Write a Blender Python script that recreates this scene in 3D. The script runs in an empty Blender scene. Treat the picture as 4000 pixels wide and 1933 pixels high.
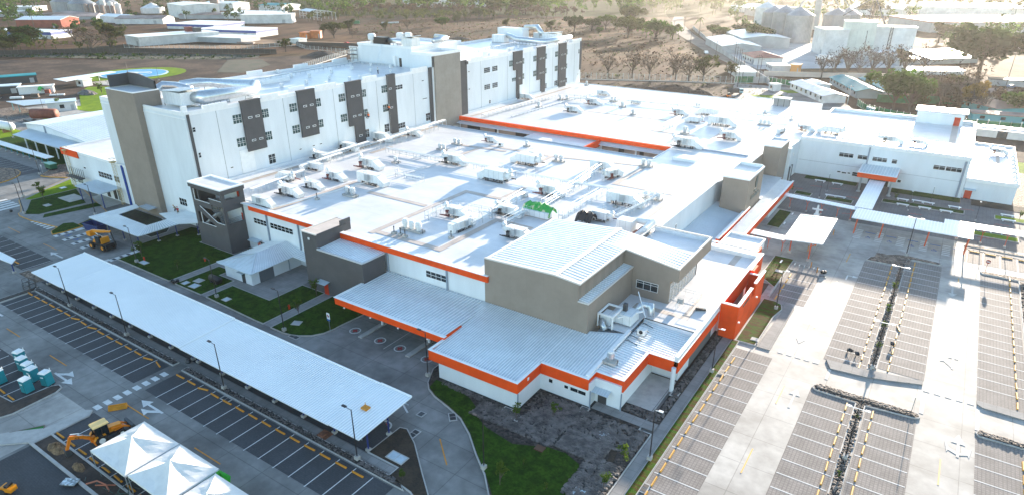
import bpy, math, random
from mathutils import Vector, Matrix, noise as mnoise
R=math.radians; PI=math.pi
rnd=random.Random(7)
sc=bpy.context.scene
COL=sc.collection
# ---------------- camera, world, sun, exposure ----------------
cam=bpy.data.cameras.new('camera'); camo=bpy.data.objects.new('camera',cam); COL.objects.link(camo)
camo.location=(0,0,55); camo.rotation_euler=(R(90-25.08),0,R(33.68))
cam.sensor_width=36; cam.lens=22.845; cam.shift_y=0.0221; cam.clip_start=1; cam.clip_end=6000
sc.camera=camo
SUN_EL=8.8
w=bpy.data.worlds.new("World"); sc.world=w; w.use_nodes=True
nt=w.node_tree; bg=nt.nodes['Background']
sky=nt.nodes.new('ShaderNodeTexSky'); sky.sky_type='NISHITA'; sky.sun_disc=False
sky.sun_elevation=R(SUN_EL); sky.sun_rotation=0; sky.air_density=1.0; sky.dust_density=0.3; sky.ozone_density=1.6; sky.altitude=0
nt.links.new(sky.outputs[0],bg.inputs[0]); bg.inputs[1].default_value=0.15
sl=bpy.data.lights.new('sun','SUN'); sl.energy=5.0; sl.angle=R(0.6); sl.color=(1.0,0.86,0.70)
so=bpy.data.objects.new('sun',sl); COL.objects.link(so); so.rotation_euler=(R(-(90-SUN_EL)),0,0); so.location=(0,300,200)
vs=sc.view_settings; vs.view_transform='Standard'; vs.look='None'; vs.exposure=2.0; vs.gamma=1
sc.cycles.use_denoising=True
sc.cycles.max_bounces=5; sc.cycles.diffuse_bounces=3; sc.cycles.glossy_bounces=2; sc.cycles.volume_bounces=1; sc.cycles.transparent_max_bounces=8
sc.cycles.use_adaptive_sampling=False

# ---------------- materials ----------------
MATS={}
def mat(name,col,rough=.7,metal=0.,var=0.,vs=.5,col2=None,bump=0.,bs=4.,emit=None,mort=None,spec=None,stretch=(1,1,1),kind='noise',thr=(.4,.6),fine=0.,fs=6.):
    if name in MATS: return MATS[name]
    m=bpy.data.materials.new(name); m.use_nodes=True; n=m.node_tree.nodes; l=m.node_tree.links
    b=n['Principled BSDF']; b.inputs['Roughness'].default_value=rough; b.inputs['Metallic'].default_value=metal
    if spec is not None: b.inputs['Specular IOR Level'].default_value=spec
    c=(*col,1); b.inputs['Base Color'].default_value=c
    tc=n.new('ShaderNodeTexCoord'); mp=n.new('ShaderNodeMapping'); mp.inputs['Scale'].default_value=stretch
    l.new(tc.outputs['Object'],mp.inputs[0]); out=None
    if var or col2:
        t=n.new('ShaderNodeTexNoise'); t.inputs['Scale'].default_value=vs; t.inputs['Detail'].default_value=6; t.inputs['Roughness'].default_value=.6
        l.new(mp.outputs[0],t.inputs[0])
        r=n.new('ShaderNodeValToRGB'); r.color_ramp.elements[0].position=thr[0]; r.color_ramp.elements[1].position=thr[1]
        c2=col2 if col2 else tuple(x*(1-var) for x in col); r.color_ramp.elements[0].color=(*c2,1)
        r.color_ramp.elements[1].color=(*[min(1,x*(1+var*.6)) for x in col],1)
        l.new(t.outputs[0],r.inputs[0]); out=r.outputs[0]
    if fine:
        t=n.new('ShaderNodeTexNoise'); t.inputs['Scale'].default_value=fs; t.inputs['Detail'].default_value=3; l.new(mp.outputs[0],t.inputs[0])
        r=n.new('ShaderNodeValToRGB'); r.color_ramp.elements[0].position=.3; r.color_ramp.elements[1].position=.7
        r.color_ramp.elements[0].color=(1-fine,)*3+(1,); r.color_ramp.elements[1].color=(1,1,1,1)
        l.new(t.outputs[0],r.inputs[0]); mx=n.new('ShaderNodeMix'); mx.data_type='RGBA'; mx.blend_type='MULTIPLY'; mx.inputs[0].default_value=1
        if out: l.new(out,mx.inputs[6])
        else: mx.inputs[6].default_value=c
        l.new(r.outputs[0],mx.inputs[7]); out=mx.outputs[2]
    if mort:   # (width,height,mortar,color,offset)
        bt=n.new('ShaderNodeTexBrick'); bt.inputs['Scale'].default_value=1; bt.inputs['Brick Width'].default_value=mort[0]; bt.inputs['Row Height'].default_value=mort[1]
        bt.inputs['Mortar Size'].default_value=mort[2]; bt.inputs['Mortar Smooth'].default_value=.3; bt.offset=mort[4]
        bt.inputs['Color1'].default_value=(1,1,1,1); bt.inputs['Color2'].default_value=(mort[5],)*3+(1,) if len(mort)>5 else (.93,.93,.93,1)
        bt.inputs['Mortar'].default_value=(*mort[3],1); l.new(mp.outputs[0],bt.inputs[0])
        mx=n.new('ShaderNodeMix'); mx.data_type='RGBA'; mx.blend_type='MULTIPLY'; mx.inputs[0].default_value=1
        if out: l.new(out,mx.inputs[6])
        else: mx.inputs[6].default_value=c
        l.new(bt.outputs[0],mx.inputs[7]); out=mx.outputs[2]
    if kind=='cells':
        v=n.new('ShaderNodeTexVoronoi'); v.inputs['Scale'].default_value=bs; l.new(mp.outputs[0],v.inputs[0])
        r=n.new('ShaderNodeValToRGB'); r.color_ramp.elements[0].position=0; r.color_ramp.elements[1].position=1
        r.color_ramp.elements[0].color=(.2,.2,.2,1); r.color_ramp.elements[1].color=(2.4,2.3,2.2,1)
        sx=n.new('ShaderNodeSeparateColor'); l.new(v.outputs['Color'],sx.inputs[0]); l.new(sx.outputs[0],r.inputs[0])
        mx=n.new('ShaderNodeMix'); mx.data_type='RGBA'; mx.blend_type='MULTIPLY'; mx.inputs[0].default_value=1
        if out: l.new(out,mx.inputs[6])
        else: mx.inputs[6].default_value=c
        l.new(r.outputs[0],mx.inputs[7]); out=mx.outputs[2]
        bp=n.new('ShaderNodeBump'); bp.inputs['Strength'].default_value=bump; bp.inputs['Distance'].default_value=.15; bp.invert=True
        l.new(v.outputs['Distance'],bp.inputs['Height']); l.new(bp.outputs[0],b.inputs['Normal'])
    elif bump:
        t=n.new('ShaderNodeTexNoise'); t.inputs['Scale'].default_value=bs; t.inputs['Detail'].default_value=4; l.new(mp.outputs[0],t.inputs[0])
        bp=n.new('ShaderNodeBump'); bp.inputs['Strength'].default_value=bump; bp.inputs['Distance'].default_value=.1
        l.new(t.outputs[0],bp.inputs['Height']); l.new(bp.outputs[0],b.inputs['Normal'])
    if out: l.new(out,b.inputs['Base Color'])
    if emit: b.inputs['Emission Color'].default_value=(*emit[:3],1); b.inputs['Emission Strength'].default_value=emit[3]
    MATS[name]=m; return m
WHITE=mat('white_paint',(.74,.77,.79),.6,var=.07,vs=.12,fine=.05,fs=.8,stretch=(1,1,.25))
TRIM=mat('white_trim',(.82,.82,.81),.5,var=.04,vs=1)
MEMB=mat('roof_membrane',(.70,.69,.69),.36,spec=.4,var=.09,vs=.05,thr=(.40,.60),fine=.13,fs=.35,stretch=(1,1.6,1),mort=(9.,3.0,.04,(.86,.86,.86),.5,.985))
MEMB2=mat('roof_walkway_felt',(.5,.42,.36),.6,var=.1,vs=.4)
RIB=mat('ribbed_metal_roof',(.62,.67,.69),.40,.15,var=.10,vs=.12,fine=.10,fs=1.3)
RIBG=mat('grey_metal_roof',(.5,.57,.62),.42,.2,var=.07,vs=.2)
RIBL=mat('metal_roof_lit_rib',(.84,.86,.86),.4,.1,var=.05,vs=.5)  # ribs lighter than the pans: relief shading painted into the colour
RIBGL=mat('grey_metal_roof_lit_rib',(.62,.68,.72),.42,.2)  # grey roofs: rib colour lightened as if catching light
CARPL=mat('carport_roof_lit_rib',(.90,.91,.90),.4,.05)  # car port ribs, likewise painted lighter to show their relief
CARP=mat('carport_roof_metal',(.78,.80,.80),.38,.1,var=.07,vs=.1,fine=.06,fs=.7)
TAN=mat('taupe_render',(.285,.232,.188),.8,var=.07,vs=.25,fine=.05,fs=1.2,mort=(3.0,1.3,.02,(.88,.88,.88),.5,.99))
TANP=mat('beige_render',(.32,.285,.245),.8,var=.07,vs=.3,fine=.08,fs=1.5,mort=(1.4,.7,.03,(.9,.9,.9),.5,.96))
GREY=mat('charcoal_render',(.082,.079,.082),.8,var=.08,vs=.4,fine=.06,fs=1.4)
ORANGE=mat('orange_panel',(.80,.075,.006),.65,spec=.2,var=.10,vs=.25,fine=.04,fs=1.)
REDDOOR=mat('red_orange_paint',(.50,.035,.008),.6,spec=.3,var=.05)
GLASS=mat('dark_glass',(.012,.022,.028),.08,0.,spec=.6)
GLASS2=mat('green_glass',(.02,.06,.06),.08,0.,spec=.6)
GLASSL=mat('pale_glass',(.22,.24,.24),.15,0.2)
BLACK=mat('black_metal',(.012,.012,.014),.5)
DKGREY=mat('dark_grey_metal',(.06,.065,.07),.5,.3)
STEEL=mat('galvanised_steel',(.55,.60,.63),.35,.7,var=.1,vs=2,mort=(1.1,50,.04,(.7,.7,.7),0))
DUCT=mat('white_duct',(.76,.77,.76),.45,var=.05,vs=1.5,fine=.08,fs=3)
PANEL=mat('white_casing',(.72,.74,.74),.45,var=.05,vs=1.,mort=(1.15,30,.05,(.72,.72,.72),0))
CONC=mat('pale_concrete',(.42,.395,.36),.75,var=.26,vs=.12,fine=.2,fs=.8,mort=(5.6,5.6,.06,(.62,.62,.62),0,.88))
CONCD=mat('road_concrete',(.235,.228,.215),.8,var=.36,vs=.11,fine=.26,fs=.7,mort=(6.5,4.2,.06,(.6,.6,.6),0,.86),thr=(.38,.62))
KERB=mat('kerb_concrete',(.40,.385,.36),.8,var=.12,vs=.8)
PATH=mat('path_concrete',(.24,.23,.22),.85,var=.12,vs=.5,mort=(1.5,1.5,.05,(.75,.75,.75),0))
PAVER=mat('paver_lot',(.265,.235,.215),.85,var=.14,vs=.3,fine=.25,fs=5,mort=(.42,.42,.06,(.62,.62,.62),0,.86))
PAVERD=mat('dark_paver_lot',(.058,.060,.065),.8,var=.16,vs=.25,fine=.25,fs=4,mort=(.5,.25,.04,(.8,.8,.8),.5,.9))
PLAZA=mat('plaza_paver',(.17,.16,.158),.85,var=.15,vs=.25,fine=.18,fs=3,mort=(.8,.8,.05,(.75,.75,.75),0,.93))
GRASSD=mat('lawn_dark',(.034,.090,.007),.95,spec=.1,col2=(.016,.050,.004),vs=.7,fine=.55,fs=3.5,bump=.6,bs=7)
GRASSB=mat('lawn_bright',(.20,.29,.012),.95,spec=.1,col2=(.13,.22,.01),vs=.3,fine=.35,fs=3,bump=.5,bs=5)
GRASSR=mat('lawn_patchy',(.05,.13,.006),.95,spec=.1,col2=(.10,.055,.015),vs=.9,fine=.5,fs=4,bump=.6,bs=7,stretch=(.5,2.,1),thr=(.44,.56))
SOIL=mat('brown_turf_soil',(.055,.038,.024),.95,col2=(.03,.022,.014),vs=.5,fine=.4,fs=4,bump=.6,bs=5)
COB=mat('cobble_bed',(.026,.022,.020),.85,var=.3,vs=.3,kind='cells',bs=2.4,bump=.9)
COBB=mat('brown_cobble_bed',(.12,.09,.07),.85,var=.3,vs=.5,kind='cells',bs=3.,bump=.9)
STONE=mat('river_stone',(.13,.115,.108),.8,var=.45,vs=.9,fine=.3,fs=2)
STONEW=mat('warm_stone',(.26,.2,.16),.8,var=.5,vs=.7,fine=.3,fs=2)
LINE=mat('white_road_paint',(.62,.62,.6),.7,var=.08,vs=1,fine=.12,fs=4)
LINEF=mat('faded_road_paint',(.5,.49,.46),.75,var=.12,vs=1,fine=.2,fs=3)
YEL=mat('yellow_paint',(.62,.30,.02),.6,var=.12,vs=1,fine=.15,fs=4)
YELD=mat('amber_paint',(.60,.24,.012),.6,var=.12,vs=1,fine=.1,fs=4)
BLUEP=mat('blue_paint',(.02,.10,.32),.7,var=.1,vs=1)
REDP=mat('red_paint',(.30,.02,.02),.7,var=.1,vs=1)
BLUEC=mat('blue_column_paint',(.012,.03,.16),.5)
PIPE=mat('white_pipe',(.72,.73,.72),.4,var=.04,vs=1)
TEAL=mat('teal_plastic',(.01,.24,.28),.45,var=.08,vs=1)
WPLAS=mat('white_plastic',(.75,.75,.73),.4,var=.05,vs=2)
CANV=mat('white_canvas',(.72,.70,.66),.6,var=.06,vs=.6,fine=.05,fs=2,bump=.25,bs=1.5)
GREEN=mat('green_tarp',(.02,.36,.05),.6,var=.3,vs=.9)
GREENT=mat('green_white_tarp',(.02,.30,.05),.6,col2=(.5,.5,.3),vs=.9,stretch=(1,.4,1),thr=(.40,.46))
GREENM=mat('green_mesh_screen',(.0,.13,.05),.8,var=.3,vs=.4)
MYEL=mat('machine_yellow',(.70,.25,.01),.4,var=.06,vs=1)
MORA=mat('machine_orange',(.75,.20,.01),.4,var=.06,vs=1)
RUBBER=mat('tyre_rubber',(.02,.019,.018),.85)
BARK=mat('bark',(.055,.042,.034),.9,var=.2,vs=2)
BARKL=mat('pale_bark',(.10,.078,.062),.9,var=.2,vs=2)
def leafm(nm,c,c2):
    m=mat(nm,c,.9,spec=.08,col2=c2,vs=.28,fine=.3,fs=.9,thr=(.42,.58)); n=m.node_tree.nodes; l=m.node_tree.links; b=n['Principled BSDF']
    t=n.new('ShaderNodeBsdfTranslucent'); l.new(b.inputs['Base Color'].links[0].from_socket,t.inputs[0]); x=n.new('ShaderNodeMixShader'); x.inputs[0].default_value=.45
    l.new(b.outputs[0],x.inputs[1]); l.new(t.outputs[0],x.inputs[2]); l.new(x.outputs[0],n['Material Output'].inputs[0]); return m
LEAF=leafm('leaf_green',(.085,.17,.018),(.030,.070,.010)); LEAFD=leafm('leaf_dark',(.035,.085,.014),(.014,.036,.008))
LEAFO=leafm('leaf_olive',(.10,.125,.030),(.040,.055,.016)); LEAFB=leafm('twig_brown',(.085,.06,.042),(.045,.032,.024))
LEAFY=leafm('leaf_yellow',(.38,.24,.03),(.16,.10,.02)); LEAFL=leafm('leaf_lime',(.16,.24,.04),(.07,.12,.02))
BRICK=mat('red_brick',(.22,.055,.035),.9,var=.2,vs=.2)
RUST=mat('rusty_sheet',(.30,.22,.19),.7,var=.35,vs=.08,fine=.15,fs=.4)
TILE=mat('red_tile',(.25,.08,.06),.8,var=.25,vs=.3)
BLUEB=mat('blue_band',(.012,.05,.26),.5)
WROOF=mat('far_white_roof',(.74,.74,.72),.4,var=.08,vs=.05,fine=.08,fs=.5)
WWALL=mat('far_white_wall',(.62,.62,.60),.7,var=.12,vs=.1,fine=.1,fs=.4)
GWALL=mat('far_grey_wall',(.36,.37,.37),.8,var=.15,vs=.1)
SILO=mat('silo_steel',(.26,.28,.30),.5,.3,var=.2,vs=.1,mort=(.9,40,.1,(.65,.65,.65),0))
TEALR=mat('teal_sheet_roof',(.010,.22,.25),.7,spec=.15,var=.1,vs=.2)
BROWNR=mat('brown_sheet_roof',(.23,.15,.12),.8,var=.3,vs=.2)
SKIN=mat('skin',(.25,.13,.08),.6)
DENIM=mat('dark_cloth',(.03,.035,.06),.8); HIVIS=mat('hi_vis_orange',(.85,.15,.02),.6); REDC=mat('red_cloth',(.4,.02,.03),.7)
DIRT=mat('dirt',(.12,.082,.062),.95,spec=.1,col2=(.055,.04,.033),vs=.05,fine=.35,fs=.6,bump=.5,bs=.8)
DIRTD=mat('dark_spoil',(.085,.060,.045),.95,col2=(.045,.035,.03),vs=.3,fine=.4,fs=2,bump=.8,bs=2)
SLOPE=mat('dark_grass_slope',(.030,.038,.018),.95,col2=(.06,.05,.03),vs=.12,fine=.4,fs=1)

# ---------------- mesh builder ----------------
LOC={}
class MB:
    def __init__(s): s.v=[];s.f=[];s.mi=[];s.T=None
    def at(s,x=0,y=0,z=0,a=0,rx=0,ry=0): s.T=Matrix.Translation((x,y,z))@Matrix.Rotation(a,4,'Z')@Matrix.Rotation(ry,4,'Y')@Matrix.Rotation(rx,4,'X'); return s
    def off(s): s.T=None; return s
    def add(s,vs,fs,m=0):
        o=len(s.v)
        if s.T is not None: vs=[s.T@Vector(p) for p in vs]
        s.v+= [tuple(p) for p in vs]; s.f+=[tuple(o+i for i in f) for f in fs]; s.mi+=[m]*len(fs); return s
    def box(s,x0,x1,y0,y1,z0,z1,m=0):
        return s.add([(x0,y0,z0),(x1,y0,z0),(x1,y1,z0),(x0,y1,z0),(x0,y0,z1),(x1,y0,z1),(x1,y1,z1),(x0,y1,z1)],
            [(0,3,2,1),(4,5,6,7),(0,1,5,4),(1,2,6,5),(2,3,7,6),(3,0,4,7)],m)
    def poly(s,pts,z0,z1,m=0,top=True,bot=False,mt=None):
        n=len(pts); a=sum(pts[i][0]*pts[(i+1)%n][1]-pts[(i+1)%n][0]*pts[i][1] for i in range(n))
        if a<0: pts=pts[::-1]
        vs=[(p[0],p[1],z0) for p in pts]+[(p[0],p[1],z1) for p in pts]
        s.add(vs,[(i,(i+1)%n,n+(i+1)%n,n+i) for i in range(n)],m)
        if top: s.add([(p[0],p[1],z1) for p in pts],[tuple(range(n))],m if mt is None else mt)
        if bot: s.add([(p[0],p[1],z0) for p in pts],[tuple(range(n))[::-1]],m)
        return s
    def sheet(s,pts,z,m=0):
        n=len(pts); a=sum(pts[i][0]*pts[(i+1)%n][1]-pts[(i+1)%n][0]*pts[i][1] for i in range(n))
        if a<0: pts=pts[::-1]
        return s.add([(p[0],p[1],z) for p in pts],[tuple(range(n))],m)
    def rect(s,x0,x1,y0,y1,z,m=0): return s.sheet([(x0,y0),(x1,y0),(x1,y1),(x0,y1)],z,m)
    def slab(s,q,t,m=0,mside=None):     # 4+ 3D pts (ccw from above), thickness down
        n=len(q); lo=[(p[0],p[1],p[2]-t) for p in q]
        s.add(list(q),[tuple(range(n))],m); s.add(lo,[tuple(range(n))[::-1]],m if mside is None else mside)
        return s.add(lo+list(q),[(i,(i+1)%n,n+(i+1)%n,n+i) for i in range(n)],m if mside is None else mside)
    def bar(s,p,q,w,h=None,m=0):
        h=h or w; p=Vector(p);q=Vector(q); d=(q-p)
        if d.length<1e-6: return s
        d.normalize(); u=Vector((-d.y,d.x,0))
        if u.length<1e-4: u=Vector((1,0,0))
        u.normalize(); k=d.cross(u)
        vs=[e+u*a*w/2+k*b*h/2 for e in(p,q) for a,b in((-1,-1),(1,-1),(1,1),(-1,1))]
        return s.add(vs,[(0,1,2,3),(7,6,5,4),(0,4,5,1),(1,5,6,2),(2,6,7,3),(3,7,4,0)],m)
    def ribs(s,A,B,C,D,pitch,w=.09,h=.09,m=1):   # ribs run A->D, spread from A to B
        A,B,C,D=map(Vector,(A,B,C,D)); n=max(1,int((B-A).length/pitch))
        for i in range(n+1):
            t=(i+.0)/n; t=min(max(t,.004),.996); p=A.lerp(B,t); q=D.lerp(C,t); z=Vector((0,0,h/2+.005)); s.bar(p+z,q+z,w,h,m)
        return s
    def tube(s,path,r,n=8,m=0,caps=True):
        P=[Vector(p) for p in path]; k=len(P); rr=r if isinstance(r,(list,tuple)) else [r]*k; vs=[];fs=[]
        for i,p in enumerate(P):
            d=(P[min(i+1,k-1)]-P[max(i-1,0)]).normalized(); up=Vector((0,0,1)) if abs(d.z)<.95 else Vector((0,1,0))
            u=d.cross(up).normalized(); v=u.cross(d)
            c=1.
            if 0<i<k-1:
                a=(P[i]-P[i-1]).normalized(); c=max(.6,a.dot(d)); c=1/c
            vs+=[p+(u*math.cos(2*PI*j/n)+v*math.sin(2*PI*j/n))*rr[i]*c for j in range(n)]
        for i in range(k-1):
            for j in range(n): a=i*n+j;b=i*n+(j+1)%n; fs.append((a,b,b+n,a+n))
        if caps: fs+= [tuple(range(n))[::-1],tuple((k-1)*n+j for j in range(n))]
        return s.add(vs,[f[::-1] for f in fs],m)
    def cyl(s,x,y,z0,z1,r,r1=None,n=12,m=0): return s.tube([(x,y,z0),(x,y,z1)],[r,r if r1 is None else r1],n,m)
    def lathe(s,x,y,prof,n=14,m=0): # prof [(r,z)]
        vs=[];k=len(prof)
        for r,z in prof: vs+=[(x+r*math.cos(2*PI*j/n),y+r*math.sin(2*PI*j/n),z) for j in range(n)]
        fs=[(i*n+j,i*n+(j+1)%n,(i+1)*n+(j+1)%n,(i+1)*n+j) for i in range(k-1) for j in range(n)]
        fs.append(tuple((k-1)*n+j for j in range(n))); return s.add(vs,fs,m)
    def ball(s,x,y,z,rx,ry,rz,m=0,n=8,k=5):
        return s.lathe_s(x,y,z,rx,ry,rz,m,n,k)
    def lathe_s(s,x,y,z,rx,ry,rz,m,n,k):
        vs=[];fs=[]
        for i in range(k+1):
            t=PI*i/k
            for j in range(n): vs.append((x+rx*math.sin(t)*math.cos(2*PI*j/n),y+ry*math.sin(t)*math.sin(2*PI*j/n),z-rz*math.cos(t)))
        for i in range(k):
            for j in range(n): fs.append((i*n+j,i*n+(j+1)%n,(i+1)*n+(j+1)%n,(i+1)*n+j))
        return s.add(vs,fs,m)
    def ring(s,x0,x1,y0,y1,t,z0,z1,m=0):
        s.box(x0,x1,y0,y0+t,z0,z1,m); s.box(x0,x1,y1-t,y1,z0,z1,m); s.box(x0,x0+t,y0+t,y1-t,z0,z1,m); return s.box(x1-t,x1,y0+t,y1-t,z0,z1,m)
    def build(s,name,mats,parent=None,smooth=False):
        if not isinstance(mats,(list,tuple)): mats=[mats]
        if len(mats)==1 and s.mi and max(s.mi)==1: mats=[mats[0],{RIB.name:RIBL,CARP.name:CARPL,RIBG.name:RIBGL}.get(mats[0].name,mats[0])]  # rib faces take the lightened colour that paints their light and shade
        l=Vector(LOC.get(parent.name,(0,0,0))) if parent is not None else Vector((0,0,0))
        me=bpy.data.meshes.new(name); me.from_pydata([tuple(Vector(p)-l) for p in s.v],[],s.f)
        for mm in mats: me.materials.append(mm)
        me.polygons.foreach_set('material_index',s.mi)
        if smooth: me.polygons.foreach_set('use_smooth',[True]*len(s.f))
        me.update(); o=bpy.data.objects.new(name,me); COL.objects.link(o)
        if parent is not None: o.parent=parent; LOC[o.name]=tuple(l)
        return o
def tag(o,label,cat,group=None,kind=None):
    if kind: o['kind']=kind
    if label: o['label']=label
    if cat: o['category']=cat
    if group: o['group']=group
    return o
def thing(name,label,cat,loc=(0,0,0),group=None):
    o=bpy.data.objects.new(name,None); COL.objects.link(o); o.location=loc; o.empty_display_size=.5
    LOC[o.name]=loc; return tag(o,label,cat,group)
def struct(mb,name,m):
    o=mb.build(name,m); o['kind']='structure'; return o
def stuff(mb,name,m,label,cat):
    o=mb.build(name,m); return tag(o,label,cat,None,'stuff')
def dup(root,loc,rz=0,label=None,group=None,scale=None):
    r=root.copy(); COL.objects.link(r); r.location=loc; r.rotation_euler=(0,0,rz)
    if scale: r.scale=scale if isinstance(scale,tuple) else (scale,)*3
    if label: r['label']=label
    if group: r['group']=group
    for ch in list(root.children):
        c=ch.copy(); COL.objects.link(c); c.parent=r
        for g in list(ch.children):
            d=g.copy(); COL.objects.link(d); d.parent=c
    return r
class Kit:      # first use moves the prototype itself, later uses copy it
    def __init__(s,root): s.r=root; s.used=False
    def put(s,loc,rz,label,group=None,scale=None):
        if s.used: return dup(s.r,loc,rz,label,group,scale)
        s.used=True; s.r.location=loc; s.r.rotation_euler=(0,0,rz)
        if scale: s.r.scale=scale if isinstance(scale,tuple) else (scale,)*3
        s.r['label']=label
        if group: s.r['group']=group
        return s.r
ORDS='first second third fourth fifth sixth seventh eighth ninth tenth eleventh twelfth thirteenth fourteenth fifteenth sixteenth seventeenth eighteenth nineteenth twentieth'.split()
def nth(i):
    if i<20: return ORDS[i]
    t,u=divmod(i+1,10); return (['','','twenty','thirty','forty'][t]+'-'+ORDS[u-1]) if u else ['','','twentieth','thirtieth','fortieth'][t]
# ---------------- the ground ----------------
def ground_mat():
    m=bpy.data.materials.new('field_ground'); m.use_nodes=True; n=m.node_tree.nodes; l=m.node_tree.links; b=n['Principled BSDF']; b.inputs['Roughness'].default_value=.95; b.inputs['Specular IOR Level'].default_value=.08
    tc=n.new('ShaderNodeTexCoord')
    def nz(s,d,st=(1,1,1)):
        mp=n.new('ShaderNodeMapping'); mp.inputs['Scale'].default_value=st; mp.inputs['Rotation'].default_value=(0,0,R(34)); l.new(tc.outputs['Object'],mp.inputs[0])
        t=n.new('ShaderNodeTexNoise'); t.inputs['Scale'].default_value=s; t.inputs['Detail'].default_value=d; l.new(mp.outputs[0],t.inputs[0]); return t.outputs[0]
    def ramp(i,ps):
        r=n.new('ShaderNodeValToRGB'); e=r.color_ramp.elements
        while len(e)<len(ps): e.new(.5)
        for k,(p,c) in enumerate(ps): e[k].position=p; e[k].color=(*c,1)
        l.new(i,r.inputs[0]); return r.outputs[0]
    a=ramp(nz(.012,8,(1,.5,1)),[(.36,(.045,.030,.018)),(.46,(.095,.045,.026)),(.55,(.16,.085,.045)),(.64,(.06,.045,.022))])
    c=ramp(nz(.12,6,(1,.35,1)),[(.38,(.45,.45,.42)),(.6,(1,1,1))])
    d=ramp(nz(1.1,4),[(.35,(.7,.7,.7)),(.65,(1,1,1))])
    for o in (c,d):
        mx=n.new('ShaderNodeMix'); mx.data_type='RGBA'; mx.blend_type='MULTIPLY'; mx.inputs[0].default_value=1
        l.new(a,mx.inputs[6]); l.new(o,mx.inputs[7]); a=mx.outputs[2]
    l.new(a,b.inputs['Base Color']); return m
g=MB().rect(-3500,2500,-400,5000,-.30); struct(g,'ground',ground_mat())
S=lambda pts,z,m,name: struct(MB().sheet(pts,z),name,m)
def Rc(x0,x1,y0,y1,z,m,name): return struct(MB().rect(x0,x1,y0,y1,z),name,m)
# earthwork platform round the hospital
S([(-560,150),(-470,214),(-405,262),(-352,330),(-250,325),(-167,320),(-92,352),(-30,312),(-10,300),(60,296),(60,-120),(-420,-120),(-560,60)],-.12,DIRT,'earth_yard')
# road surfaces (concrete)
Rc(-300,-20.9,-90,60,-.05,CONCD,'road')
Rc(-140,-20.9,60,77,-.05,CONCD,'road')
Rc(-20.9,60,-90,165,-.05,CONC,'road')
Rc(-330,-140,60,150,-.06,CONCD,'road')
Rc(-34,60,165,200,-.05,PLAZA,'plaza')
Rc(-34,8,120,165,-.045,CONC,'plaza')
S([(-330,112),(-318,150),(-350,165),(-372,176),(-372,184),(-345,172),(-300,150),(-240,130)],-.05,CONC,'road')
# parking lots
lots=[(-134,-89.6,35,40.5,PAVERD),(-86.6,-43.6,35,40.5,PAVERD),(-87.2,-52,23,28.3,PAVERD),(-121,-97.2,20.7,28.4,PAVERD),(-171,-146.4,43.6,49.2,PAVERD),(-270,-219,71,78,PAVERD),
 (-19.4,-13.8,52,93.5,PAVER),(-19.4,-13.4,114,128.6,PAVER),(-7.2,-1.4,45,88.6,PAVER),(.1,6.1,45,88.6,PAVER),(12.7,18.7,45,89.6,PAVER),(-7.2,-1.3,97.8,142,PAVER),(.1,6.2,99.5,147.2,PAVER),(12.7,18.7,98,147.6,PAVER),(9.8,40,153,160.6,PAVER),(-325,-290,104,112,PAVERD),
 (-87,-40,2,20.4,PAVERD)]
for a,b,c,d,m in lots: Rc(a,b,c,d,-.03 if m is PAVERD else -.03,m,'parking_lot')
# painted markings
def lines(name,segs,wd,m=LINE,z=-.015):
    mb=MB()
    for (x0,y0,x1,y1) in segs:
        d=Vector((x1-x0,y1-y0,0)); d.normalize(); u=Vector((-d.y,d.x,0))*wd/2
        mb.sheet([(x0-u.x,y0-u.y),(x1-u.x,y1-u.y),(x1+u.x,y1+u.y),(x0+u.x,y0+u.y)],z)
    return struct(mb,name,m)
P=2.83
sg=[(-132.3+P*i,34.8,-132.3+P*i,40.4) for i in range(15)]+[(-80.7-P+P*i,34.8,-80.7-P+P*i,40.4) for i in range(14)]
sg+=[(-84.2+P*i,23.1,-84.2+P*i,28.3) for i in range(11)]+[(-118.8+P*i,22.8,-118.8+P*i,28.2) for i in range(8)]
sg+=[(-170+3.3*i,43.7,-170+3.3*i,49.1) for i in range(8)]+[(-268+3*i,71,-268+3*i,78) for i in range(16)]+[(-323+3*i,104.5,-323+3*i,111.5) for i in range(11)]
lines('stall_lines',sg,.13)
sg=[(-19.3,56.95+P*i,-13.8,56.95+P*i) for i in range(-1,13)]+[(-18.6,116.3+2.83*i,-13.4,116.3+2.83*i) for i in range(4)]
sg+=[(-7.1,84.9-P*i,-1.5,84.9-P*i) for i in range(12)]+[(.2,84.95-P*i,6.0,84.95-P*i) for i in range(12)]+[(12.7,85.2-P*i,18.6,85.2-P*i) for i in range(12)]
sg+=[(-7.1,138.8-P*i,-1.4,138.8-P*i) for i in range(15)]+[(.2,144.3-P*i,6.1,144.3-P*i) for i in range(16)]+[(12.7,144.6-P*i,18.6,144.6-P*i) for i in range(16)]+[(10.2+2.9*i,153.1,10.2+2.9*i,160.3) for i in range(8)]
lines('stall_lines',sg,.14)
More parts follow.
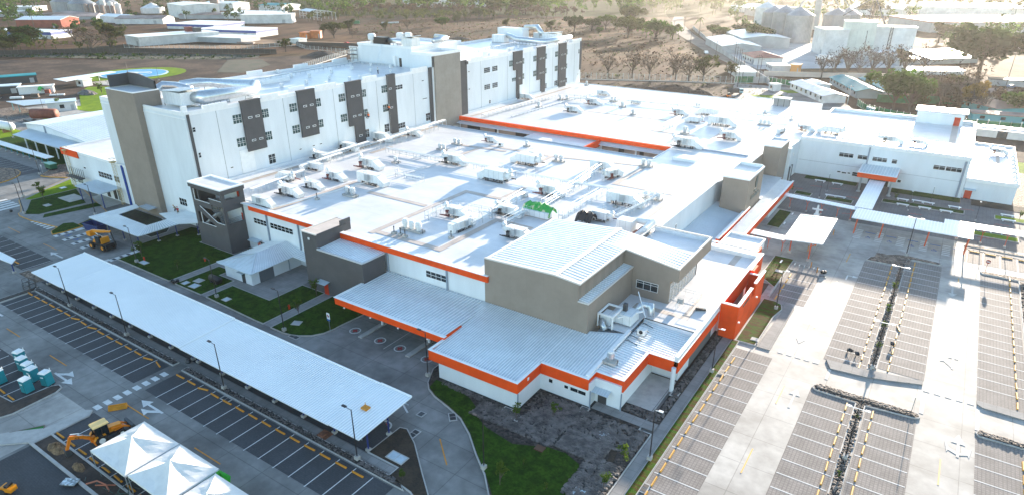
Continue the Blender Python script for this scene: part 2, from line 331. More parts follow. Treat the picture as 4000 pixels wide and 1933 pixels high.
# centre dashes
sg=[(-123,31.7,-118,31.7),(-108,31.8,-102.6,31.8),(-85.2,31.7,-79.7,31.7),(-69.3,31.7,-63.9,31.7),(-44.6,50.2,-40.8,46.9),(-175.7,52.4,-169.4,52.3),(-158,52.3,-152,52.3)]
lines('centre_dashes',sg,.16,YELD)
sg=[(-10.6,70.6,-10.6,65.4),(-10.5,86.9,-10.5,81.9),(-10.3,144.4,-10.3,139.2),(-10.2,128.3,-10.2,123.4),(9.2,81.5,9.2,76.2),(9.2,97+30,9.2,132),(9.2,139,9.2,143),(-10.3,107,-10.3,112),(9.2,110,9.2,114)]
lines('centre_dashes',sg,.16,YEL)
def patches(name,rs,m,z=-.015):
    mb=MB()
    for r in rs: mb.rect(*r,z)
    return struct(mb,name,m)
patches('zebra_crossing',[(-88.7,-87.4,28.75+1.37*i,29.55+1.37*i) for i in range(8)],LINE)
patches('zebra_crossing',[(-175.2+1.55*i,-174.3+1.55*i,56.8,58.8) for i in range(6)],LINE)
patches('zebra_crossing',[(-13.6+1.3*i,-12.75+1.3*i,95.7,97.) for i in range(5)]+[(6.3+1.33*i,7.1+1.33*i,96.6,97.8) for i in range(5)],LINEF)
patches('zebra_crossing',[(-137.9,-136.9,54.5,56)]+[(-199+2*i,-197.8+2*i,55,61) for i in range(5)],LINE)
patches('stop_bar',[(-6.0,-5.6,92.0,95.1),(6.2,6.7,90.5,95),(12.6,13.1,90.5,96),(-65.95,-65.8,62,68.3),(-112.8,-107,46.6,46.75)],LINEF)
# hatched zones by the disabled bays
hz=[]
for x0 in (-11.4,-7.1,-2.9,1.5,5.7): hz+=[(x0,x0+1.5,154.4+1.1*j,155.0+1.1*j) for j in range(6)]
patches('hatched_zone',hz,LINE)
for i,x0 in enumerate((-161.2,-157.2,-153.2,-149.2,-137.6)):
    struct(MB().rect(x0,x0+1.5,55.6,61.8,-.020),'hatched_zone',LINE)
    struct(sum([[MB()]],[])[0].rect(x0+.15,x0+1.35,56.3,56.9,-.012).rect(x0+.15,x0+1.35,57.8,58.4,-.012).rect(x0+.15,x0+1.35,59.3,59.9,-.012),'hatched_zone',mat('dark_gap_paint',(.06,.062,.07),.8))
patches('blue_bay_line',[(-9.4+4.25*i,-7.4+4.25*i,159.3,159.7) for i in range(5)],BLUEP)
def wheelchair(x,y,s,z=-.012,a=0):     # access symbol: head, back, seat, wheel
    mb=MB(); mb.at(x,y,0,a)
    def disc(cx,cy,r0,r1,a0=0,a1=2*PI,n=14):
        for i in range(n):
            t0=a0+(a1-a0)*i/n;t1=a0+(a1-a0)*(i+1)/n
            mb.add([(cx+r0*math.cos(t0),cy+r0*math.sin(t0),z),(cx+r1*math.cos(t0),cy+r1*math.sin(t0),z),(cx+r1*math.cos(t1),cy+r1*math.sin(t1),z),(cx+r0*math.cos(t1),cy+r0*math.sin(t1),z)],[(0,1,2,3)])
    disc(0,.75*s,.0,.16*s); disc(0,-.15*s,.38*s,.52*s,PI*.55,PI*2.15)
    mb.rect(-.09*s,.09*s,.0,.55*s,z); mb.rect(-.05*s,.55*s,-.08*s,.08*s,z+.002); mb.rect(.42*s,.58*s,-.5*s,.0,z+.004); mb.rect(0,.4*s,.28*s,.40*s,z+.002)
    return struct(mb,'access_symbol',BLUEP)
for x in (-158.6,-154.6): wheelchair(x,57.6,1.0,-.011)
for i in range(4): wheelchair(-8.5+4.25*i,156.2,.9,-.011)
def arrow(x,y,a,kind='straight',s=1.,m=LINE,z=-.012):
    mb=MB(); mb.at(x,y,0,a)   # points along +x
    if kind in('straight','fork'): mb.sheet([(.9*s,-.75*s),(2.7*s,0),(.9*s,.75*s)],z); mb.rect(-2.6*s,.9*s,-.16*s,.16*s,z)
    if kind=='fork':
        mb.sheet([(-2.2*s,.16*s),(-1.2*s,.16*s),(-.1*s,1.0*s),(-.6*s,1.2*s)],z+.002); mb.sheet([(-.9*s,1.7*s),(.9*s,1.1*s),(-.6*s,.6*s)],z+.004)
    if kind=='turn': mb.rect(-2*s,.6*s,-.15*s,.15*s,z); mb.rect(.3*s,.6*s,-1.0*s,-.15*s,z); mb.sheet([(-.1*s,-1.0*s),(1.0*s,-1.0*s),(.45*s,-2.2*s)],z)
    if kind=='three':
        mb.sheet([(.6*s,-.8*s),(2.8*s,0),(.6*s,.8*s)],z); mb.rect(-2.4*s,.6*s,-.16*s,.16*s,z)
        for q in(1,-1):
            mb.sheet([(-1.9*s,q*.16*s),(-1.3*s,q*.16*s),(-.7*s,q*1.1*s),(-1.3*s,q*1.2*s)],z+.002); mb.sheet([(-1.9*s,q*1.2*s),(.5*s,q*1.5*s),(-.9*s,q*.9*s)],z+.004)
    return struct(mb,'road_arrow',m)
arrow(-99.4,29.9,0,'fork'); arrow(-81.9,33.4,PI,'fork'); arrow(-131,33.2,PI,'fork'); arrow(-149,51,PI,'straight')
arrow(-8.8,84.5,PI/2,'straight',1,LINEF); arrow(10.9,85.4,PI/2,'three',1,LINEF); arrow(-9,132,PI/2,'turn',.9); arrow(8.4,135.7,-PI/2,'straight',1,LINEF); arrow(9.5,108,PI/2,'fork',1,LINEF); arrow(-11.4,103,-PI/2,'straight',1,LINEF)
arrow(0,152.4,PI,'straight',.9,LINEF); arrow(6.5,151.6,0,'straight',.9,LINEF); arrow(-53.5,53.0,R(150),'straight',.8)
for (x,y,s) in [(-73.8,63.6,1.),(-68.1,63.6,1.),(-63.8,63.6,1.),(-58.2,63.6,1.),(-52.4,48.1,1.1)]:     # red cross roundels
    mb=MB(); mb2=MB(); mb3=MB()
    for i in range(28):
        t0=2*PI*i/28;t1=2*PI*(i+1)/28
        mb.add([(x+.78*s*math.cos(t0),y+.78*s*math.sin(t0),-.012),(x+.98*s*math.cos(t0),y+.98*s*math.sin(t0),-.012),(x+.98*s*math.cos(t1),y+.98*s*math.sin(t1),-.012),(x+.78*s*math.cos(t1),y+.78*s*math.sin(t1),-.012)],[(0,1,2,3)])
    for k in range(4):
        mb2.at(x,y,0,k*PI/2+PI/4*0); mb2.rect(.17*s,.5*s,-.17*s,.17*s,-.008)
    mb2.off(); mb2.rect(x-.17*s,x+.17*s,y-.17*s,y+.17*s,-.008)
    struct(mb,'roundel_ring',LINE); struct(mb2,'roundel_cross',REDP)
# kerbed raised areas: kerb prism + fill
def inset(pts,d):
    n=len(pts); a=sum(pts[i][0]*pts[(i+1)%n][1]-pts[(i+1)%n][0]*pts[i][1] for i in range(n))
    if a<0: pts=pts[::-1]
    out=[]
    for i in range(n):
        p0=Vector((*pts[i-1],0));p1=Vector((*pts[i],0));p2=Vector((*pts[(i+1)%n],0))
        e1=(p1-p0).normalized();e2=(p2-p1).normalized(); n1=Vector((-e1.y,e1.x,0));n2=Vector((-e2.y,e2.x,0))
        b=(n1+n2); b=b/max(.35,b.dot(n1)) if b.length>1e-4 else n1
        q=p1+b*d; out.append((q.x,q.y))
    return out
def bed(pts,fill,name,h=.13,kw=.16,km=KERB):
    struct(MB().poly(pts,-.3,h),'kerb',km); struct(MB().sheet(inset(pts,kw),h+.015),name,fill)
def arc(cx,cy,r,a0,a1,n=8): return [(cx+r*math.cos(R(a0+(a1-a0)*i/n)),cy+r*math.sin(R(a0+(a1-a0)*i/n))) for i in range(n+1)]
# left lawns
bed([(-136,56.9),(-117.3,56.9),(-117.3,71.7),(-130,71.7),(-130,78.6),(-140,76),(-140,62.2),(-136,61.5)],GRASSD,'lawn')
bed([(-115.4,56.9),(-106.9,56.9),(-106.9,64),(-111.5,64),(-111.5,66.5),(-115.4,66.5)],GRASSD,'lawn')
Rc(-117.3,-115.4,56.9,72,.05,PATH,'path'); Rc(-115.4,-101,66.5,69,.045,PATH,'path'); Rc(-106.9,-105.4,56.9,64,.05,PATH,'path'); Rc(-111.5,-106.9,57,64.5,.02,PATH,'path')
Rc(-112,-94.6,62.6,79,.055,PATH,'path')
bed([(-105.4,56.9),(-90.8,56.4),(-88.3,56.4),(-88.3,70.1),(-94.6,70.1),(-94.6,62.6),(-105.4,62.6)],GRASSD,'lawn')
Rc(-88.3,-86.4,56.4,70.1,.05,PATH,'path')
bed([(-86.3,56.3),(-83.4,56.3),(-81.5,56.6),(-80.2,57.1),(-78.4,58.3),(-77.3,60),(-76.9,62),(-76.9,63.4),(-76.4,68),(-77,70.1),(-86.3,70.1)],GRASSD,'lawn')
# far left lawns
bed([(-184.6,58.6),(-183.6,57.6),(-181.5,57.1),(-176.2,57.2),(-163,59.0),(-163.5,62),(-167,70.5),(-178,73),(-193,76.8),(-199,79),(-206,80),(-200,70.5),(-194.8,62.2),(-188,60)],PATH,'path',km=YEL,h=.10)
for pts,m in (([(-184.8,60.2),(-181.8,58.3),(-178.8,60.2),(-178,70.8),(-192,75),(-192,64)],GRASSD),([(-177.5,60.9),(-175.2,59.6),(-172.5,72),(-176,72.3)],GRASSD),([(-194,63.4),(-198.5,70.5),(-203,79),(-197,77.5),(-192.6,75.4),(-192.6,64.2)],GRASSB)):
    struct(MB().poly(pts,.10,.16),'lawn',m)
struct(MB().poly([(-188,68.6),(-181.7,68.6),(-181.7,72.6),(-188,72.6)],.16,.2),'path',KERB)
bed([(-164.2,56.5),(-162,55.8),(-161.4,58),(-161.6,62.3),(-166,62.3),(-167.5,60.6)],GRASSD,'lawn',km=YEL,h=.11)
struct(MB().poly([(-167.8,62.4),(-161.6,62.4),(-158,66.8),(-166.5,66.8)],-.1,.1),'lawn',GRASSD)
Rc(-161.5,-136,62,78,.04,PATH,'path'); bed([(-163,67.2),(-141.6,67.2),(-141.6,71),(-144,73.2),(-151,75.3),(-163,75.3)],mat('shade_dark_planted_bed',(.03,.045,.015),.95,col2=(.02,.018,.012),vs=1.2,fine=.5,fs=4,bump=.8,bs=5),'shade_dark_planted_bed')  # planting toned dark, its colour also standing in for shade in the walkway opening
bed([(-222,84),(-213.8,75.4),(-210,76.4),(-203.6,80),(-205,86),(-214,90)],COBB,'cobble_island',km=YEL)
bed(arc(-226,64,10.5,-90,270,22)[:-1],COBB,'cobble_island',km=YEL)
struct(MB().poly([(-275,83.5),(-222,83.5),(-221,91),(-275,97)],-.1,.08),'lawn',GRASSD); Rc(-275,-221,78.2,83.4,.03,PATH,'path')
Rc(-300,-272,84,98,.0,GRASSB,'lawn'); Rc(-330,-290,112.2,118,.0,GRASSB,'lawn')
S([(-350,150),(-312,133),(-300,140),(-318,150),(-352,168),(-362,160)],.0,GRASSB,'lawn'); S([(-318,128),(-300,129),(-250,146),(-262,158),(-304,146)],.01,GRASSB,'lawn')
Rc(-335,-312,104,118,.01,COBB,'gravel_strip')
S([(-560,177),(-500,205),(-445,232),(-400,262),(-388,280),(-402,292),(-454,262),(-497,238),(-560,196)],-.08,SLOPE,'grass_slope')
S([(-395,262),(-352,225),(-338,232),(-352,262),(-378,275)],-.02,SLOPE,'grass_slope')
# left car park borders
bed([(-134.8,40.7),(-89,40.7),(-89,41.8),(-134.8,41.8)],COB,'cobble_strip'); bed([(-86.8,40.7),(-42.2,40.7),(-43.8,41.7),(-86.8,41.8)],COB,'cobble_strip')
Rc(-137,-45.4,41.85,43.0,.06,PATH,'path')
bed([(-136,33),(-134.3,33),(-134.3,40.7),(-136,42)],COB,'cobble_strip'); Rc(-145.5,-138,42.5,44.3,.03,COBB,'cobble_strip')
struct(MB().poly([(-137.6,43.2),(-50.6,43.2),(-50.6,47.6),(-53,48.8),(-54,51.6),(-137.6,51.6)],-.1,.0),'asphalt_bay',PAVERD)
# the grass triangle and the sweeping road kerbs by the ambulance bay
bed([(-50.4,43.1),(-45.4,43.1),(-45.4,41.4),(-41.4,40.9),(-38.6,39.5),(-36,36),(-34,33),(-32,33.5),(-39.3,41.8),(-42.2,44.1),(-46.6,47.7),(-49.3,49.3),(-50.4,49)],SOIL,'lawn')
bed([(-20.9,28),(-28,38),(-33.5,45.4),(-36,48),(-39,50.3),(-42,52.9),(-44.9,54.8),(-47.8,55.8),(-51,56.7),(-52.8,57.6),(-54,58.8),(-55.6,61.9),(-56,77),(-23.9,79),(-23.9,66),(-22.2,66),(-22.2,28)],COB,'cobble_bed')
struct(MB().sheet([(-21.9,30),(-28,39),(-33.3,45.8),(-36,48.3),(-39,50.6),(-42,53.2),(-44.9,55.1),(-47.8,56.1),(-51,57),(-52.9,58),(-53.3,60.0),(-50,59.9),(-46.5,59.1),(-44,57.6),(-42.7,56.1),(-40.9,55.2),(-38.6,54.8),(-36.2,54.4),(-34,55.4),(-32.3,56.3),(-29.7,56.6),(-27.4,55.8),(-25.8,53.7),(-24.9,51.5),(-25,45),(-23,36)],.165),'lawn',GRASSD)
Rc(-31.3,-22.2,66.5,68.2,.19,PATH,'path'); Rc(-28.1,-24.1,70.4,79,.18,KERB,'path')
struct(MB().sheet([(-26.8,66.2),(-25.9,66.4),(-23.2,55),(-24,52),(-24.6,52.5),(-24.2,56)],.175),'drain_channel',SOIL)
Rc(-22.15,-20.75,30,96,.05,PATH,'path')
bed([(-20.7,30),(-19.5,30),(-19.5,95.5),(-20.7,95.5)],GRASSR,'lawn',kw=.1)
Rc(-23.5,-22.15,68.3,97,.12,COB,'cobble_strip')
# right side lawns and kerbs
bed([(-20.2,95.6),(-17,95.6),(-16.9,107),(-16.3,110.4),(-16.8,112.3),(-18.1,113.1),(-20.2,113.1)],GRASSR,'lawn')
struct(MB().poly([(-16.8,95.5),(-14.7,95.5),(-14.6,112),(-15.3,113.3),(-16.8,114.1),(-19.4,114),(-19.4,113.2),(-17.9,113.3),(-16.6,112.3),(-16.1,110.2)],-.1,.08),'path',PATH)
bed([(-23.3,122.5),(-19.9,119),(-19.9,114.6),(-19.6,114.6),(-19.4,134.3),(-23.3,134.4)],GRASSR,'lawn')
struct(MB().poly([(-19.3,128.8),(-13.4,128.8),(-12.8,129.4),(-12.9,130.5),(-13.6,131.3),(-19.3,133)],-.1,.1),'path',PATH)
Rc(-28,-23.4,112,134,-.02,PATH,'path')
bed([(-29.4,151.1),(-26.3,150.9),(-26.3,163.6),(-29.4,164)],GRASSD,'lawn'); bed([(-29.3,179.4),(-25.1,179.1),(-25.1,182),(-29.3,182.2)],GRASSD,'lawn')
bed([(-21.6,178.6),(-15.1,178.6),(-15.1,181.6),(-21.6,181.6)],GRASSD,'lawn'); bed([(-9,184.6),(9,185.4),(9,188.4),(-9,187.5)],GRASSD,'lawn')
bed([(15.1,185.7),(34,185.7),(34,188.9),(15.1,188.9)],GRASSB,'lawn'); bed([(9.5,171),(19.5,171),(19.5,174),(9.5,174)],GRASSB,'lawn')
Rc(-30,-16.5,195.6,199,.03,GRASSD,'lawn'); Rc(-8,7.8,195,199.2,.03,GRASSD,'lawn'); Rc(10.2,45,194.5,199.8,.03,SOIL,'lawn'); Rc(19,60,199,250,-.03,GRASSB,'lawn'); Rc(18.8,26,196,236,-.02,COBB,'gravel_strip')
mb=MB()                       # red squiggles inlaid in the plaza paving
for (x,y) in [(-31,184),(-27,189),(-22.3,189.5),(-17.5,184),(-15,183.6),(-22.5,169.6),(-16,169.8),(-2.5,178.6),(6,177),(8,189.5),(15,181.5),(16,175),(12,170),(-30,176.5)]:
    for k in range(7): mb.rect(x+.42*k,x+.42*k+.42,y+.35*(k%2)+.1*k,y+.35*(k%2)+.42+.1*k,-.03)
struct(mb,'red_paving_inlay',mat('red_paver',(.33,.10,.08),.85,var=.2,vs=2))
# cobbled medians between the parking rows
bed([(-1.35,45),(-.05,45),(-.05,88.2),(-1.35,88.2)],COB,'cobble_median')
bed(arc(-6.3,89.0,.85,90,270,6)+[(-1.3,88.0),(.1,88.0)]+[(5.6,88.6)]+arc(5.7,89.4,.75,-80,90,5)+[(-.6,90.2)],COB,'cobble_median')
bed([(-1.25,98.2),(.02,98.4),(.02,148),(-1.1,148)],COB,'cobble_median')
bed([(-7.1,142.4),(-6.6,144.6),(-4.6,147.3),(-2.6,148.8),(-.4,149.6),(1.5,149.4),(5.4,149.1),(6.1,148.6),(5.6,147.6),(.1,147.6),(-1.2,142.6)],COBB,'cobble_median')
bed([(13,149.2),(12.6,148.6),(13,147.8),(18.8,147.8),(30,148.6),(30,150.6),(18,149.6)],COBB,'cobble_median')
bed([(18.8,98),(20.5,98),(20.5,147.7),(18.8,147.7)],COB,'cobble_median'); bed([(13,89),(24,89.4),(24,90.6),(13.2,90.5),(12.6,89.8)],COB,'cobble_median'); bed([(18.9,45),(20.4,45),(20.4,89),(18.9,89)],COB,'cobble_median')
struct(MB().poly([(-6.8,97.6),(-1.3,97.9),(6.1,99.2),(6.1,98.1),(2,96.6),(-1,95.7),(-5.8,95.2)],-.1,.14),'path',PATH)
struct(MB().poly([(12.7,98),(25,98),(25,96.2),(13.4,96.4),(12.7,97)],-.1,.14),'path',PATH)
bed([(9.5,162.4),(40,162.6),(40,163.6),(9.5,163.4)],COBB,'cobble_median'); Rc(9.5,40,160.7,162.3,.02,PATH,'path')
# bottom-left islands and the unfinished strip
bed([(-118,20.6),(-96.4,20.6),(-95.9,22),(-96.3,27.6),(-97,28.7),(-98,28.8),(-98.6,28),(-99,23.2),(-102,22.9),(-118,22.9)],DIRTD,'planter_bed')
bed([(-87.4,20.7),(-86.9,20.7),(-86.9,27.6),(-87.8,28.4),(-88.5,28),(-89,23),(-92,20),(-96,14),(-95,14)],KERB,'kerb_island')
struct(MB().poly([(-87.2,20.7),(-45,20.7),(-45,22.9),(-87.2,22.9)],-.2,.02),'trench_strip',DIRTD)
struct(MB().poly([(-90,20.45),(-45,20.45),(-45,20.8),(-90,20.8)],-.1,.14).poly([(-87.4,22.8),(-45,22.8),(-45,23.05),(-87.4,23.05)],-.1,.14),'kerb',KERB)
Rc(-97,-87.6,2,28,-.04,CONC,'road')
# helipad, lawn round it
pts=[(-385+24*math.cos(t)*1.05,196+27*math.sin(t)) for t in [2*PI*i/40 for i in range(40)]]
S(pts,-.02,GRASSB,'lawn'); S([(-376,168),(-366,166),(-350,170),(-352,176),(-368,182),(-374,182)],.0,CONC,'path')
hp=thing('helipad','round blue helipad with a white H and rings in a bright lawn','helipad',(-385,196,0))
mb=MB(); mb.poly([(-385+17.2*math.cos(2*PI*i/48),196+17.2*math.sin(2*PI*i/48)) for i in range(48)],-.1,.25); mb.build('deck',mat('helipad_blue',(.02,.26,.50),.5,var=.25,vs=.2),hp)
mb=MB()
for r0,r1 in((16.2,17.1),(8.2,8.9)):
    mb=MB()
    for i in range(48):
        t0=2*PI*i/48;t1=2*PI*(i+1)/48
        mb.add([(-385+r*math.cos(t),196+r*math.sin(t),.27) for r,t in((r0,t0),(r1,t0),(r1,t1),(r0,t1))],[(0,1,2,3)])
    mb.build('ring_marking',LINE,hp)
mb=MB(); mb.at(-385,196,0,R(34+90)); mb.rect(-5.6,-2.6,-6.4,6.4,.28); mb.rect(2.6,5.6,-6.4,6.4,.28); mb.rect(-2.6,2.6,-1.5,1.5,.28); mb.build('letter_h',LINE,hp)
# back road with the fence and the track
S([(-70,345),(-84,367),(-143,458),(-220,596),(-262,690),(-300,800),(-288,800),(-248,690),(-205,598),(-130,458),(-76,372),(-50,330)],-.06,mat('dirt_road',(.17,.145,.125),.95,var=.2,vs=.1,fine=.2,fs=1),'road')
S([(-110,400),(-60,440),(-20,470),(-80,560),(-140,590),(-150,500)],-.08,GWALL,'factory_yard')
S([(-86,312),(-60,290),(-30,300),(-38,322),(-70,352),(-96,352)],-.05,CONCD,'road')
S([(-80,322),(-72,312),(-60,314),(-66,328)],-.03,GRASSB,'lawn'); S([(-72,342),(-66,336),(-60,340),(-64,346)],-.03,GRASSB,'lawn')
S([(-520,262),(-445,292),(-440,330),(-500,300)],-.10,mat('dry_ochre_soil',(.22,.12,.055),.95,var=.2,vs=.05),'dry_ground')
S([(-470,330),(-420,345),(-380,362),(-390,385),(-440,370),(-500,352)],-.10,MATS['dry_ochre_soil'],'dry_ground')
# spoil heaps
def mound(pts,name,lab,m=DIRTD):
    mb=MB(); n=18
    for (x,y,rx,ry,h) in pts:
        vs=[];fs=[]
        for i in range(6):
            t=i/5
            for j in range(n):
                a=2*PI*j/n; k=1+.22*mnoise.noise(Vector((x+math.cos(a)*2,y+math.sin(a)*2,i*.7)))
                vs.append((x+rx*(1-t)*math.cos(a)*k,y+ry*(1-t)*math.sin(a)*k,-.4+h*(1-(1-t)**2)*(1+.25*mnoise.noise(Vector((a*3,x,i))))))
        for i in range(5):
            for j in range(n): fs.append((i*n+j,i*n+(j+1)%n,(i+1)*n+(j+1)%n,(i+1)*n+j))
        mb.add(vs,fs)
    return tag(mb.build(name,m),lab,'spoil heap')
mound([(-110,305,16,5,4.2),(-122,300,10,4,3.2),(-98,304,9,4,3.4)],'earth_mound','long dark earth heap behind the flat white roofs')
mound([(-360,312,16,9,3)],'earth_mound','dark burnt earth heap behind the left end of the hospital tower')
mound([(-352,452,12,5,1.4)],'earth_mound','low dark heap in the brown field, nearest to the rooftop machine room')
mound([(-300,470,9,4,1.2)],'earth_mound','small dark heap in the brown field right of the machine room')
mound([(-300,520,8,4,1.2)],'earth_mound','small dark heap farther out in the brown field')
mound([(-342,150,7,4,2.2)],'rubble_heap','grey rubble heap beside the bright lawn left of the lift tower',STONE)
mound([(-83.5,22,2.2,1.1,1.1)],'earth_mound','yellow-brown soil heap under the backhoe bucket arm',mat('clay_soil',(.24,.15,.08),.95,var=.4,vs=1.5,fine=.4,fs=6))
mound([(-77.6,21.8,1.6,.8,.9)],'earth_mound','small orange-brown soil heap beside the white tents',MATS['clay_soil'])
# loose river stones lying in the cobble beds
def stones(name,lab,regs,m,seed):
    r=random.Random(seed); mb=MB()
    for (x0,x1,y0,y1,n,s0,s1,z) in regs:
        for _ in range(n):
            x=r.uniform(x0,x1);y=r.uniform(y0,y1); s=r.uniform(s0,s1)
            mb.at(x,y,z,r.random()*6.3); mb.lathe_s(0,0,0,s,s*.75,s*.5,0,6,3)
    return stuff(mb,name,m,lab,'stones')
stones('river_stones','loose dark river stones in the bed below the front pavilion',[(-37,-22.6,60.5,65.6,1500,.12,.36,.2),(-31.5,-25.4,57,61,900,.14,.4,.2),(-27.0,-22.6,50.5,58,900,.12,.36,.2),(-44.5,-38,56.4,59.8,600,.12,.3,.2),(-52,-45,59.4,60.4,200,.1,.2,.2),(-39,-32,62,66,300,.1,.28,.2),(-27.3,-22.6,68.5,70.2,160,.1,.28,.2),(-23.3,-22.3,70,95,360,.1,.28,.2),(-24.4,-22.5,40,51,380,.12,.32,.2),(-38,-31.9,56.4,62,900,.10,.3,.2)],STONE,3)
stones('river_stones','mixed brown and grey stones filling the parking medians',[(-1.2,-.2,46,88,520,.1,.26,.16),(-6.6,5.7,88.9,90,420,.1,.27,.16),(-1.1,-.1,98.5,147.5,560,.1,.26,.16),(-6,5,145,148.6,0,.1,.26,.16),(-5.6,.6,144.2,147.6,330,.1,.28,.16),(13,24,89.4,90.4,300,.1,.27,.16),(19,20.3,99,147,300,.1,.27,.16)],STONEW,4)
stones('river_stones','dark stones along the strip between stalls and long carport',[(-134,-89.4,40.9,41.7,600,.09,.2,.16),(-86.4,-44,40.9,41.7,620,.09,.22,.16)],STONE,5)
# ---------------- buildings ----------------
def window(par,ax,c,a0,a1,z0,z1,nc=3,nr=2,fr=TRIM,gl=GLASS,t=.06,name='window',split=None):
    """ax 'x+' wall faces +x at x=c ; 'y-' wall faces -y at y=c. frame part with a pane sub-part"""
    def bx(mb,u0,u1,w0,w1,d0,d1):
        if ax=='x+': mb.box(c+d0,c+d1,u0,u1,w0,w1)
        else: mb.box(u0,u1,c-d1,c-d0,w0,w1)
    mb=MB(); bx(mb,a0,a1,z0,z0+t,-.05,.07); bx(mb,a0,a1,z1-t,z1,-.05,.07); bx(mb,a0,a0+t,z0+t,z1-t,-.05,.07); bx(mb,a1-t,a1,z0+t,z1-t,-.05,.07)
    for i in range(1,nc): u=a0+(a1-a0)*i/nc; bx(mb,u-t/2,u+t/2,z0+t,z1-t,-.05,.068)
    zs=split or [z0+(z1-z0)*j/nr for j in range(1,nr)]
    for zz in zs: bx(mb,a0+t,a1-t,zz-t/2,zz+t/2,-.05,.066)
    f=mb.build(name,fr,par); p=MB(); bx(p,a0+.02,a1-.02,z0+.02,z1-.02,-.04,.035); p.build('pane',gl,f); return f
def slit(par,ax,c,a0,a1,z0,z1,fr=TRIM): return window(par,ax,c,a0,a1,z0,z1,1,1,fr,t=.1)
def door(par,ax,c,a0,a1,z0,z1,m=REDDOOR):
    mb=MB()
    (mb.box(c-.05,c+.06,a0,a1,z0,z1) if ax=='x+' else mb.box(a0,a1,c-.06,c+.05,z0,z1)); d=mb.build('door',m,par)
    h=MB(); (h.box(c+.06,c+.12,a0+.1,a0+.2,z0+1,z0+1.15) if ax=='x+' else h.box(a0+.1,a0+.2,c-.12,c-.06,z0+1,z0+1.15)); h.build('handle',DKGREY,d); return d
def poly_parapet(mb,pts,t,z0,z1,m=0):
    ins=inset(pts,t); n=len(pts); a=sum(pts[i][0]*pts[(i+1)%n][1]-pts[(i+1)%n][0]*pts[i][1] for i in range(n))
    if a<0: pts=pts[::-1]
    for i in range(n):
        p,q,u,v=pts[i],pts[(i+1)%n],ins[(i+1)%n],ins[i]
        mb.add([(*p,z0),(*q,z0),(*u,z0),(*v,z0),(*p,z1),(*q,z1),(*u,z1),(*v,z1)],[(4,5,6,7),(0,1,5,4),(2,3,7,6)],m)
def pipe_down(par,ax,c,a,z0,z1,m=STEEL,r=.13,name='downpipe'):
    mb=MB(); d=.2
    (mb.tube([(c+d,a,z0),(c+d,a,z1)],r,8) if ax=='x+' else mb.tube([(a,c-d,z0),(a,c-d,z1)],r,8)); return mb.build(name,m,par)
GP=mat('grey_pipe_paint',(.25,.30,.36),.5)
# --- inpatient tower, long white facade ---
TW=thing('hospital_tower','long white four-storey ward block with charcoal window panels, behind the pipe-crossed flat roof','hospital building',(-152,116,0))
MB().box(-170,-135,77,157.8,0,25.9).build('wall',WHITE,TW); MB().rect(-169.6,-135.4,77.4,157.7,25.95).build('roof',MEMB,TW)
mb=MB(); mb.box(-135.35,-135,77,90.4,25.9,26.7); mb.box(-170,-163.2,77,77.35,25.9,26.7); mb.box(-151,-135.4,77,77.35,25.9,26.7)
mb.box(-135.35,-135,90.4,157.7,25.9,26.7); mb.box(-170,-169.65,77.4,157.7,25.9,26.7)
for a,b in((81.5,87.5),(96.5,101.2),(113,119.5),(129.2,134.5),(149,156)): mb.box(-135.5,-134.9,a,b,26.7,27.45)
mb.box(-135.9,-135.5,76.9,78.2,26.7,27.9)
for a,b in((92,96.5),(133.5,138),(109,114)): mb.box(-141,-140.65,a,b,25.96,27.0)
for a,b in((112,121),): mb.box(-155.5,-155.1,a,b,25.96,26.9)
for a,b in((98,104),(118,123),(134.5,139.8),(150,156)): mb.box(-170.1,-169.5,a,b,26.7,27.5)
mb.build('parapet',TRIM,TW)
def facade_panels(T,specs):
    for (a0,a1,z0,steps) in specs:
        mb=MB(); mb.box(-134.98,-134.45,a0,a1,z0,26.75); mb.box(-135.2,-134.40,a0-.05,a1+.05,26.75,27.05)
        for (s0,s1,sz0,sz1) in steps: mb.box(-134.98,-134.46,s0,s1,sz0,sz1-.002)
        mb.build('charcoal_panel',GREY,T)
facade_panels(TW,[(90.5,95.7,15.4,[]),(106.5,111.9,15.5,[]),(122.5,128.0,15.3,[(124.4,128.0,10.0,15.3)]),(138.2,141.3,10.2,[])])
MB().box(-134.98,-134.8,77.35,77.95,9.9,26.2).build('charcoal_strip',GREY,TW)
MB().box(-134.99,-134.6,156.4,157.78,9.9,26.9).build('charcoal_strip',GREY,TW)
def w3(T,a0,a1,zt,zb=None): return window(T,'x+',-135,a0,a1,(zb or zt-2.1),zt,3,3,split=[zt-1.25,zt-.85],gl=GLASS2,t=.055)
for zt in (24.3,18.95): 
    for a in (88.1,103.9,119.9,135.9): w3(TW,a,a+2.35,zt)
    for a in (95.95,112.0,128.05): w3(TW,a,a+1.9,zt)
window(TW,'x+',-135,141.4,144.7,22.3,23.6,3,2); window(TW,'x+',-135,141.4,144.7,11.0,12.6,3,2)
for a,b in((88.2,90.1),(95.8,97.8),(128.1,129.8),(135.9,137.9),(154.2,156.3)): window(TW,'x+',-135,a,b,11.05,13.4,2,3,split=[12.1,12.55])
window(TW,'x+',-135,78.1,78.85,22.3,23.4,1,2); window(TW,'x+',-135,78.3,78.95,16.6,17.8,1,2)
for (a,b,z) in((105.1,106.0,12.5),(109.4,110.3,12.5),(111.8,112.7,12.5),(153.1,154.2,23.2),(153.1,155.4,17.8),(85.3,86.2,12.5)): slit(TW,'x+',-135,a,b,z,z+.42)
for z in (22.9,17.6):
    for a in (91.8,93.8,107.8,109.9,123.9,125.9,138.4): window(TW,'x+',-134.45,a,a+1.05,z,z+.45,1,1,t=.09)
window(TW,'x+',-134.45,125.4,126.6,12.0,12.5,1,1)
window(TW,'y-',77,-144.5,-141.5,4.4,6.2,3,2)
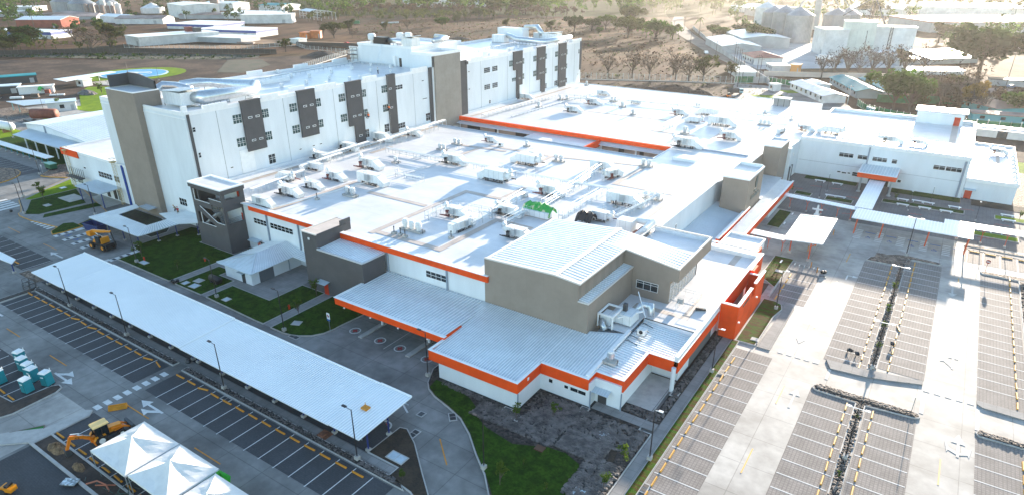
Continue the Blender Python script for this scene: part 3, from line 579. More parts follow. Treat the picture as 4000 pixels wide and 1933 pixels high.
for y in (84.3,102.3,118.2,134.0,149.4): MB().box(-135,-134.96,y,y+.1,9.9,25.9).build('wall_joint',GWALL,TW)
MB().box(-170,-134.88,77-.1,77,25.2,25.35).build('cornice_band',TRIM,TW)
MB().box(-134.85+.0,-134.5,76.3+.2,250,9.9,10.5).box(-134.98,-134.86,88.3,92,10.6,16).build('kick_wall',TRIM,TW)
# --- machine room between the two ward blocks ---
PH=thing('rooftop_machine_room','white rooftop machine room rising between the two ward blocks above a taupe stair shaft','machine room',(-150,165,26))
mb=MB(); mb.box(-166,-143,158.2,181,.0,31.6); mb.box(-143,-134.6,157.85,171.4,0,30.1); mb.box(-170,-166,158.2,175,0,30.2); mb.build('wall',WHITE,PH)
mb=MB(); mb.ring(-166.1,-142.8,158.0,181.1,.35,31.6,32.3); mb.ring(-142.8,-133.9,157.6,171.6,.35,30.1,30.9); mb.box(-170.1,-166.2,158.0,158.4,30.2,30.9); mb.build('parapet',TRIM,PH)
MB().rect(-165.7,-143.2,158.4,180.7,31.65).rect(-142.7,-134.3,158.1,171.2,30.15).rect(-169.8,-166.1,158.4,175,30.25).build('roof',MEMB,PH)
MB().box(-134.6,-134.05,158.6,171.3,7.5,30.1).build('beige_cladding',TANP,PH)
MB().box(-134.6,-134.3,157.86,158.55,26.9,30.0).build('dark_recess',DKGREY,PH)
door(PH,'y-',158.2,-148.2,-147.2,26.0,28.6,BLACK); MB().box(-150.2,-149.2,157.4,158.19,26.0,29.2).build('door_pier',TRIM,PH)
# --- second ward block ---
T2=thing('hospital_tower','second white ward block with three charcoal panels beyond the machine room','hospital building',(-152,215,0))
MB().box(-172,-135,175,255,0,25.9).box(-166,-143,181.1,182,0,25.9).build('wall',WHITE,T2); MB().rect(-171.6,-135.4,175.3,254.6,25.95).build('roof',MEMB,T2)
MB().box(-135.05,-134.3,171.6,175.0,0,27.2).box(-150,-135.05,171.6,174.95,0,26.5).build('charcoal_shaft',GREY,T2); MB().box(-135.2,-134.0,174.1,175.4,25.9,26.8).build('shaft_cap',GREY,T2)
mb=MB(); mb.box(-135.35,-135,175.4,254.9,25.9,26.7); mb.box(-172,-171.65,175,255,25.9,26.7); mb.box(-171.6,-135,254.65,255,25.9,26.7)
for a,b in((178,185),(194,200),(210.5,217),(227.5,233),(247.5,253)): mb.box(-135.5,-134.9,a,b,26.7,27.5)
for a,b in((195,199),(211,216)): mb.box(-143,-142.6,a,b,25.96,27.2); mb.box(-171.9,-171.4,a,b+4,26.7,27.6)
mb.box(-135.4,-134.9,253.2,255,26.7,27.6); mb.build('parapet',TRIM,T2)
facade_panels(T2,[(203.1,208.9,20.6,[(205.2,208.9,15.0,20.6),(205.2,206.8,10,15)]),(219.4,225.2,15.1,[(222.4,225.2,10,15.1)]),(235.8,241.7,10.0,[])])
MB().box(-134.98,-134.6,253.9,255,15,26.4).build('charcoal_strip',GREY,T2)
for zt in (24.2,18.75):
    for a in (216.9,233.2): w3(T2,a,a+2.4,zt)
    for a in (209.2,225.5,241.9): w3(T2,a,a+1.5,zt)
w3(T2,200.6,203.0,24.2); w3(T2,202.4,205.1,18.0,16.6)
for a,b in((225.6,227.2),(233.2,235.6),(242.1,243.7)): window(T2,'x+',-135,a,b,11.0,13.0,2,3)
for z in (21.7,16.1):
    window(T2,'x+',-135,185.3,188.8,z,z+1.75,3,3); window(T2,'x+',-135,190.1,193.4,z,z+1.75,3,3); slit(T2,'x+',-135,175.4,176.1,z+1.35,z+1.75); slit(T2,'x+',-135,176.3,177.3,z+1.35,z+1.8)
window(T2,'x+',-135,188.0,189.0,11.1,12.3,1,2); window(T2,'x+',-135,252.6,253.5,21.6,23.3,1,2); slit(T2,'x+',-135,252.6,253.4,13,13.5)
for z in (22.4,17.0,11.9):
    for a in (237.6,239.9): window(T2,'x+',-134.45,a,a+1.1,z,z+.45,1,1)
for z in (22.6,17.2):
    for a in (221.0,223.1): window(T2,'x+',-134.45,a,a+1.1,z,z+.45,1,1)
for a in (204.7,206.8): window(T2,'x+',-134.45,a,a+1.1,22.8,23.25,1,1)
window(T2,'x+',-134.45,206.4,207.5,17.2,17.7,1,1)
for y in (183.5,199.5,214.6,231.5,249.4): MB().box(-135,-134.96,y,y+.1,9.9,25.9).build('wall_joint',GWALL,T2)
# --- taupe lift tower ---
LT=thing('lift_tower','tall taupe lift and stair tower standing at the near end of the ward block','tower',(-157,78,0))
MB().box(-163,-151.2,75.6,81.6,0,29.35).build('wall',TAN,LT); MB().rect(-162.7,-151.5,75.9,81.3,29.4).build('roof',MEMB,LT)
MB().ring(-163.05,-151.15,75.55,81.65,.3,29.35,29.55).build('coping',TRIM,LT)
mb=MB(); mb.box(-162.9,-162.6,76.6,81.2,29.55,32.2); mb.box(-162.6,-158,81.0,81.35,29.55,32.4); mb.slab([(-158,81.0,32.4),(-151.6,81.0,31.4),(-151.6,81.35,31.4),(-158,81.35,32.4)],.05)
mb.add([(-158,81.0,29.55),(-151.6,81.0,29.55),(-151.6,81.0,31.35),(-158,81.0,32.35)],[(0,1,2,3)]); mb.add([(-158,81.35,29.55),(-151.6,81.35,29.55),(-151.6,81.35,31.35),(-158,81.35,32.35)],[(3,2,1,0)]); mb.build('screen_wall',GREY,LT)
MB().tube([(-162,81,32.4),(-162,81,34.5)],.05,6).build('lightning_rod',BLACK,LT)
MB().box(-157.5,-153,73.6,75.6,2.2,2.4).build('entrance_canopy',RIBG,LT)
# --- west wing (white, orange corner) ---
WW=thing('west_wing','white two-storey wing with an orange roof corner behind the taupe lift tower','hospital building',(-183,90,0))
MB().box(-197.5,-163.2,76.5,99,0,10.0).build('wall',WHITE,WW); MB().rect(-197.2,-163.4,76.8,98.7,10.05).build('roof',MEMB,WW); MB().ring(-197.6,-163.1,76.4,99.1,.3,10.0,10.6).build('parapet',TRIM,WW)
MB().box(-197.75,-188.6,76.2,76.39,8.8,10.55).box(-197.75,-197.61,76.4,80,8.8,10.55).build('orange_fascia',ORANGE,WW)
window(WW,'y-',76.5,-179.9,-173.2,5.3,6.9,5,2); window(WW,'y-',76.5,-172.2,-169.6,5.3,6.9,2,2); slit(WW,'y-',76.5,-187.6,-186.2,6.2,6.8); pipe_down(WW,'y-',76.5,-166.5,0,10.4,BLUEB,.3); window(WW,'y-',76.5,-193,-190,1.5,2.8,2,2,gl=GLASSL)
MB().rect(-182.0,-170.0,71,76.4,0.05).build('porch_floor',KERB,WW)
pr=MB().slab([(-182.1,71,3.9),(-169.6,71,3.9),(-169.9,76.4,4.1),(-182.1,76.4,4.1)],.2).ribs((-182.1,71,3.9),(-169.6,71,3.9),(-169.9,76.4,4.1),(-182.1,76.4,4.1),.9,.06,.04).build('porch_roof',RIBG,WW)
for x,y in((-181,71.5),(-175.8,71.5),(-170.2,71.6)): MB().tube([(x,y,0),(x,y,3.7)],.14,8).build('porch_column',BLUEC,WW)
for a in(-178,-174.5,-172.4): MB().box(a,a+1.4,76.38,76.52,.3,2.9).build('door',BLACK if a<-173 else GLASSL,WW)
# --- far hall with ridge roof on the left ---
FH=thing('service_hall','long pale-blue gabled metal hall behind the orange-cornered west wing','hall',(-235,110,0))
mb=MB(); mb.add([(-262,93,0),(-214,93,0),(-214,93,5.0),(-248,93,7.2),(-262,93,6.2)],[(0,1,2,3,4)]); mb.box(-262,-214,93.02,150,0,5.0); mb.build('wall',WHITE,FH)
A=[(-263,92.4,6.2),(-248,92.4,7.4),(-248,150,7.4),(-263,150,6.2)];B=[(-248,92.4,7.4),(-212,92.4,4.9),(-212,150,4.9),(-248,150,7.4)]
mb=MB().slab(A,.2).slab(B,.2); mb.ribs((-248,92.5,7.42),(-248,150,7.42),(-212,150,4.92),(-212,92.5,4.92),1.1,.1,.06); mb.build('roof',RIB,FH)
mb=MB().slab([(-257,86.5,4.2),(-212,86.5,4.2),(-212,92.9,4.6),(-260,92.9,4.6)],.15).ribs((-257,86.5,4.2),(-212,86.5,4.2),(-212,92.9,4.6),(-260,92.9,4.6),1.2,.08,.05); mb.build('lean_to_roof',RIBG,FH)
[MB().box(-250+7*i,-249.7+7*i,87,87.3,0,4.1).build('post',WHITE,FH) for i in range(6)]; MB().box(-214.2,-213.7,92.7,93,0,5.2).box(-248.3,-247.7,92.7,93,0,7.0).build('corner_trim',GP,FH)
# --- main low building (flat roofs) ---
ML=thing('hospital_building','huge low white hospital block with flat white roofs, orange fascias and rooftop plant','hospital building',(-90,160,0))
PM=[(-134.5,76.3),(-56,76.3),(-56,98.3),(-40.4,98.3),(-40.4,146),(-38.4,156),(-38.4,176.9),(-34,186.9),(-33.4,199.5),(-33.4,247),(-38.3,247),(-38.3,259),(-65,259),(-65,251),(-134.5,251),(-134.5,170.5),(-60.5,170.5),(-60.5,156.5),(-134.5,156.5)]
PM=[(-118.7,76.3),(-56,76.3),(-56,98.3),(-40.4,98.3),(-40.4,146),(-38.4,156),(-38.4,176.9),(-34,186.9),(-33.4,199.5),(-33.4,247),(-38.3,247),(-38.3,259),(-65,259),(-65,251),(-134.5,251),(-134.5,170.5),(-60.5,170.5),(-60.5,156.5),(-134.5,156.5),(-134.5,78),(-118.7,78)]
mb=MB().poly(PM,0,9.9,top=True); mb.build('wall',WHITE,ML)
MB().sheet(inset(PM,.25),9.95).build('roof',MEMB,ML)
mb=MB(); 
for a in [(-56,98.35,-40.5,98.6),(-40.65,98.6,-40.4,146),(-38.65,156,-38.4,176.9),(-33.65,200,-33.4,247),(-65,258.75,-38.3,259),(-65.0,251,-64.75,258.75),(-134.4,250.75,-65,251),(-134.4,156.25,-60.7,156.5)]: mb.box(a[0],a[2],a[1],a[3],9.9,10.12)
mb.box(-60.75,-60.5,156.25,170.4,9.9,10.12); mb.build('coping',TRIM,ML)
MB().box(-60.7,-40.8,171.9,172.3,9.96,10.35).box(-134.4,-60.6,156.15,156.24,9.96,10.3).build('roof_step',mat('blue_grey_flashing',(.33,.38,.45),.5),ML)  # plain blue-grey strips along the roof step and courtyard edge
for (x0,x1,zb,z1) in ((-116.2,-92.7,9.05,9.98),(-89.6,-55.2,8.95,10.02)): MB().box(x0,x1,75.7,76.28,zb,z1).build('orange_fascia',ORANGE,ML)
MB().box(-118.6,-92.7,75.68,76.6,9.99,10.12).box(-89.6,-55.2,75.68,76.6,10.03,10.14).build('fascia_cap',TRIM,ML)
mb=MB(); mb.box(-134.4,-60.6,169.7,170.48,8.85,10.0); mb.build('orange_fascia',ORANGE,ML); 
MB().box(-82.6,-82.1,156.6,169.6,7.4,9.3).build('orange_fascia',ORANGE,ML)
MB().box(-104,-82.7,156.6,169.6,0,8.6).build('courtyard_link',WHITE,ML); MB().rect(-103.8,-82.9,156.8,169.5,8.65).build('courtyard_roof',MEMB,ML)
MB().box(-96,-92.8,157,160,8.7,10.0).build('roof_hatch',TRIM,ML)
MB().slab([(-82,168.2,8.1),(-60.8,168.2,8.1),(-60.8,169.6,8.6),(-82,169.6,8.6)],.12).ribs((-82,168.2,8.1),(-82,169.6,8.6),(-60.8,169.6,8.6),(-60.8,168.2,8.1),.5,.1,.05).build('courtyard_awning',RIBG,ML)
MB().slab([(-134,168.2,8.1),(-104.2,168.2,8.1),(-104.2,169.6,8.6),(-134,169.6,8.6)],.12).build('courtyard_awning',RIBG,ML)
for x in(-71.3,-60.9,-119): MB().box(x,x+.4,169.9,170.3,0,8.6).build('courtyard_pillar',TRIM,ML)
for a,b in((-81.9,-60.8),(-134,-104.1)): MB().box(a,b,170.3,170.45,0,8.3).build('courtyard_wall',mat('courtyard_render',(.30,.24,.21),.8,var=.1,vs=.5),ML)
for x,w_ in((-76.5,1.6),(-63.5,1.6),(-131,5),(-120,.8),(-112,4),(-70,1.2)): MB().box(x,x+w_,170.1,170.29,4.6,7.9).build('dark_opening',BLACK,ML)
mb=MB()
for z in (5.2,5.7,6.2): mb.tube([(-81.5,168.9,z),(-61,168.9,z)],.03,4)
for i in range(12): mb.tube([(-81.5+1.8*i,168.9,4.2),(-81.5+1.8*i,168.9,6.2)],.03,4)
mb.build('railing',DKGREY,ML)
for (x0,x1,n) in((-115.8,-111.5,4),(-110.5,-103.4,6)): window(ML,'y-',76.3,x0,x1,6.15,7.4,n,2)
window(ML,'y-',76.3,-115.7,-113.2,1.3,2.2,3,2); window(ML,'y-',76.3,-68.7,-64.2,6.3,7.6,4,2)
for x,z0 in((-111.25,3.2),(-63.95,4.7),(-77.5,5.0),(-101.5,3.5)): pipe_down(ML,'y-',76.3,x,z0,8.9,GP,.16)
door(ML,'y-',76.3,-115.9,-114.8,0,2.1); MB().slab([(-117.4,75.0,2.4),(-114.3,75.0,2.4),(-114.3,76.25,2.6),(-117.4,76.25,2.6)],.15).build('door_canopy',RIBG,ML)
window(ML,'x+',-40.4,112.7,113.5,6.2,7.9,1,2,gl=GLASSL); window(ML,'x+',-40.4,119.7,120.5,6.2,7.9,1,2,gl=GLASSL); window(ML,'x+',-33.6,193.5,194.1,6.4,7.4,1,2)
MB().box(-38.38,-38.2,156.2,176.9,3.9,9.9).build('taupe_cladding',TAN,ML)
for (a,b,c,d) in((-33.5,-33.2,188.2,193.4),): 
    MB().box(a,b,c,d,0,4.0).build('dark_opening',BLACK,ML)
MB().box(-33.45,-33.05,190.6,191.2,0,4.2).build('pillar',WHITE,ML)
# tan felt walkways on the roof
mb=MB()
def strip(x0,y0,x1,y1,w=1.3,z=10.0):
    d=Vector((x1-x0,y1-y0,0)).normalized(); u=Vector((-d.y,d.x,0))*w/2
    mb.sheet([(x0-u.x,y0-u.y),(x1-u.x,y1-u.y),(x1+u.x,y1+u.y),(x0+u.x,y0+u.y)],z)
for k,a in enumerate([(-102,96.2,-85.4,96.2),(-84.3,79.0,-84.3,109.0),(-83.6,80.2,-69.3,80.2),(-68.6,79.5,-68.6,98.2),(-67.9,97.5,-60.4,97.5),(-83.6,108.4,-75.6,108.4),(-75.1,107.8,-75.1,118),(-109.8,77,-109.8,100),(-104.2,128,-104.2,141),(-103.5,143.9,-84,143.9),(-83.4,133,-83.4,144.5),(-83,144.0,-60,149),(-59.4,131,-59.4,150),(-58.7,131.6,-44.5,131.6),(-44.9,114,-44.9,130.9),(-73.2,185.8,-73.2,207),(-72.5,186,-60,186),(-54.5,176,-54.5,196),(-42.0,191,-42,201),(-54,190.4,-42.7,190.4),(-105,200.8,-74,202),(-130.8,80,-130.8,155),(-125,120,-125,128),(-111.5,140,-96,141.5),(-130.8,172,-130.8,240)]): strip(*a,z=10.0+.004*(k%6))
mb.build('felt_walkway',MEMB2,ML)
mb=MB()
for i in range(16): mb.bar((-90.5+.0*i+2.6*i,222+.2*i,10.02),(-89+2.6*i,250-0*i,10.02),.07,.06)
mb.build('roof_seams',TRIM,ML)
mb=MB(); mb.box(-56.2,-50.2,158.2,162.2,9.96,10.7); mb.build('skylight_curb',TRIM,ML)
mb=MB()
for (x0,y0,x1,y1) in [(-118.5,77,-109.8,77.0),(-110,77.2,-103,122.8),(-119,123,-103,122.9),(-131,79,-131,150)]: mb.tube([(x0,y0,10.35),(x1,y1,10.35)],.13,6)
mb.build('roof_edge_pipe',PIPE,ML)
# --- east wing ---
EW=thing('east_wing','white two-storey east wing with an orange canopied entrance facing the plaza','hospital building',(-13,225,0))
MB().box(-33.38,7.8,199.5,249,0,9.9).build('wall',WHITE,EW); MB().rect(-33.1,7.5,199.9,248.7,9.95).build('roof',MEMB,EW); MB().ring(-33.39,7.9,199.3,249.2,.6,9.9,10.9).build('parapet',TRIM,EW)
MB().box(-8.2,4.5,243.5,250.6,9.96,13.6).build('plant_room',WHITE,EW); MB().box(-8.8,5.1,243.1,251,13.6,14.0).build('plant_room_roof',RIB,EW); door(EW,'y-',243.5,2.0,3.6,10,12.6)
MB().rect(2.0,3.6,204,243.3,10.0).build('felt_walkway',MEMB2,EW)
for (a,b,n) in((-22.8,-19.1,3),(-18.1,-15.6,2),(-14.4,-10.8,3),(-9.7,-8.4,1),(0,2.7,2),(2.8,6.4,3)): window(EW,'y-',199.5,a,b,6.55,7.75,n,2,split=[7.4])
for (a,b,z) in((-22.4,-21.4,2.0),(-21.2,-19.9,1.9),(-19.7,-18.9,2.0),(-18.5,-16.6,1.6)): window(EW,'y-',199.5,a,b,z,z+(.5 if z>1.7 else 1.2),1,1 if z>1.7 else 2,t=.07)
slit(EW,'y-',199.5,-7.3,-6.3,1.6,2.5); pipe_down(EW,'y-',199.5,-15.5,5.2,10.2,GP,.2); pipe_down(EW,'y-',199.5,6.8,.2,9.6,GP,.25); MB().tube([(-15.5,199.2,5.2),(-13.4,199.0,4.9)],.2,8).build('downpipe',GP,EW)
MB().box(-33,7,199.46,199.5,4.2,4.28).build('wall_joint',GWALL,EW)
MB().box(-16.4,-7.2,190.7,199.45,3.9,5.15).build('entrance_canopy_fascia',ORANGE,EW)
MB().slab([(-16.2,190.9,5.2),(-7.4,190.9,5.2),(-7.4,199.4,5.5),(-16.2,199.4,5.5)],.04).ribs((-16.2,190.9,5.2),(-7.4,190.9,5.2),(-7.4,199.4,5.5),(-16.2,199.4,5.5),.7,.12,.07).build('entrance_canopy_roof',RIB,EW)
MB().ring(-16.45,-7.15,190.65,199.5,.25,5.16,5.32).build('canopy_trim',TRIM,EW)
for x in(-15.3,-8.1): MB().tube([(x,191,0),(x,191,3.9)],.28,12).box(x-.5,x+.5,190.5,191.5,-.05,.15).build('canopy_column',STEEL,EW)
MB().box(-14.2,-9.2,199.3,199.46,0,2.6).build('entrance_glazing',GLASS,EW)
AN=thing('annex_building','low white annex with rooftop pipes beyond the downpipe of the east wing','hospital building',(13,222,0))
MB().box(7.9,18.8,200.2,245,0,4.9).build('wall',WHITE,AN); MB().rect(8.2,18.9,200.4,244.7,4.95).build('roof',MEMB,AN); MB().ring(7.92,19.1,199.9,245.2,.35,4.5,5.5).build('parapet',TRIM,AN)
door(AN,'y-',200.2,8.3,9.9,0,2.1); MB().slab([(7.9,199.0,2.55),(10.6,199.0,2.55),(10.6,200.15,2.7),(7.9,200.15,2.7)],.1).build('door_canopy',RIBG,AN); MB().rect(14.4,15.2,203,234,5.0).build('felt_walkway',MEMB2,AN)
for i in range(9): MB().tube([(19.0,202+4.6*i,5.2),(18.2,202+4.6*i,6.0),(17.8,202+4.6*i,5.4)],.25,6).build('vent_hood',DUCT,AN)
BX=thing('wall_panel_shed','row of white and dark wall panels behind the annex roof','shed',(18,285,0))
MB().box(9.5,16,283.5,288,0,2.6).box(19,32,283.5,288,0,2.6).build('wall',WWALL,BX); MB().box(16,19,284.2,288,0,2.0).build('gate',DKGREY,BX); MB().box(9,33,287,291,2.61,2.9).build('roof',WROOF,BX)
# --- logo tower and second taupe tower ---
LG=thing('logo_tower','taupe square tower with a dark leaf-shaped emblem above the orange entrance roofs','tower',(-36,150,0))
MB().box(-38.7,-32.9,143.6,156,0,12.1).build('wall',TAN,LG); MB().rect(-38.5,-33.2,144,155.8,12.13).build('roof',MEMB,LG); MB().ring(-38.8,-32.8,143.5,156.1,.35,12.1,12.5).build('coping',TRIM,LG); MB().box(-38.4,-33.2,155.6,155.74,12.14,12.9).build('parapet',WHITE,LG)
mb=MB(); X=-32.86
n=10; L=[(150.0-1.0*math.sin(PI*i/n)*.75,9.0+2.6*i/n) for i in range(n+1)]; Rr=[(150.6+.5*math.sin(PI*i/n),9.0+2.6*i/n) for i in range(n+1)]
for i in range(n): mb.add([(X,L[i][0],L[i][1]),(X,Rr[i][0],Rr[i][1]),(X,Rr[i+1][0],Rr[i+1][1]),(X,L[i+1][0],L[i+1][1]),(X+.12,L[i][0],L[i][1]),(X+.12,Rr[i][0],Rr[i][1]),(X+.12,Rr[i+1][0],Rr[i+1][1]),(X+.12,L[i+1][0],L[i+1][1])],[(4,5,6,7),(0,3,7,4),(1,5,6,2)])
mb.box(X,X+.12,149.0,150.9,8.2,8.7); mb.build('emblem',mat('emblem_bronze',(.10,.13,.12),.4,.4),LG)
mb=MB()
for i,wd in enumerate((.6,.45,.55,.4,.55,.5,.4,.6,.5,.45)): mb.box(X,X+.12,147.0+.66*i,147.0+.66*i+wd,7.0,7.0+(.55 if i%3 else .75))
mb.box(X,X+.06,146.8,153.8,6.75,6.85); mb.build('raised_lettering',MATS['emblem_bronze'],LG)
L2=thing('taupe_tower','taupe stair tower without emblem beside the plaza corner','tower',(-36,182,0))
MB().box(-38.3,-34.0,177,186.9,0,12.1).build('wall',TAN,L2); MB().rect(-38,-34.3,177.3,186.6,12.13).build('roof',MEMB,L2); MB().ring(-38.4,-33.9,176.9,187,.3,12.1,12.5).build('coping',TRIM,L2); MB().box(-34.0,-33.2,186.9,188.2,0,9.9).build('buttress',WHITE,L2)
# --- entrance gallery low roofs along the plaza ---
EG=thing('entrance_gallery','low ribbed-roof gallery edged in orange below the logo tower','hospital building',(-33,140,0))
MB().box(-40.38,-33.2,108.5,147.5,0,4.0).box(-38.1,-30.2,156.1,176.8,0,3.7).box(-40.35,-33.2,108.4,126,0,4.2).build('wall',WHITE,EG)
q=[(-40.35,108.6,5.2),(-33.3,123.5,4.3),(-33.0,147.4,4.2),(-40.35,145.9,5.2)]
q=[(-40.35,108.6,5.1),(-33.4,108.6,4.3),(-33.4,146.9,4.3),(-40.35,146.9,5.1)]
MB().slab(q,.15).ribs(q[0],q[3],q[2],q[1],.6,.07,.05).build('roof',RIBG,EG)
MB().box(-33.35,-32.7,124.6,147.2,2.4,4.9).build('orange_fascia',ORANGE,EG); MB().box(-33.4,-32.6,124.5,147.3,4.91,5.05).build('coping',TRIM,EG)
q=[(-32.5,130.6,4.3),(-29.6,130.6,4.3),(-29.3,175,4.3),(-32.5,175,4.5)]
MB().slab(q,.1).ribs(q[0],q[3],q[2],q[1],.55,.12,.08).slab([(-38.1,156.2,4.6),(-32.5,156.2,4.5),(-32.5,176.8,4.5),(-38.1,176.8,4.6)],.1).build('canopy_roof',RIB,EG)
MB().box(-29.55,-29.2,130.4,175.4,3.0,4.45).box(-32.0,-29.56,130.1,130.5,3.0,4.45).build('orange_fascia',ORANGE,EG); MB().box(-29.6,-29.1,130.0,175.5,4.46,4.56).box(-32.1,-29.61,130.0,130.5,4.46,4.56).build('coping',TRIM,EG)
# --- auditorium block ---
AU=thing('auditorium_block','taupe block with two-slope ribbed roof and glazed side above the front pavilion','hospital building',(-45,90,0))
mb=MB(); za,zr,ze,zf=12.55,13.05,12.65,11.4
mb.poly([(-56,76.1),(-39,76.1),(-39,92),(-30.8,92),(-30.8,105.5),(-39,107.5),(-41,98),(-56,98)],3.5,10.2)
mb.poly([(-56,76.1),(-39,76.1),(-39,92),(-39,98),(-56,98)],10.2,12.3,top=False); mb.box(-38.98,-29.5,91.99,99.5,9.3,11.0)
mb.build('wall',TAN,AU)
def cop(mb,P0,P1,w=.35,h=.22): mb.bar(P0,P1,w,h)
mb=MB()
F=[(-56,76.1,13.0),(-43.2,76.1,13.35),(-39,76.1,12.95)]
mb.add([(-56,76.08,12.2),(-39,76.08,12.2),(-39,76.08,12.9),(-43.2,76.08,13.3),(-56,76.08,12.9)],[(0,1,2,3,4)])
mb.add([(-39,76.08,12.2),(-39,92,12.2),(-39,92,12.9),(-39,76.08,12.9)],[(0,1,2,3)]); mb.add([(-39,91.98,10.9),(-29.5,91.98,10.9),(-29.5,91.98,11.5),(-39,91.98,12.85)],[(0,1,2,3)])
mb.add([(-29.48,92,9.3),(-29.48,108,9.3),(-29.48,108,11.5),(-29.48,92,11.5)],[(0,1,2,3)]); mb.add([(-39.0,92,9.3),(-39,92,12.85),(-39,92.2,12.85),(-39,92.2,9.3)],[(0,1,2,3)])
mb.box(-39,-29.5,99.5,108,9.3,10.7); mb.build('upper_wall',TAN,AU)
mb=MB(); cop(mb,(-56,76.25,12.98),(-43.2,76.25,13.38)); cop(mb,(-43.2,76.25,13.38),(-38.9,76.25,12.98)); cop(mb,(-38.95,76.1,12.95),(-38.95,92.1,12.9)); cop(mb,(-39,92.1,12.9),(-29.4,92.1,11.55)); cop(mb,(-29.65,92,11.55),(-29.65,108.1,11.55)); cop(mb,(-29.6,108,11.55),(-40.3,108,11.55)); cop(mb,(-40.2,108,11.55),(-40.2,99.8,11.55)); mb.build('coping',mat('beige_coping',(.62,.58,.53),.7),AU)
mb=MB()
q1=[(-55.9,76.5,12.6),(-43.2,76.5,13.15),(-43.2,99.0,13.15),(-55.9,98.2,12.6)]; q2=[(-43.2,76.5,13.15),(-39.2,76.5,12.7),(-39.2,92.2,12.7),(-39.2,99.2,12.7),(-43.2,99.0,13.15)]; q3=[(-39.2,92.2,12.7),(-29.8,92.2,11.35),(-29.8,99.4,11.35),(-39.2,99.2,12.7)]
mb.slab(q1,.25); mb.slab(q2,.25); mb.slab(q3,.25)
mb.ribs(q1[0],q1[3],q1[2],q1[1],.8,.32,.07); mb.ribs((-43.2,76.5,13.15),(-43.2,92.2,13.15),(-39.2,92.2,12.7),(-39.2,76.5,12.7),.8,.32,.07); mb.ribs((-43.2,92.5,13.15),(-43.2,98.8,13.15),(-29.9,99.2,11.36),(-29.9,92.5,11.36),.8,.32,.07)
mb.build('ribbed_roof',RIB,AU); MB().bar((-43.2,76.4,13.3),(-43.2,99.2,13.3),.75,.1).build('ridge_cap',TRIM,AU); MB().box(-56.1,-55.75,76.3,98.3,12.5,12.85).build('eave_trim',TRIM,AU)
MB().rect(-40,-29.7,99.6,107.8,10.75).build('flat_roof',MEMB,AU); MB().box(-40.1,-29.9,107.6,107.75,10.76,11.4).build('parapet',WHITE,AU)
MB().box(-39.0,-37.3,76.1,91.95,3.5,10.0).build('side_wall',TAN,AU); q=[(-39,76.4,10.35),(-37.35,76.4,10.2),(-37.35,91.9,10.2),(-39,91.9,10.35)]
MB().slab(q,.1).ribs(q[0],q[3],q[2],q[1],.62,.16,.08).build('side_roof',RIB,AU); MB().box(-37.55,-37.2,76.0,91.9,10.1,10.3).box(-39,-37.56,75.98,76.3,10.1,10.3).build('side_coping',MATS['beige_coping'],AU)
window(AU,'y-',92,-36.5,-32.7,6.6,8.1,3,2,split=[7.7])
gz=window(AU,'x+',-30.8,92.4,104.6,5.3,8.6,8,2,gl=GLASSL,split=[7.7])
MB().box(-30.85,-30.74,104.7,105.3,5.3,9.2).build('door',BLACK,AU)
# --- front pavilion ---
FP=thing('front_pavilion','single-storey pavilion with stepped orange fascia in front of the taupe auditorium','hospital building',(-40,72,0))
PF=[(-54.9,60.4),(-39.4,60.4),(-39.4,66.5),(-31.6,66.5),(-31.6,68.4),(-27.8,68.4),(-27.8,77),(-27.8,85),(-54.9,85)]
MB().poly([(-53.3,60.7),(-39.5,60.7),(-39.5,66.6),(-31.7,66.6),(-31.7,68.3),(-27.9,68.3),(-27.9,79.5),(-23.9,79.5),(-23.9,97),(-53.3,97)],0,3.9).build('wall',WHITE,FP)
def zr_(y): return 4.2+ (y-60.4)*.058
mb=MB()
q=[(-54.7,60.7,4.25),(-39.6,60.7,4.25),(-39.6,76.05,5.2),(-56.2,76.05,5.2)]; mb.slab(q,.1); mb.ribs(q[0],q[1],q[2],(-54.7,76,5.2),.42,.12,.06)
q=[(-39.6,66.8,4.6),(-32.2,66.8,4.6),(-32.2,79.4,5.25),(-39.6,76.05,5.2)]; mb.slab(q,.1); mb.ribs((-39.6,66.8,4.62),(-32.2,66.8,4.62),(-32.2,78.5,5.2),(-39.6,76,5.18),.42,.12,.06); mb.build('ribbed_roof',RIB,FP)
q=[(-32.1,68.9,4.2),(-27.9,68.9,4.2),(-23.6,77.4,4.2),(-23.6,85.5,4.2),(-32.1,85.5,4.6)]
mb=MB(); mb.slab([(-32.1,68.9,4.55),(-28.1,68.9,4.2),(-28.1,77.3,4.2),(-32.1,77.3,4.55)],.1); mb.slab([(-32.1,77.3,4.55),(-23.6,77.3,4.1),(-23.6,85.6,4.1),(-32.1,85.6,4.55)],.1)
mb.ribs((-32.1,69.1,4.56),(-32.1,77.2,4.56),(-28.1,77.2,4.21),(-28.1,69.1,4.21),.6,.16,.09); mb.ribs((-32.1,77.6,4.56),(-32.1,85.4,4.56),(-23.7,85.4,4.11),(-23.7,77.6,4.11),.6,.16,.09); mb.build('broad_ribbed_roof',CARP,FP)
MB().slab([(-32.5,66.9,5.0),(-32.05,66.9,5.0),(-32.05,80.4,5.5),(-32.5,80.4,5.5)],.5).build('roof_flashing',TRIM,FP)
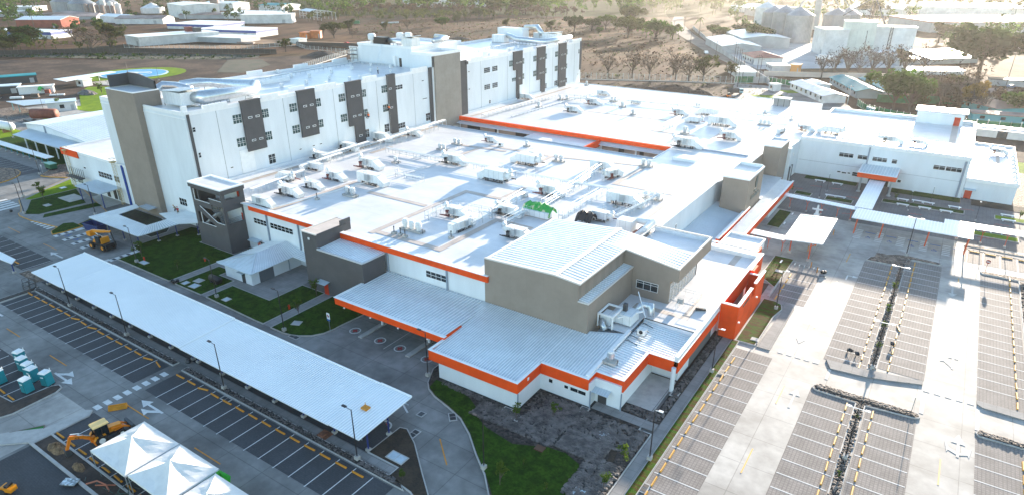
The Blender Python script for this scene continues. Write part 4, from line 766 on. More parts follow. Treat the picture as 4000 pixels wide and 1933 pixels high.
# fascia band (orange) round the outer edge, open boxes
mb=MB(); cp=MB(); O=[(-54.9,77),(-54.9,60.4),(-39.4,60.4),(-39.4,66.4),(-31.9,66.4),(-31.9,68.6),(-27.7,68.6),(-27.7,77),(-23.3,77),(-23.3,95.4)]
ztop=[4.45,4.45,4.45,4.45,4.65,4.7,4.7,4.7,4.8,4.8]
for i in range(len(O)-1):
    p,q=O[i],O[i+1]; d=Vector((q[0]-p[0],q[1]-p[1],0)).normalized(); nn=Vector((d.y,-d.x,0)); e=nn*.28
    a=Vector((*p,0))+d*.005;b=Vector((*q,0))-d*.005; z0=2.85; z1=4.62 if i>2 else 4.5
    if i>4: z1=4.7
    z1+=.006*(i%2); z0-=.004*(i%2)
    va=[a-e*0,b-e*0,b-nn*.3,a-nn*.3]
    mb.add([(v.x,v.y,z0) for v in va]+[(v.x,v.y,z1) for v in va],[(0,3,2,1),(0,1,5,4),(2,3,7,6),(4,5,6,7),(1,2,6,5),(3,0,4,7)])
    s=d*.18; vb=[a+nn*.06-s*0,b+nn*.06+s*.33,b-nn*.36,a-nn*.36]
    cp.add([(v.x,v.y,z1+.004) for v in vb]+[(v.x,v.y,z1+.1) for v in vb],[(0,3,2,1),(0,1,5,4),(2,3,7,6),(4,5,6,7),(1,2,6,5),(3,0,4,7)])
mb.build('orange_fascia',ORANGE,FP); cp.build('coping',TRIM,FP)
MB().box(-23.9,-23.35,77,95.4,3.9,5.5).poly([(-32.2,85.6),(-23.9,85.6),(-23.9,97),(-32.2,97)],3.9,5.0,top=False).build('terrace_upstand',WHITE,FP)
MB().rect(-37.3,-23.6,85.7,121,5.1).rect(-37.3,-32.2,79.6,85.7,5.1).build('terrace_roof',MEMB,FP)
MB().box(-37.3,-23.5,97,121,0,5.0).build('rear_wall',WHITE,FP)
mb=MB(); mb.rect(-27.4,-26.2,88.5,118,5.105); mb.rect(-35.2,-27.4,88.5,89.7,5.108); mb.rect(-35.2,-34.0,82,88.5,5.11); mb.build('felt_walkway',MEMB2,FP)
MB().box(-37.2,-23.6,118.0,119.6,5.1,5.9).box(-31.5,-24.5,121,127.8,3.9,5.3).build('parapet',TRIM,FP); MB().rect(-31.2,-24.8,121.3,127.5,5.35).build('link_roof',MEMB,FP); MB().ring(-31.6,-24.4,120.9,128,.3,5.3,5.7).build('coping',TRIM,FP)
MB().box(-23.5,-22.95,112.2,120.6,2.2,5.4).box(-24.4,-24.1,121,124.2,2.4,5.3).box(-22.95,-22.4,112.1,115,2.4,5.4).build('orange_fascia',ORANGE,FP); MB().box(-23.7,-22.85,112,120.8,5.41,5.55).build('coping',TRIM,FP); MB().box(-33,-24.0,120.6,121.2,5.72,5.85).build('coping',TRIM,FP)
slit(FP,'y-',66.6,-38.2,-37.4,1.7,2.5); slit(FP,'y-',66.6,-35.7,-34.9,1.7,2.4); window(FP,'y-',66.6,-34.7,-32.2,1.7,2.4,2,1)
door(FP,'y-',68.3,-31.2,-29.9,.2,2.0,DKGREY); MB().slab([(-31.9,67.2,2.25),(-29.3,67.2,2.25),(-29.3,68.25,2.6),(-31.9,68.25,2.6)],.06).ribs((-31.9,67.2,2.25),(-29.3,67.2,2.25),(-29.3,68.25,2.6),(-31.9,68.25,2.6),.35,.04,.04).build('door_canopy',RIBG,FP)
for x,y in((-39.3,60.5),(-31.5,66.5),(-27.7,68.2)): MB().tube([(x,y-.1,0),(x,y-.1,2.9)],.11,8).build('downpipe',GP,FP)
MB().tube([(-23.7,76.6,0),(-23.7,76.6,3.9)],.32,14).build('round_column',WHITE,FP)
MB().box(-39.45,-39.34,62.9,63.3,3.6,4.0).build('alarm_box',TRIM,FP)
MB().box(-23.89,-23.8,84,94,0,2.9).build('glazing',GLASSL,FP)
# --- orange entrance block with lettering ---
OB=thing('orange_entrance_block','tall bright orange boxed wall with a notch and small dark lettering','wall block',(-22,103,0))
mb=MB(); mb.box(-23.2,-20.4,95.5,95.8,0,6.05); mb.box(-20.7,-20.4,95.81,103.4,0,6.05); mb.box(-20.7,-20.4,103.41,105.6,0,4.0); mb.box(-20.7,-20.4,105.61,111.6,0,6.05); mb.box(-23.2,-20.71,111.3,111.6,0,5.0); mb.box(-23.3,-22.95,95.81,111.2,3,6.05); mb.build('orange_wall',ORANGE,OB)
MB().box(-23.4,-20.35,95.4,95.9,6.06,6.2).box(-20.8,-20.3,95.91,103.45,6.06,6.2).box(-20.8,-20.3,105.55,111.7,6.06,6.2).box(-23.4,-22.9,95.91,111.7,6.06,6.2).box(-22.89,-20.81,111.2,111.7,5.01,5.15).build('coping',TRIM,OB)
mb=MB()
for i,(wd,h) in enumerate([(.26,.34),(.2,.3),(.24,.3),(.2,.36),(.26,.3),(.14,.36),(.24,.3),(.22,.3),(.24,.34),(.2,.3)]): mb.box(-20.4,-20.33,98.2+.36*i,98.2+.36*i+wd,4.9,4.9+h)
mb.box(-20.4,-20.36,98.15,101.75,4.86,4.895).build('dark_lettering',DKGREY,OB); MB().box(-22.9,-20.8,96,111,-.05,.02).build('floor',KERB,OB)
for y,z in((96.3,2.8),(107,2.8)): MB().box(-20.4,-20.1,y,y+.3,z,z+.2).build('wall_light',TRIM,OB)
# --- ambulance canopy ---
AC=thing('ambulance_canopy','broad ribbed canopy with orange fascia over the red-cross ambulance bays','canopy',(-66,70,0))
q=[(-77.9,64.2,4.85),(-54.9,64.2,4.85),(-54.9,76.05,5.05),(-77.9,76.05,5.05)]
MB().slab(q,.12).ribs(q[0],q[1],q[2],q[3],.62,.14,.09).build('ribbed_roof',RIB,AC)
MB().box(-78.1,-54.6,63.7,64.15,3.75,4.95).box(-78.1,-77.92,64.16,69.9,3.75,4.95).box(-54.85,-54.6,64.16,68,3.75,4.95).build('orange_fascia',ORANGE,AC); MB().box(-78.2,-54.5,63.6,64.2,4.96,5.06).box(-78.2,-77.9,64.21,70,4.96,5.06).build('fascia_cap',TRIM,AC)
for x in(-71.3,-61.0): MB().box(x-.6,x+.3,62.4,68.4,-.05,.14).build('kerb_island',KERB,AC)
for x in(-71.3,-61.0,-55.6): MB().tube([(x,67.5,0),(x,67.5,4.7)],.22,10).build('column',WHITE,AC)
for x in(-76,-70,-64,-58): MB().box(x,x+.25,63.55,63.7,3.55,3.75).build('wall_light',TRIM,AC)
# --- charcoal service block ---
CB=thing('charcoal_service_block','dark charcoal block with a taller stair head interrupting the orange fascia','hospital building',(-85,73,0))
mb=MB(); mb.box(-92.6,-88.9,70.1,78.5,0,11.4); mb.box(-88.9,-77.6,70.1,75.6,0,8.7); mb.build('wall',GREY,CB)
MB().box(-88.85,-77.5,69.9,70.3,8.7,8.95).box(-77.7,-77.4,70.31,75.6,8.7,8.95).build('coping',mat('grey_coping',(.5,.5,.5),.6),CB)
q=[(-88.8,70.35,8.75),(-77.8,70.35,8.75),(-77.8,75.6,8.95),(-88.8,75.6,8.95)]; MB().slab(q,.04).ribs(q[0],q[1],q[2],q[3],.55,.1,.06).build('ribbed_roof',RIB,CB)
MB().rect(-92.4,-89.1,70.4,78.3,11.45).build('roof',mat('beige_roof_felt',(.55,.47,.41),.7,var=.08,vs=.5),CB); MB().box(-92.7,-92.4,70,78.6,11.4,11.6).box(-92.39,-88.8,70,70.3,11.4,11.6).build('coping_strip',MATS['beige_coping'],CB); MB().box(-89.1,-88.85,76,78.5,11.46,12.3).build('fin_wall',GREY,CB)
door(CB,'y-',70.1,-88.3,-87.2,0,2.2); MB().slab([(-89.2,68.8,2.7),(-86.6,68.8,2.7),(-86.6,70.05,2.9),(-89.2,70.05,2.9)],.08).build('door_canopy',RIBG,CB); MB().box(-91,-90.6,69.98,70.1,10.2,10.6).build('wall_light',TRIM,CB)
# --- small pump house with hipped roof ---
PS=thing('pump_house','small white pump house with pale hipped metal roof beside the charcoal block','outbuilding',(-106,70,0))
MB().box(-110.4,-102.2,64.7,76.2,0,2.9).build('wall',WHITE,PS)
e=3.0; r=4.35; A1=(-111.4,63.8,e);B1=(-101.0,63.8,e);C1=(-101.0,76.2,e);D1=(-111.4,76.2,e);R1=(-106,69,r);R2=(-106,76.2,r)
mb=MB().slab([A1,B1,R1],.12).slab([B1,C1,R2,R1],.12).slab([A1,R1,R2,D1],.12)
mb.ribs(B1,C1,R2,(-106,69,r),.55,.06,.06); mb.ribs(D1,(-111.4,69,e),R1,R2,.55,.06,.06); mb.bar((-101,63.8,e+.08),(-106,69,r+.08),.3,.1); mb.bar((-111.4,63.8,e+.08),(-106,69,r+.08),.3,.1)
for i in range(1,9):
    t=i/9; x=-111.4+10.4*t; k=min(t,1-t)*2; mb.bar((x,63.85,e+.04),(x,63.8+5.1*k,e+.03+1.33*k),.06,.06)
mb.build('hipped_roof',RIB,PS)
q=[(-101.2,73.6,3.1),(-92.7,73.6,2.6),(-92.7,76.2,2.7),(-101.2,76.2,3.2)]; MB().slab(q,.12).ribs(q[0],q[3],q[2],q[1],.5,.06,.06).build('link_roof',RIB,PS)
MB().box(-102.24,-102.1,66.4,69.6,0,2.3).build('roller_door',mat('grey_roller',(.13,.15,.17),.6,mort=(20,.18,.03,(.6,.6,.6),0)),PS); door(PS,'y-',64.7,-105.2,-104.2,0,2.1,DKGREY); MB().box(-105.6,-103.9,63.9,64.68,2.25,2.35).build('door_canopy',RIBG,PS)
MB().tube([(-102.0,73.2,0),(-102.0,73.2,2.9)],.1,8).build('downpipe',GP,PS)
# --- charcoal open stair tower ---
ST=thing('open_stair_tower','charcoal escape-stair tower with openings, stair flights and a white flat roof','stair tower',(-124,75,0))
x0,x1,y0,y1=-129.4,-118.7,71.8,77.0; mb=MB()
# front face (y0) as frames with openings
def fr(px): 
    n=len(px); mb.add([(x,y0,z) for x,z in px]+[(x,y0+.25,z) for x,z in px],[tuple(range(n)),tuple(n+i for i in range(n))[::-1]]+[(i,n+i,n+(i+1)%n,(i+1)%n) for i in range(n)])
fr([(x0,0),(x1,0),(x1,5.2),(-122.6,5.2),(x0,5.2)]); fr([(x0,5.2),(-128.5,5.2),(-128.5,12.7),(x0,12.7)]); fr([(-119.2,5.2),(x1,5.2),(x1,13.8),(-119.2,13.8)]); fr([(x0,12.6),(-119.2,12.6),(-119.2,13.8),(x0,13.8)])
fr([(-128.5,9.0),(-123.4,9.0),(-123.4,11.3),(-119.2,11.3),(-119.2,9.9),(-123,9.9),(-123,8.9),(-127.6,8.9),(-127.6,8.9),(-128.5,8.9)]); fr([(-128.5,9.0),(-123.4,9.0),(-123.4,10.2),(-128.5,10.2)])
fr([(-128.4,7.6),(-127.3,7.6),(-122.4,5.2),(-119.2,5.2),(-119.2,6.3),(-121.9,6.3),(-127.2,9.0),(-128.4,9.0)]); fr([(-127.6,5.2),(-127.2,5.2),(-127.2,7.6),(-127.6,7.6)]); fr([(-127.3,10.2),(-126.9,10.2),(-126.9,12.6),(-127.3,12.6)])
mb.box(x0,x0+.25,y0+.26,y1,0,12.6); mb.box(x1-.25,x1,y0+.26,y1,0,6.3); mb.box(x1-.25,x1,y0+.26,y0+.7,6.3,13.8); mb.box(x1-.25,x1,y1-1.0,y1,6.3,13.8); mb.box(x1-.25,x1,y0+.71,y1-1.01,9.1,11.45); mb.box(x1-.25,x1,y0+.71,y1-1.01,12.7,13.8)
mb.box(x0-.3,x1+.3,y0-.3,y1+.1,12.95,13.78)
mb.build('wall',GREY,ST)
MB().box(x0+.3,x1-.3,y1-.2,y1-.05,0,12.5).build('back_wall',WHITE,ST)
MB().rect(x0+.2,x1-.2,y0+.2,y1-.2,13.8).build('roof',MEMB,ST); MB().ring(x0-.4,x1+.4,y0-.4,y1+.2,.6,13.79,14.05).build('roof_rim',TRIM,ST)
mb=MB(); n=12
for k in range(n):
    mb.box(-127.5+.45*k,-127.5+.45*(k+1),73.6,74.9,8.8-.3*k-.3,8.8-.3*k); mb.box(-127.5+.45*k,-127.5+.45*(k+1),72.2,73.4,5.0+.3*k-.3,5.0+.3*k) if k<11 else None
mb.box(x0+.3,-127.5,72.1,76.7,8.7,8.9); mb.box(-122.1,x1-.3,72.1,76.7,5.0,5.2); mb.box(-123.4,x1-.3,72.1,76.7,10.0,10.2); mb.build('stair_flight',GWALL,ST)
mb=MB()
for z in (10.4,10.75,11.1,11.5,6.6,6.9,7.2): mb.tube([(-124.5 if z>9 else -121.5,72.6,z),(x1-.4,72.6,z)],.03,4); mb.tube([(x1-.4,72.6,z),(x1-.4,76.2,z)],.03,4)
mb.build('railing',BLACK,ST)
door(ST,'y-',y1-.2,-120.6,-119.7,5.2,7.3); door(ST,'y-',y1-.2,-120.9,-119.9,10.2,12.3); door(ST,'y-',y1-.2,-127.6,-126.2,10.9,12.5)
for (a,b,c,d) in [((-127.2,9.02),(-121.8,6.32),0,0),((-121.8,6.32),(-119.2,6.32),0,0),((-128.4,10.22),(-123.4,10.22),0,0),((-123.4,11.32),(-119.2,11.32),0,0),((-127.2,7.6),(-127.2,5.25),0,0),((-127.6,5.25),(-122.6,5.25),0,0),((-128.45,12.6),(-128.45,10.2),0,0)]:
    MB().bar((a[0],y0-.01,a[1]),(b[0],y0-.01,b[1]),.1,.1).build('opening_trim',TRIM,ST)
# ---------------- rooftop plant ----------------
def make_ahu(kind):
    t=thing('air_handling_unit','x','air handling unit')
    L=6.6 if kind!='b' else 5.8
    MB().box(-L/2+1.2,L/2-1.2,-.95,.95,.6,2.15).build('casing',PANEL,t)
    MB().box(-L/2+1.1,L/2-1.1,-1.02,1.02,2.15,2.25).build('casing_roof',DUCT,t)
    mb=MB()                                   # sloped transition duct down to the roof
    a=L/2-1.2; mb.add([(a,-.9,.7),(a,.9,.7),(a,.9,2.05),(a,-.9,2.05),(a+1.7,-.8,.05),(a+1.7,.8,.05),(a+1.9,.8,.9),(a+1.9,-.8,.9),(a+.7,-.8,.05),(a+.7,.8,.05)],[(3,2,6,7),(7,6,5,4),(0,3,7,4,8),(1,9,5,6,2),(0,8,9,1)]); mb.build('supply_duct',DUCT,t)
    mb=MB(); P0=-L/2+1.2
    if kind=='c': mb.box(P0-1.3,P0,-.8,.8,.6,2.2); mb.box(P0-1.3,P0-.3,-.7,.7,.05,.6)
    else:
        path=[(P0+.1,0,1.4),(P0-.6,0,1.3),(P0-1.1,0,1.65),(P0-1.2,0,2.2),(P0-.8,0,2.5)]; mb.tube(path,[.62,.62,.55,.45,.5],10)
    mb.build('intake_hood',DUCT,t,kind!='c')
    mb=MB()
    for x in (-L/2+1.5,-L/4+.3,0,L/4-.3,L/2-1.5):
        for y in(-.85,.85): mb.box(x-.09,x+.09,y-.09,y+.09,.1,.6)
    for y in(-.85,.85): mb.box(-L/2+1.3,L/2-1.3,y-.12,y+.12,0,.099)
    mb.box(-.1,.1,-.729,.729,.02,.09)
    mb.build('leg_frame',DKGREY,t)
    mb=MB(); mb.box(-.3,.5,-1.7,-1.35,1.1,2.3); mb.build('control_cabinet',mat('cabinet_grey',(.35,.38,.40),.5),t); 
    mb=MB()
    for x in(-.35,.55): mb.tube([(x,-1.7,0),(x,-1.7,2.9)],.03,4); mb.tube([(x,-1.3,0),(x,-1.3,1.1)],.03,4)
    mb.tube([(-.35,-1.7,2.9),(.55,-1.7,2.9)],.03,4); mb.build('cabinet_stand',STEEL,t)
    mb=MB()
    if kind in'ab':
        for k in range(3): mb.tube([(-1.6+.28*k,-1.06,1.5),(-1.6+.28*k,-1.5,1.5),(-1.6+.28*k,-1.5,.5),(-2.6+.28*k,-1.6,.45)],.09,6)
        mb.tube([(-3.2,-1.7,.4),(-.6,-1.7,.4)],.11,6); mb.build('coolant_pipes',BLACK if kind=='a' else mat('rust_red_pipe',(.16,.03,.025),.5),t)
    return t
kits={k:Kit(make_ahu(k)) for k in 'abc'}
A_=[ # x,y,rot,kind,scale,label
(-113.8,77.8,0,'c',.9,'air handling unit at the orange-edged front corner nearest the open stair tower'),
(-114.6,85.2,0,'a',1.05,'air handling unit with black pipes second back from the stair-tower roof corner'),
(-123.6,91.6,PI,'b',1.0,'air handling unit closest to the ward block at its near end'),
(-113.9,91.2,0,'a',.85,'small air handling unit in the middle of the near-left pipe cluster'),
(-114.6,98.4,0,'b',1.0,'air handling unit beside the raised pipe elbow in the near-left cluster'),
(-125.4,101.4,PI,'c',.85,'air handling unit with curved hood below the first charcoal panel'),
(-131.4,108.6,0,'a',.9,'air handling unit tight against the ward block wall below the second charcoal panel'),
(-105.4,100.8,0,'c',1.25,'largest air handling unit in front, with white panels and a curled intake'),
(-115.0,109.8,0,'b',1.25,'air handling unit with curled intake just behind the largest front one'),
(-100.4,124.3,0,'a',1.15,'air handling unit where the cross pipe rack meets the long roof pipe'),
(-83.2,118.4,PI,'a',1.35,'air handling unit with black pipes at the centre of the front flat roof'),
(-84.6,134.0,PI,'a',1.3,'air handling unit with black pipes behind the central one'),
(-67.2,140.6,0,'c',1.0,'air handling unit with grey cabinet in front of the courtyard slot'),
(-62.2,135.4,R(70),'b',1.0,'air handling unit set crosswise with a ladder leaning on it'),
(-68.0,116.6,0,'b',1.1,'air handling unit with rust-red pipes just above the green tarpaulin'),
(-51.8,119.8,0,'c',1.2,'air handling unit beside the pipe rack behind the black tarpaulin'),
(-68.4,101.2,0,'a',.95,'air handling unit left of the green tarpaulin'),
(-76.3,94.6,0,'b',1.0,'air handling unit inside the fenced square walkway'),
(-71.3,89.8,R(85),'c',.95,'air handling unit on legs at the fenced walkway\'s near corner'),
(-60.4,92.2,0,'a',.95,'air handling unit with black pipes close to the auditorium roof edge'),
(-51.6,108.6,PI,'b',.95,'air handling unit under the black tarpaulin'),
(-105.5,147.5,0,'b',.8,'small air handling unit near the courtyard edge by the ward block'),
(-132.4,119,R(0),'a',1.0,'air handling unit with tangled black pipes against the ward block wall'),
(-132.5,131.5,0,'c',1.1,'air handling unit against the wall below the fourth charcoal panel'),
(-128.6,141.0,0,'a',.9,'air handling unit under the long white duct by the beige shaft'),
(-132.1,207.8,0,'c',.9,'air handling unit on the rear roof against the second ward block'),
(-106.2,196.6,0,'a',1.0,'air handling unit nearest the courtyard on the rear roof\'s left half'),
(-106.6,212.4,0,'b',1.05,'air handling unit in the middle of the rear roof\'s left group of three'),
(-112.0,231.4,0,'c',.85,'air handling unit farthest back on the rear roof\'s left group'),
(-94.4,222.4,PI,'c',.6,'tiny air handling unit with grey box far back on the rear roof'),
(-74.4,212.0,0,'b',1.0,'air handling unit at the left end of the rear central cluster'),
(-66.6,217.4,PI,'c',1.1,'air handling unit at the back of the rear central cluster'),
(-66.2,203.4,PI,'b',.95,'air handling unit with a lit white duct in front of the rear central cluster'),
(-57.8,204.2,0,'c',1.35,'long white air handling unit at the right of the rear central cluster'),
(-50.4,188.0,0,'b',1.1,'air handling unit standing alone toward the taupe towers'),
(-40.2,204.4,R(80),'c',.7,'air handling unit at the joint between the rear roof and east wing'),
(-34.6,211.2,0,'b',.9,'leftmost air handling unit on the east wing roof'),
(-27.4,211.4,PI,'a',1.1,'second air handling unit from the left on the east wing roof'),
(-11.8,208.8,0,'a',1.0,'third air handling unit from the left on the east wing roof'),
(-5.0,210.4,0,'b',.8,'rightmost air handling unit on the east wing roof, lost in glare')]
for x,y,a,k,s,l in A_: kits[k].put((x,y,10.0),a,l,'air handling units on the flat roofs',s*.92)
kits['b'].put((14.8,234.6,5.02),0,'air handling unit on the low annex roof at the far right','air handling units on the flat roofs',.75)
kits['a'].put((-57.6,172.4,10.02),0,'air handling unit with white ducts at the end of the courtyard orange band','air handling units on the flat roofs',1.2)
def make_fan(n):
    t=thing('exhaust_fan','x','exhaust fan')
    MB().box(-.75*n-.3,.75*n+.3,-.8,.8,0,.35).build('curb',KERB,t)
    for i in range(n):
        x=(i-(n-1)/2)*1.6; mb=MB(); mb.cyl(x,0,.35,1.0,.42,.5,12); mb.cyl(x,0,1.0,1.75,.62,.62,12); mb.build('fan_housing',STEEL if n<3 else DUCT,t,False); m2=MB(); m2.cyl(x,0,1.76,2.05,.5,.42,12); m2.build('fan_cap',DUCT,t)
    MB().tube([(.75*n+.55,-.3,0),(.75*n+.55,-.3,.95)],.06,6).build('vent_pipe',DKGREY,t)
    return t
fk={n:Kit(make_fan(n)) for n in(1,2,3)}
F_=[(-103.2,92,2,1.,'twin exhaust fans casting long shadows behind the front parapet'),(-113,116.8,1,.9,'single exhaust fan beside the near cross pipe'),(-78.6,84.2,3,1.,'row of three white exhaust fans near the charcoal service block'),
(-79.4,140.4,2,.9,'twin exhaust fans between the two central air handlers and the courtyard'),(-59.2,148.6,2,.9,'twin exhaust fans at the courtyard\'s right end'),(-48.2,126,3,.85,'three exhaust fans beyond the pipe rack near the logo tower'),(-71.2,101.8,1,1.,'exhaust fan left of the small unit beside the green tarpaulin'),
(-71.6,104.5,1,.9,'tall exhaust fan behind the unit left of the green tarpaulin'),(-41,106.8,1,1.,'exhaust fan behind the flat end of the auditorium roof'),(-111.6,139.9,2,.85,'far pair of exhaust fans near the ward block\'s beige shaft'),(-111.3,133,2,.85,'near pair of exhaust fans left of the cross pipe rack'),
(-94.4,149,1,.8,'single exhaust fan at the courtyard edge'),(-119.8,196.8,1,1.,'exhaust fan at the left of the rear roof behind the courtyard'),(-120.8,213.6,1,.9,'left exhaust fan of two by the rear raised duct'),(-118.6,214.6,1,.9,'right exhaust fan of two by the rear raised duct'),
(-103,221.6,2,.8,'twin exhaust fans between the rear-left air handlers'),(-95.9,213.8,1,1.,'square-based exhaust fan on the rear roof centre-left'),(-87.5,204,1,.9,'lone exhaust fan on the open rear roof'),(-63.5,187.4,1,1.1,'exhaust fan near the diagonal felt walkway on the rear roof'),
(-47,212.6,3,.8,'three exhaust fans right of the rear central cluster'),(-74,229,2,.6,'small twin exhaust fans among the rear roof seams'),(-128,248,1,.8,'exhaust fan at the far left back corner of the rear roof'),(-41.6,225,1,.7,'small exhaust fan by the east wing joint'),(-51.3,230,1,.6,'small exhaust fan in front of the louvred roof shed'),(-31.2,71.6,1,.9,'single tall exhaust fan on the front pavilion\'s pale ribbed roof')]
for x,y,n,s,l in F_: fk[n].put((x,y,10.0 if y>75 else 4.85),0,l,'exhaust fans on the roofs',s)
def simple_box(name,cat,label,x,y,z,dims,m,a=0,group=None,extra=None):
    t=thing(name,label,cat,(0,0,0),group); MB().box(-dims[0]/2,dims[0]/2,-dims[1]/2,dims[1]/2,.12,dims[2]).build('body',m,t); MB().box(-dims[0]/2-.08,dims[0]/2+.08,-dims[1]/2-.08,dims[1]/2+.08,0,.119).build('base',KERB,t)
    if extra: extra(t)
    t.location=(x,y,z); t.rotation_euler=(0,0,a); return t
def cond(t): MB().at(0,-.5,.6,0,PI/2).cyl(0,0,-.02,.04,.3,.3,12).build('fan_grille',BLACK,t)
for x,y,l in((-71.7,112.6,'small condenser with black grille beside the rust-red piped unit'),(-100.3,145,'small dark condenser near the courtyard edge'),(-121.2,88.6,'small condenser near the ward block foot'),(-30.4,80.6,'condenser in the plant well below the auditorium')):
    simple_box('condenser','condenser',l,x,y,10.0 if x<-40 else 5.15,(1.2,.9,1.0),PANEL,0,None,cond)
for i,(x,y) in enumerate([(-80.4,81.2),(-78.8,81.2),(-77.5,81.0),(-70.1,85.2),(-107.3,86.4),(-52.5,117.2)]):
    t=thing('pipe_vent',('%s pipe vent on a grey curb, counting right from the charcoal block'%nth(i)) if i<4 else ('lone pipe vent on a small curb left of the twin fans' if i==4 else 'pipe vent on a curb in front of the unit behind the black tarpaulin'),'vent',(0,0,0),'pipe vents on curbs')
    MB().box(-.4,.4,-.4,.4,0,.4).build('curb',KERB,t); MB().tube([(0,0,.4),(0,0,1.3)],.09,8).build('pipe',DKGREY,t); MB().cyl(0,0,1.3,1.5,.16,.1,8).build('cap',DKGREY,t); t.location=(x,y,9.97)
def rack(label,pts,z=11.2,wd=1.0,pipes=3,m=PIPE):   # raised pipe rack with posts and a handrail
    t=thing('pipe_rack',label,'pipe rack',(pts[0][0],pts[0][1],10),'pipe racks over the flat roofs'); mb=MB(); q=MB()
    for k in range(len(pts)-1):
        a=Vector((*pts[k],z));b=Vector((*pts[k+1],z)); d=(b-a).normalized(); u=Vector((-d.y,d.x,0)); 
        for j in range(pipes): o=u*(j-(pipes-1)/2)*.34; mb.tube([a+o,b+o],.13,6)
        for s in(-wd/2,wd/2): q.tube([a+u*s-Vector((0,0,.25)),b+u*s-Vector((0,0,.25))],.04,4)
        n=max(1,int((b-a).length/2.2))
        for i in range(n+1):
            p=a.lerp(b,i/n)
            for s in(-wd/2,wd/2): e=p+u*s; q.box(e.x-.04,e.x+.04,e.y-.04,e.y+.04,9.95,z-.1 if pipes>1 else z+.2)
            q.bar(p+u*wd/2-Vector((0,0,.18)),p-u*wd/2-Vector((0,0,.18)),.07,.07)
        if pipes==2:
            for s in(-wd/2,wd/2): q.tube([a+u*s+Vector((0,0,.9)),b+u*s+Vector((0,0,.9))],.03,4)
            for i in range(n+1):
                for s in(-wd/2,wd/2): e=a.lerp(b,i/n)+u*s; q.box(e.x-.03,e.x+.03,e.y-.03,e.y+.03,z-.1,z+.9)
    mb.build('pipes',m,t); q.build('supports',STEEL,t); return t
rack('long white raised pipes along the ward block side from the front parapet',[(-121,80.5),(-123,96),(-126.2,98),(-127.3,112)],11.6)
rack('raised pipes continuing toward the beige shaft beside the ward block',[(-128.8,107),(-129.6,124)],11.7)
rack('long lit white pipe run climbing to the courtyard corner',[(-126,124),(-128.2,155)],12.2,1.4,3)
rack('cross-roof pipe rack from the ward block side toward the logo tower',[(-122,123.2),(-103,123.6),(-86,123.8),(-64.5,124.2),(-46.6,125.4)],11.2,1.1,3)
rack('pipe rack running past the green tarpaulin toward the courtyard',[(-65.2,95),(-65.2,101),(-64.4,108),(-65.4,124)],11.0,.9,2)
rack('pipe rack behind the crosswise unit with the ladder',[(-65.6,125),(-67,139)],11.0,.9,2)
rack('pipe rack beside the black tarpaulin',[(-58.3,104.6),(-58.2,121.5)],11.0,.9,2)
rack('pipe rack passing the three fans toward the auditorium',[(-48.9,109.8),(-46.7,127.6)],11.2,.9,2)
rack('fenced square walkway of pipes round two air handlers',[(-70.4,91.5),(-70.2,97.8),(-80,97.2),(-80,90)],11.0,.9,2)
rack('short pipe rack from the walkway to the twin fans',[(-70.2,98.6),(-71.5,112)],11.0,.9,2)
rack('long raised duct along the second ward block on the rear roof',[(-126,172),(-126,189),(-124.8,218)],11.2,1.2,3)
rack('rear roof pipe rack crossing behind the fans',[(-118,214.5),(-96,222),(-70,224.5),(-41,222)],11.0,.9,2)
rack('rear pipe rack between the central cluster and the diagonal walkway',[(-70.4,189),(-70.2,202)],11.0,.9,2)
rack('lone low pipe along the left of the rear roof',[(-118.6,177.8),(-116.4,231)],10.4,.5,1)
rack('east wing roof pipe rack behind the air handlers',[(-24,213),(-15,211)],10.9,.9,2)
rack('handrail and pipes beside the near cross pipe',[(-104.8,108.2),(-96.8,108.4)],10.9,.8,2)
def tarp(name,label,cx,cy,sx,sy,z,m,seed):
    mb=MB(); nx,ny=14,6; r=random.Random(seed); vs=[]
    for i in range(nx+1):
        for j in range(ny+1):
            u=i/nx-.5;v=j/ny-.5; vs.append((cx+u*sx+.2*mnoise.noise(Vector((i*.7,j,seed))),cy+v*sy+.3*mnoise.noise(Vector((j,i*.5,seed))),z-1.6*(abs(v)*2)**2-.5*(abs(u)*2)**3+.55*mnoise.noise(Vector((i*.8,j*.9,seed+3)))))
    fs=[(i*(ny+1)+j,(i+1)*(ny+1)+j,(i+1)*(ny+1)+j+1,i*(ny+1)+j+1) for i in range(nx) for j in range(ny)]
    mb.add(vs,fs); return tag(mb.build(name,m),label,'tarpaulin')
tarp('tarpaulin','crumpled green and white tarpaulin draped over rooftop equipment',-63.2,104.6,6.6,3.2,12.5,GREENT,5)
simple_box('equipment_frame','equipment frame','low rooftop plant frame beneath the green and white tarpaulin',-63.2,103.6,10,(6.0,1.6,1.3),PANEL)
tarp('tarpaulin','torn black tarpaulin hanging from a rooftop unit near the auditorium',-53.6,106.3,3.4,3.2,12.2,BLACK,9)
t=thing('chiller','white cube plant unit with red pipework behind the auditorium roof','chiller',(-44.8,106.6,10)); MB().box(-46.6,-43.6,105,107.4,10,12.4).build('casing',PANEL,t)
mb=MB(); [mb.tube([(-43.4,105.2+.4*k,10.4),(-42.2,105.2+.4*k,10.4),(-42.2,105.2+.4*k,11.4)],.1,6) for k in range(5)]; mb.build('red_pipes',mat('rust_red_pipe',(.16,.03,.025),.5),t); MB().tube([(-43.6,107.6,12),(-40.8,107.6,12),(-40.8,104.6,11.8),(-42,103.4,10.6)],.55,10).build('return_duct',DUCT,t)
# louvre shed at far back of roof
t=thing('louvre_shed','small open-sided shed of vertical fans at the far back roof edge','roof shed',(-50,247,10)); MB().box(-53,-47,245.6,249,12.6,12.85).build('roof',RIB,t); mb=MB(); [mb.box(x,x+.15,245.7,245.85,10,12.6) for x in(-53,-51,-49,-47.2)]; mb.build('post',DKGREY,t); MB().box(-52.8,-47.2,247,248.6,10,12.5).build('back_panel',GWALL,t)
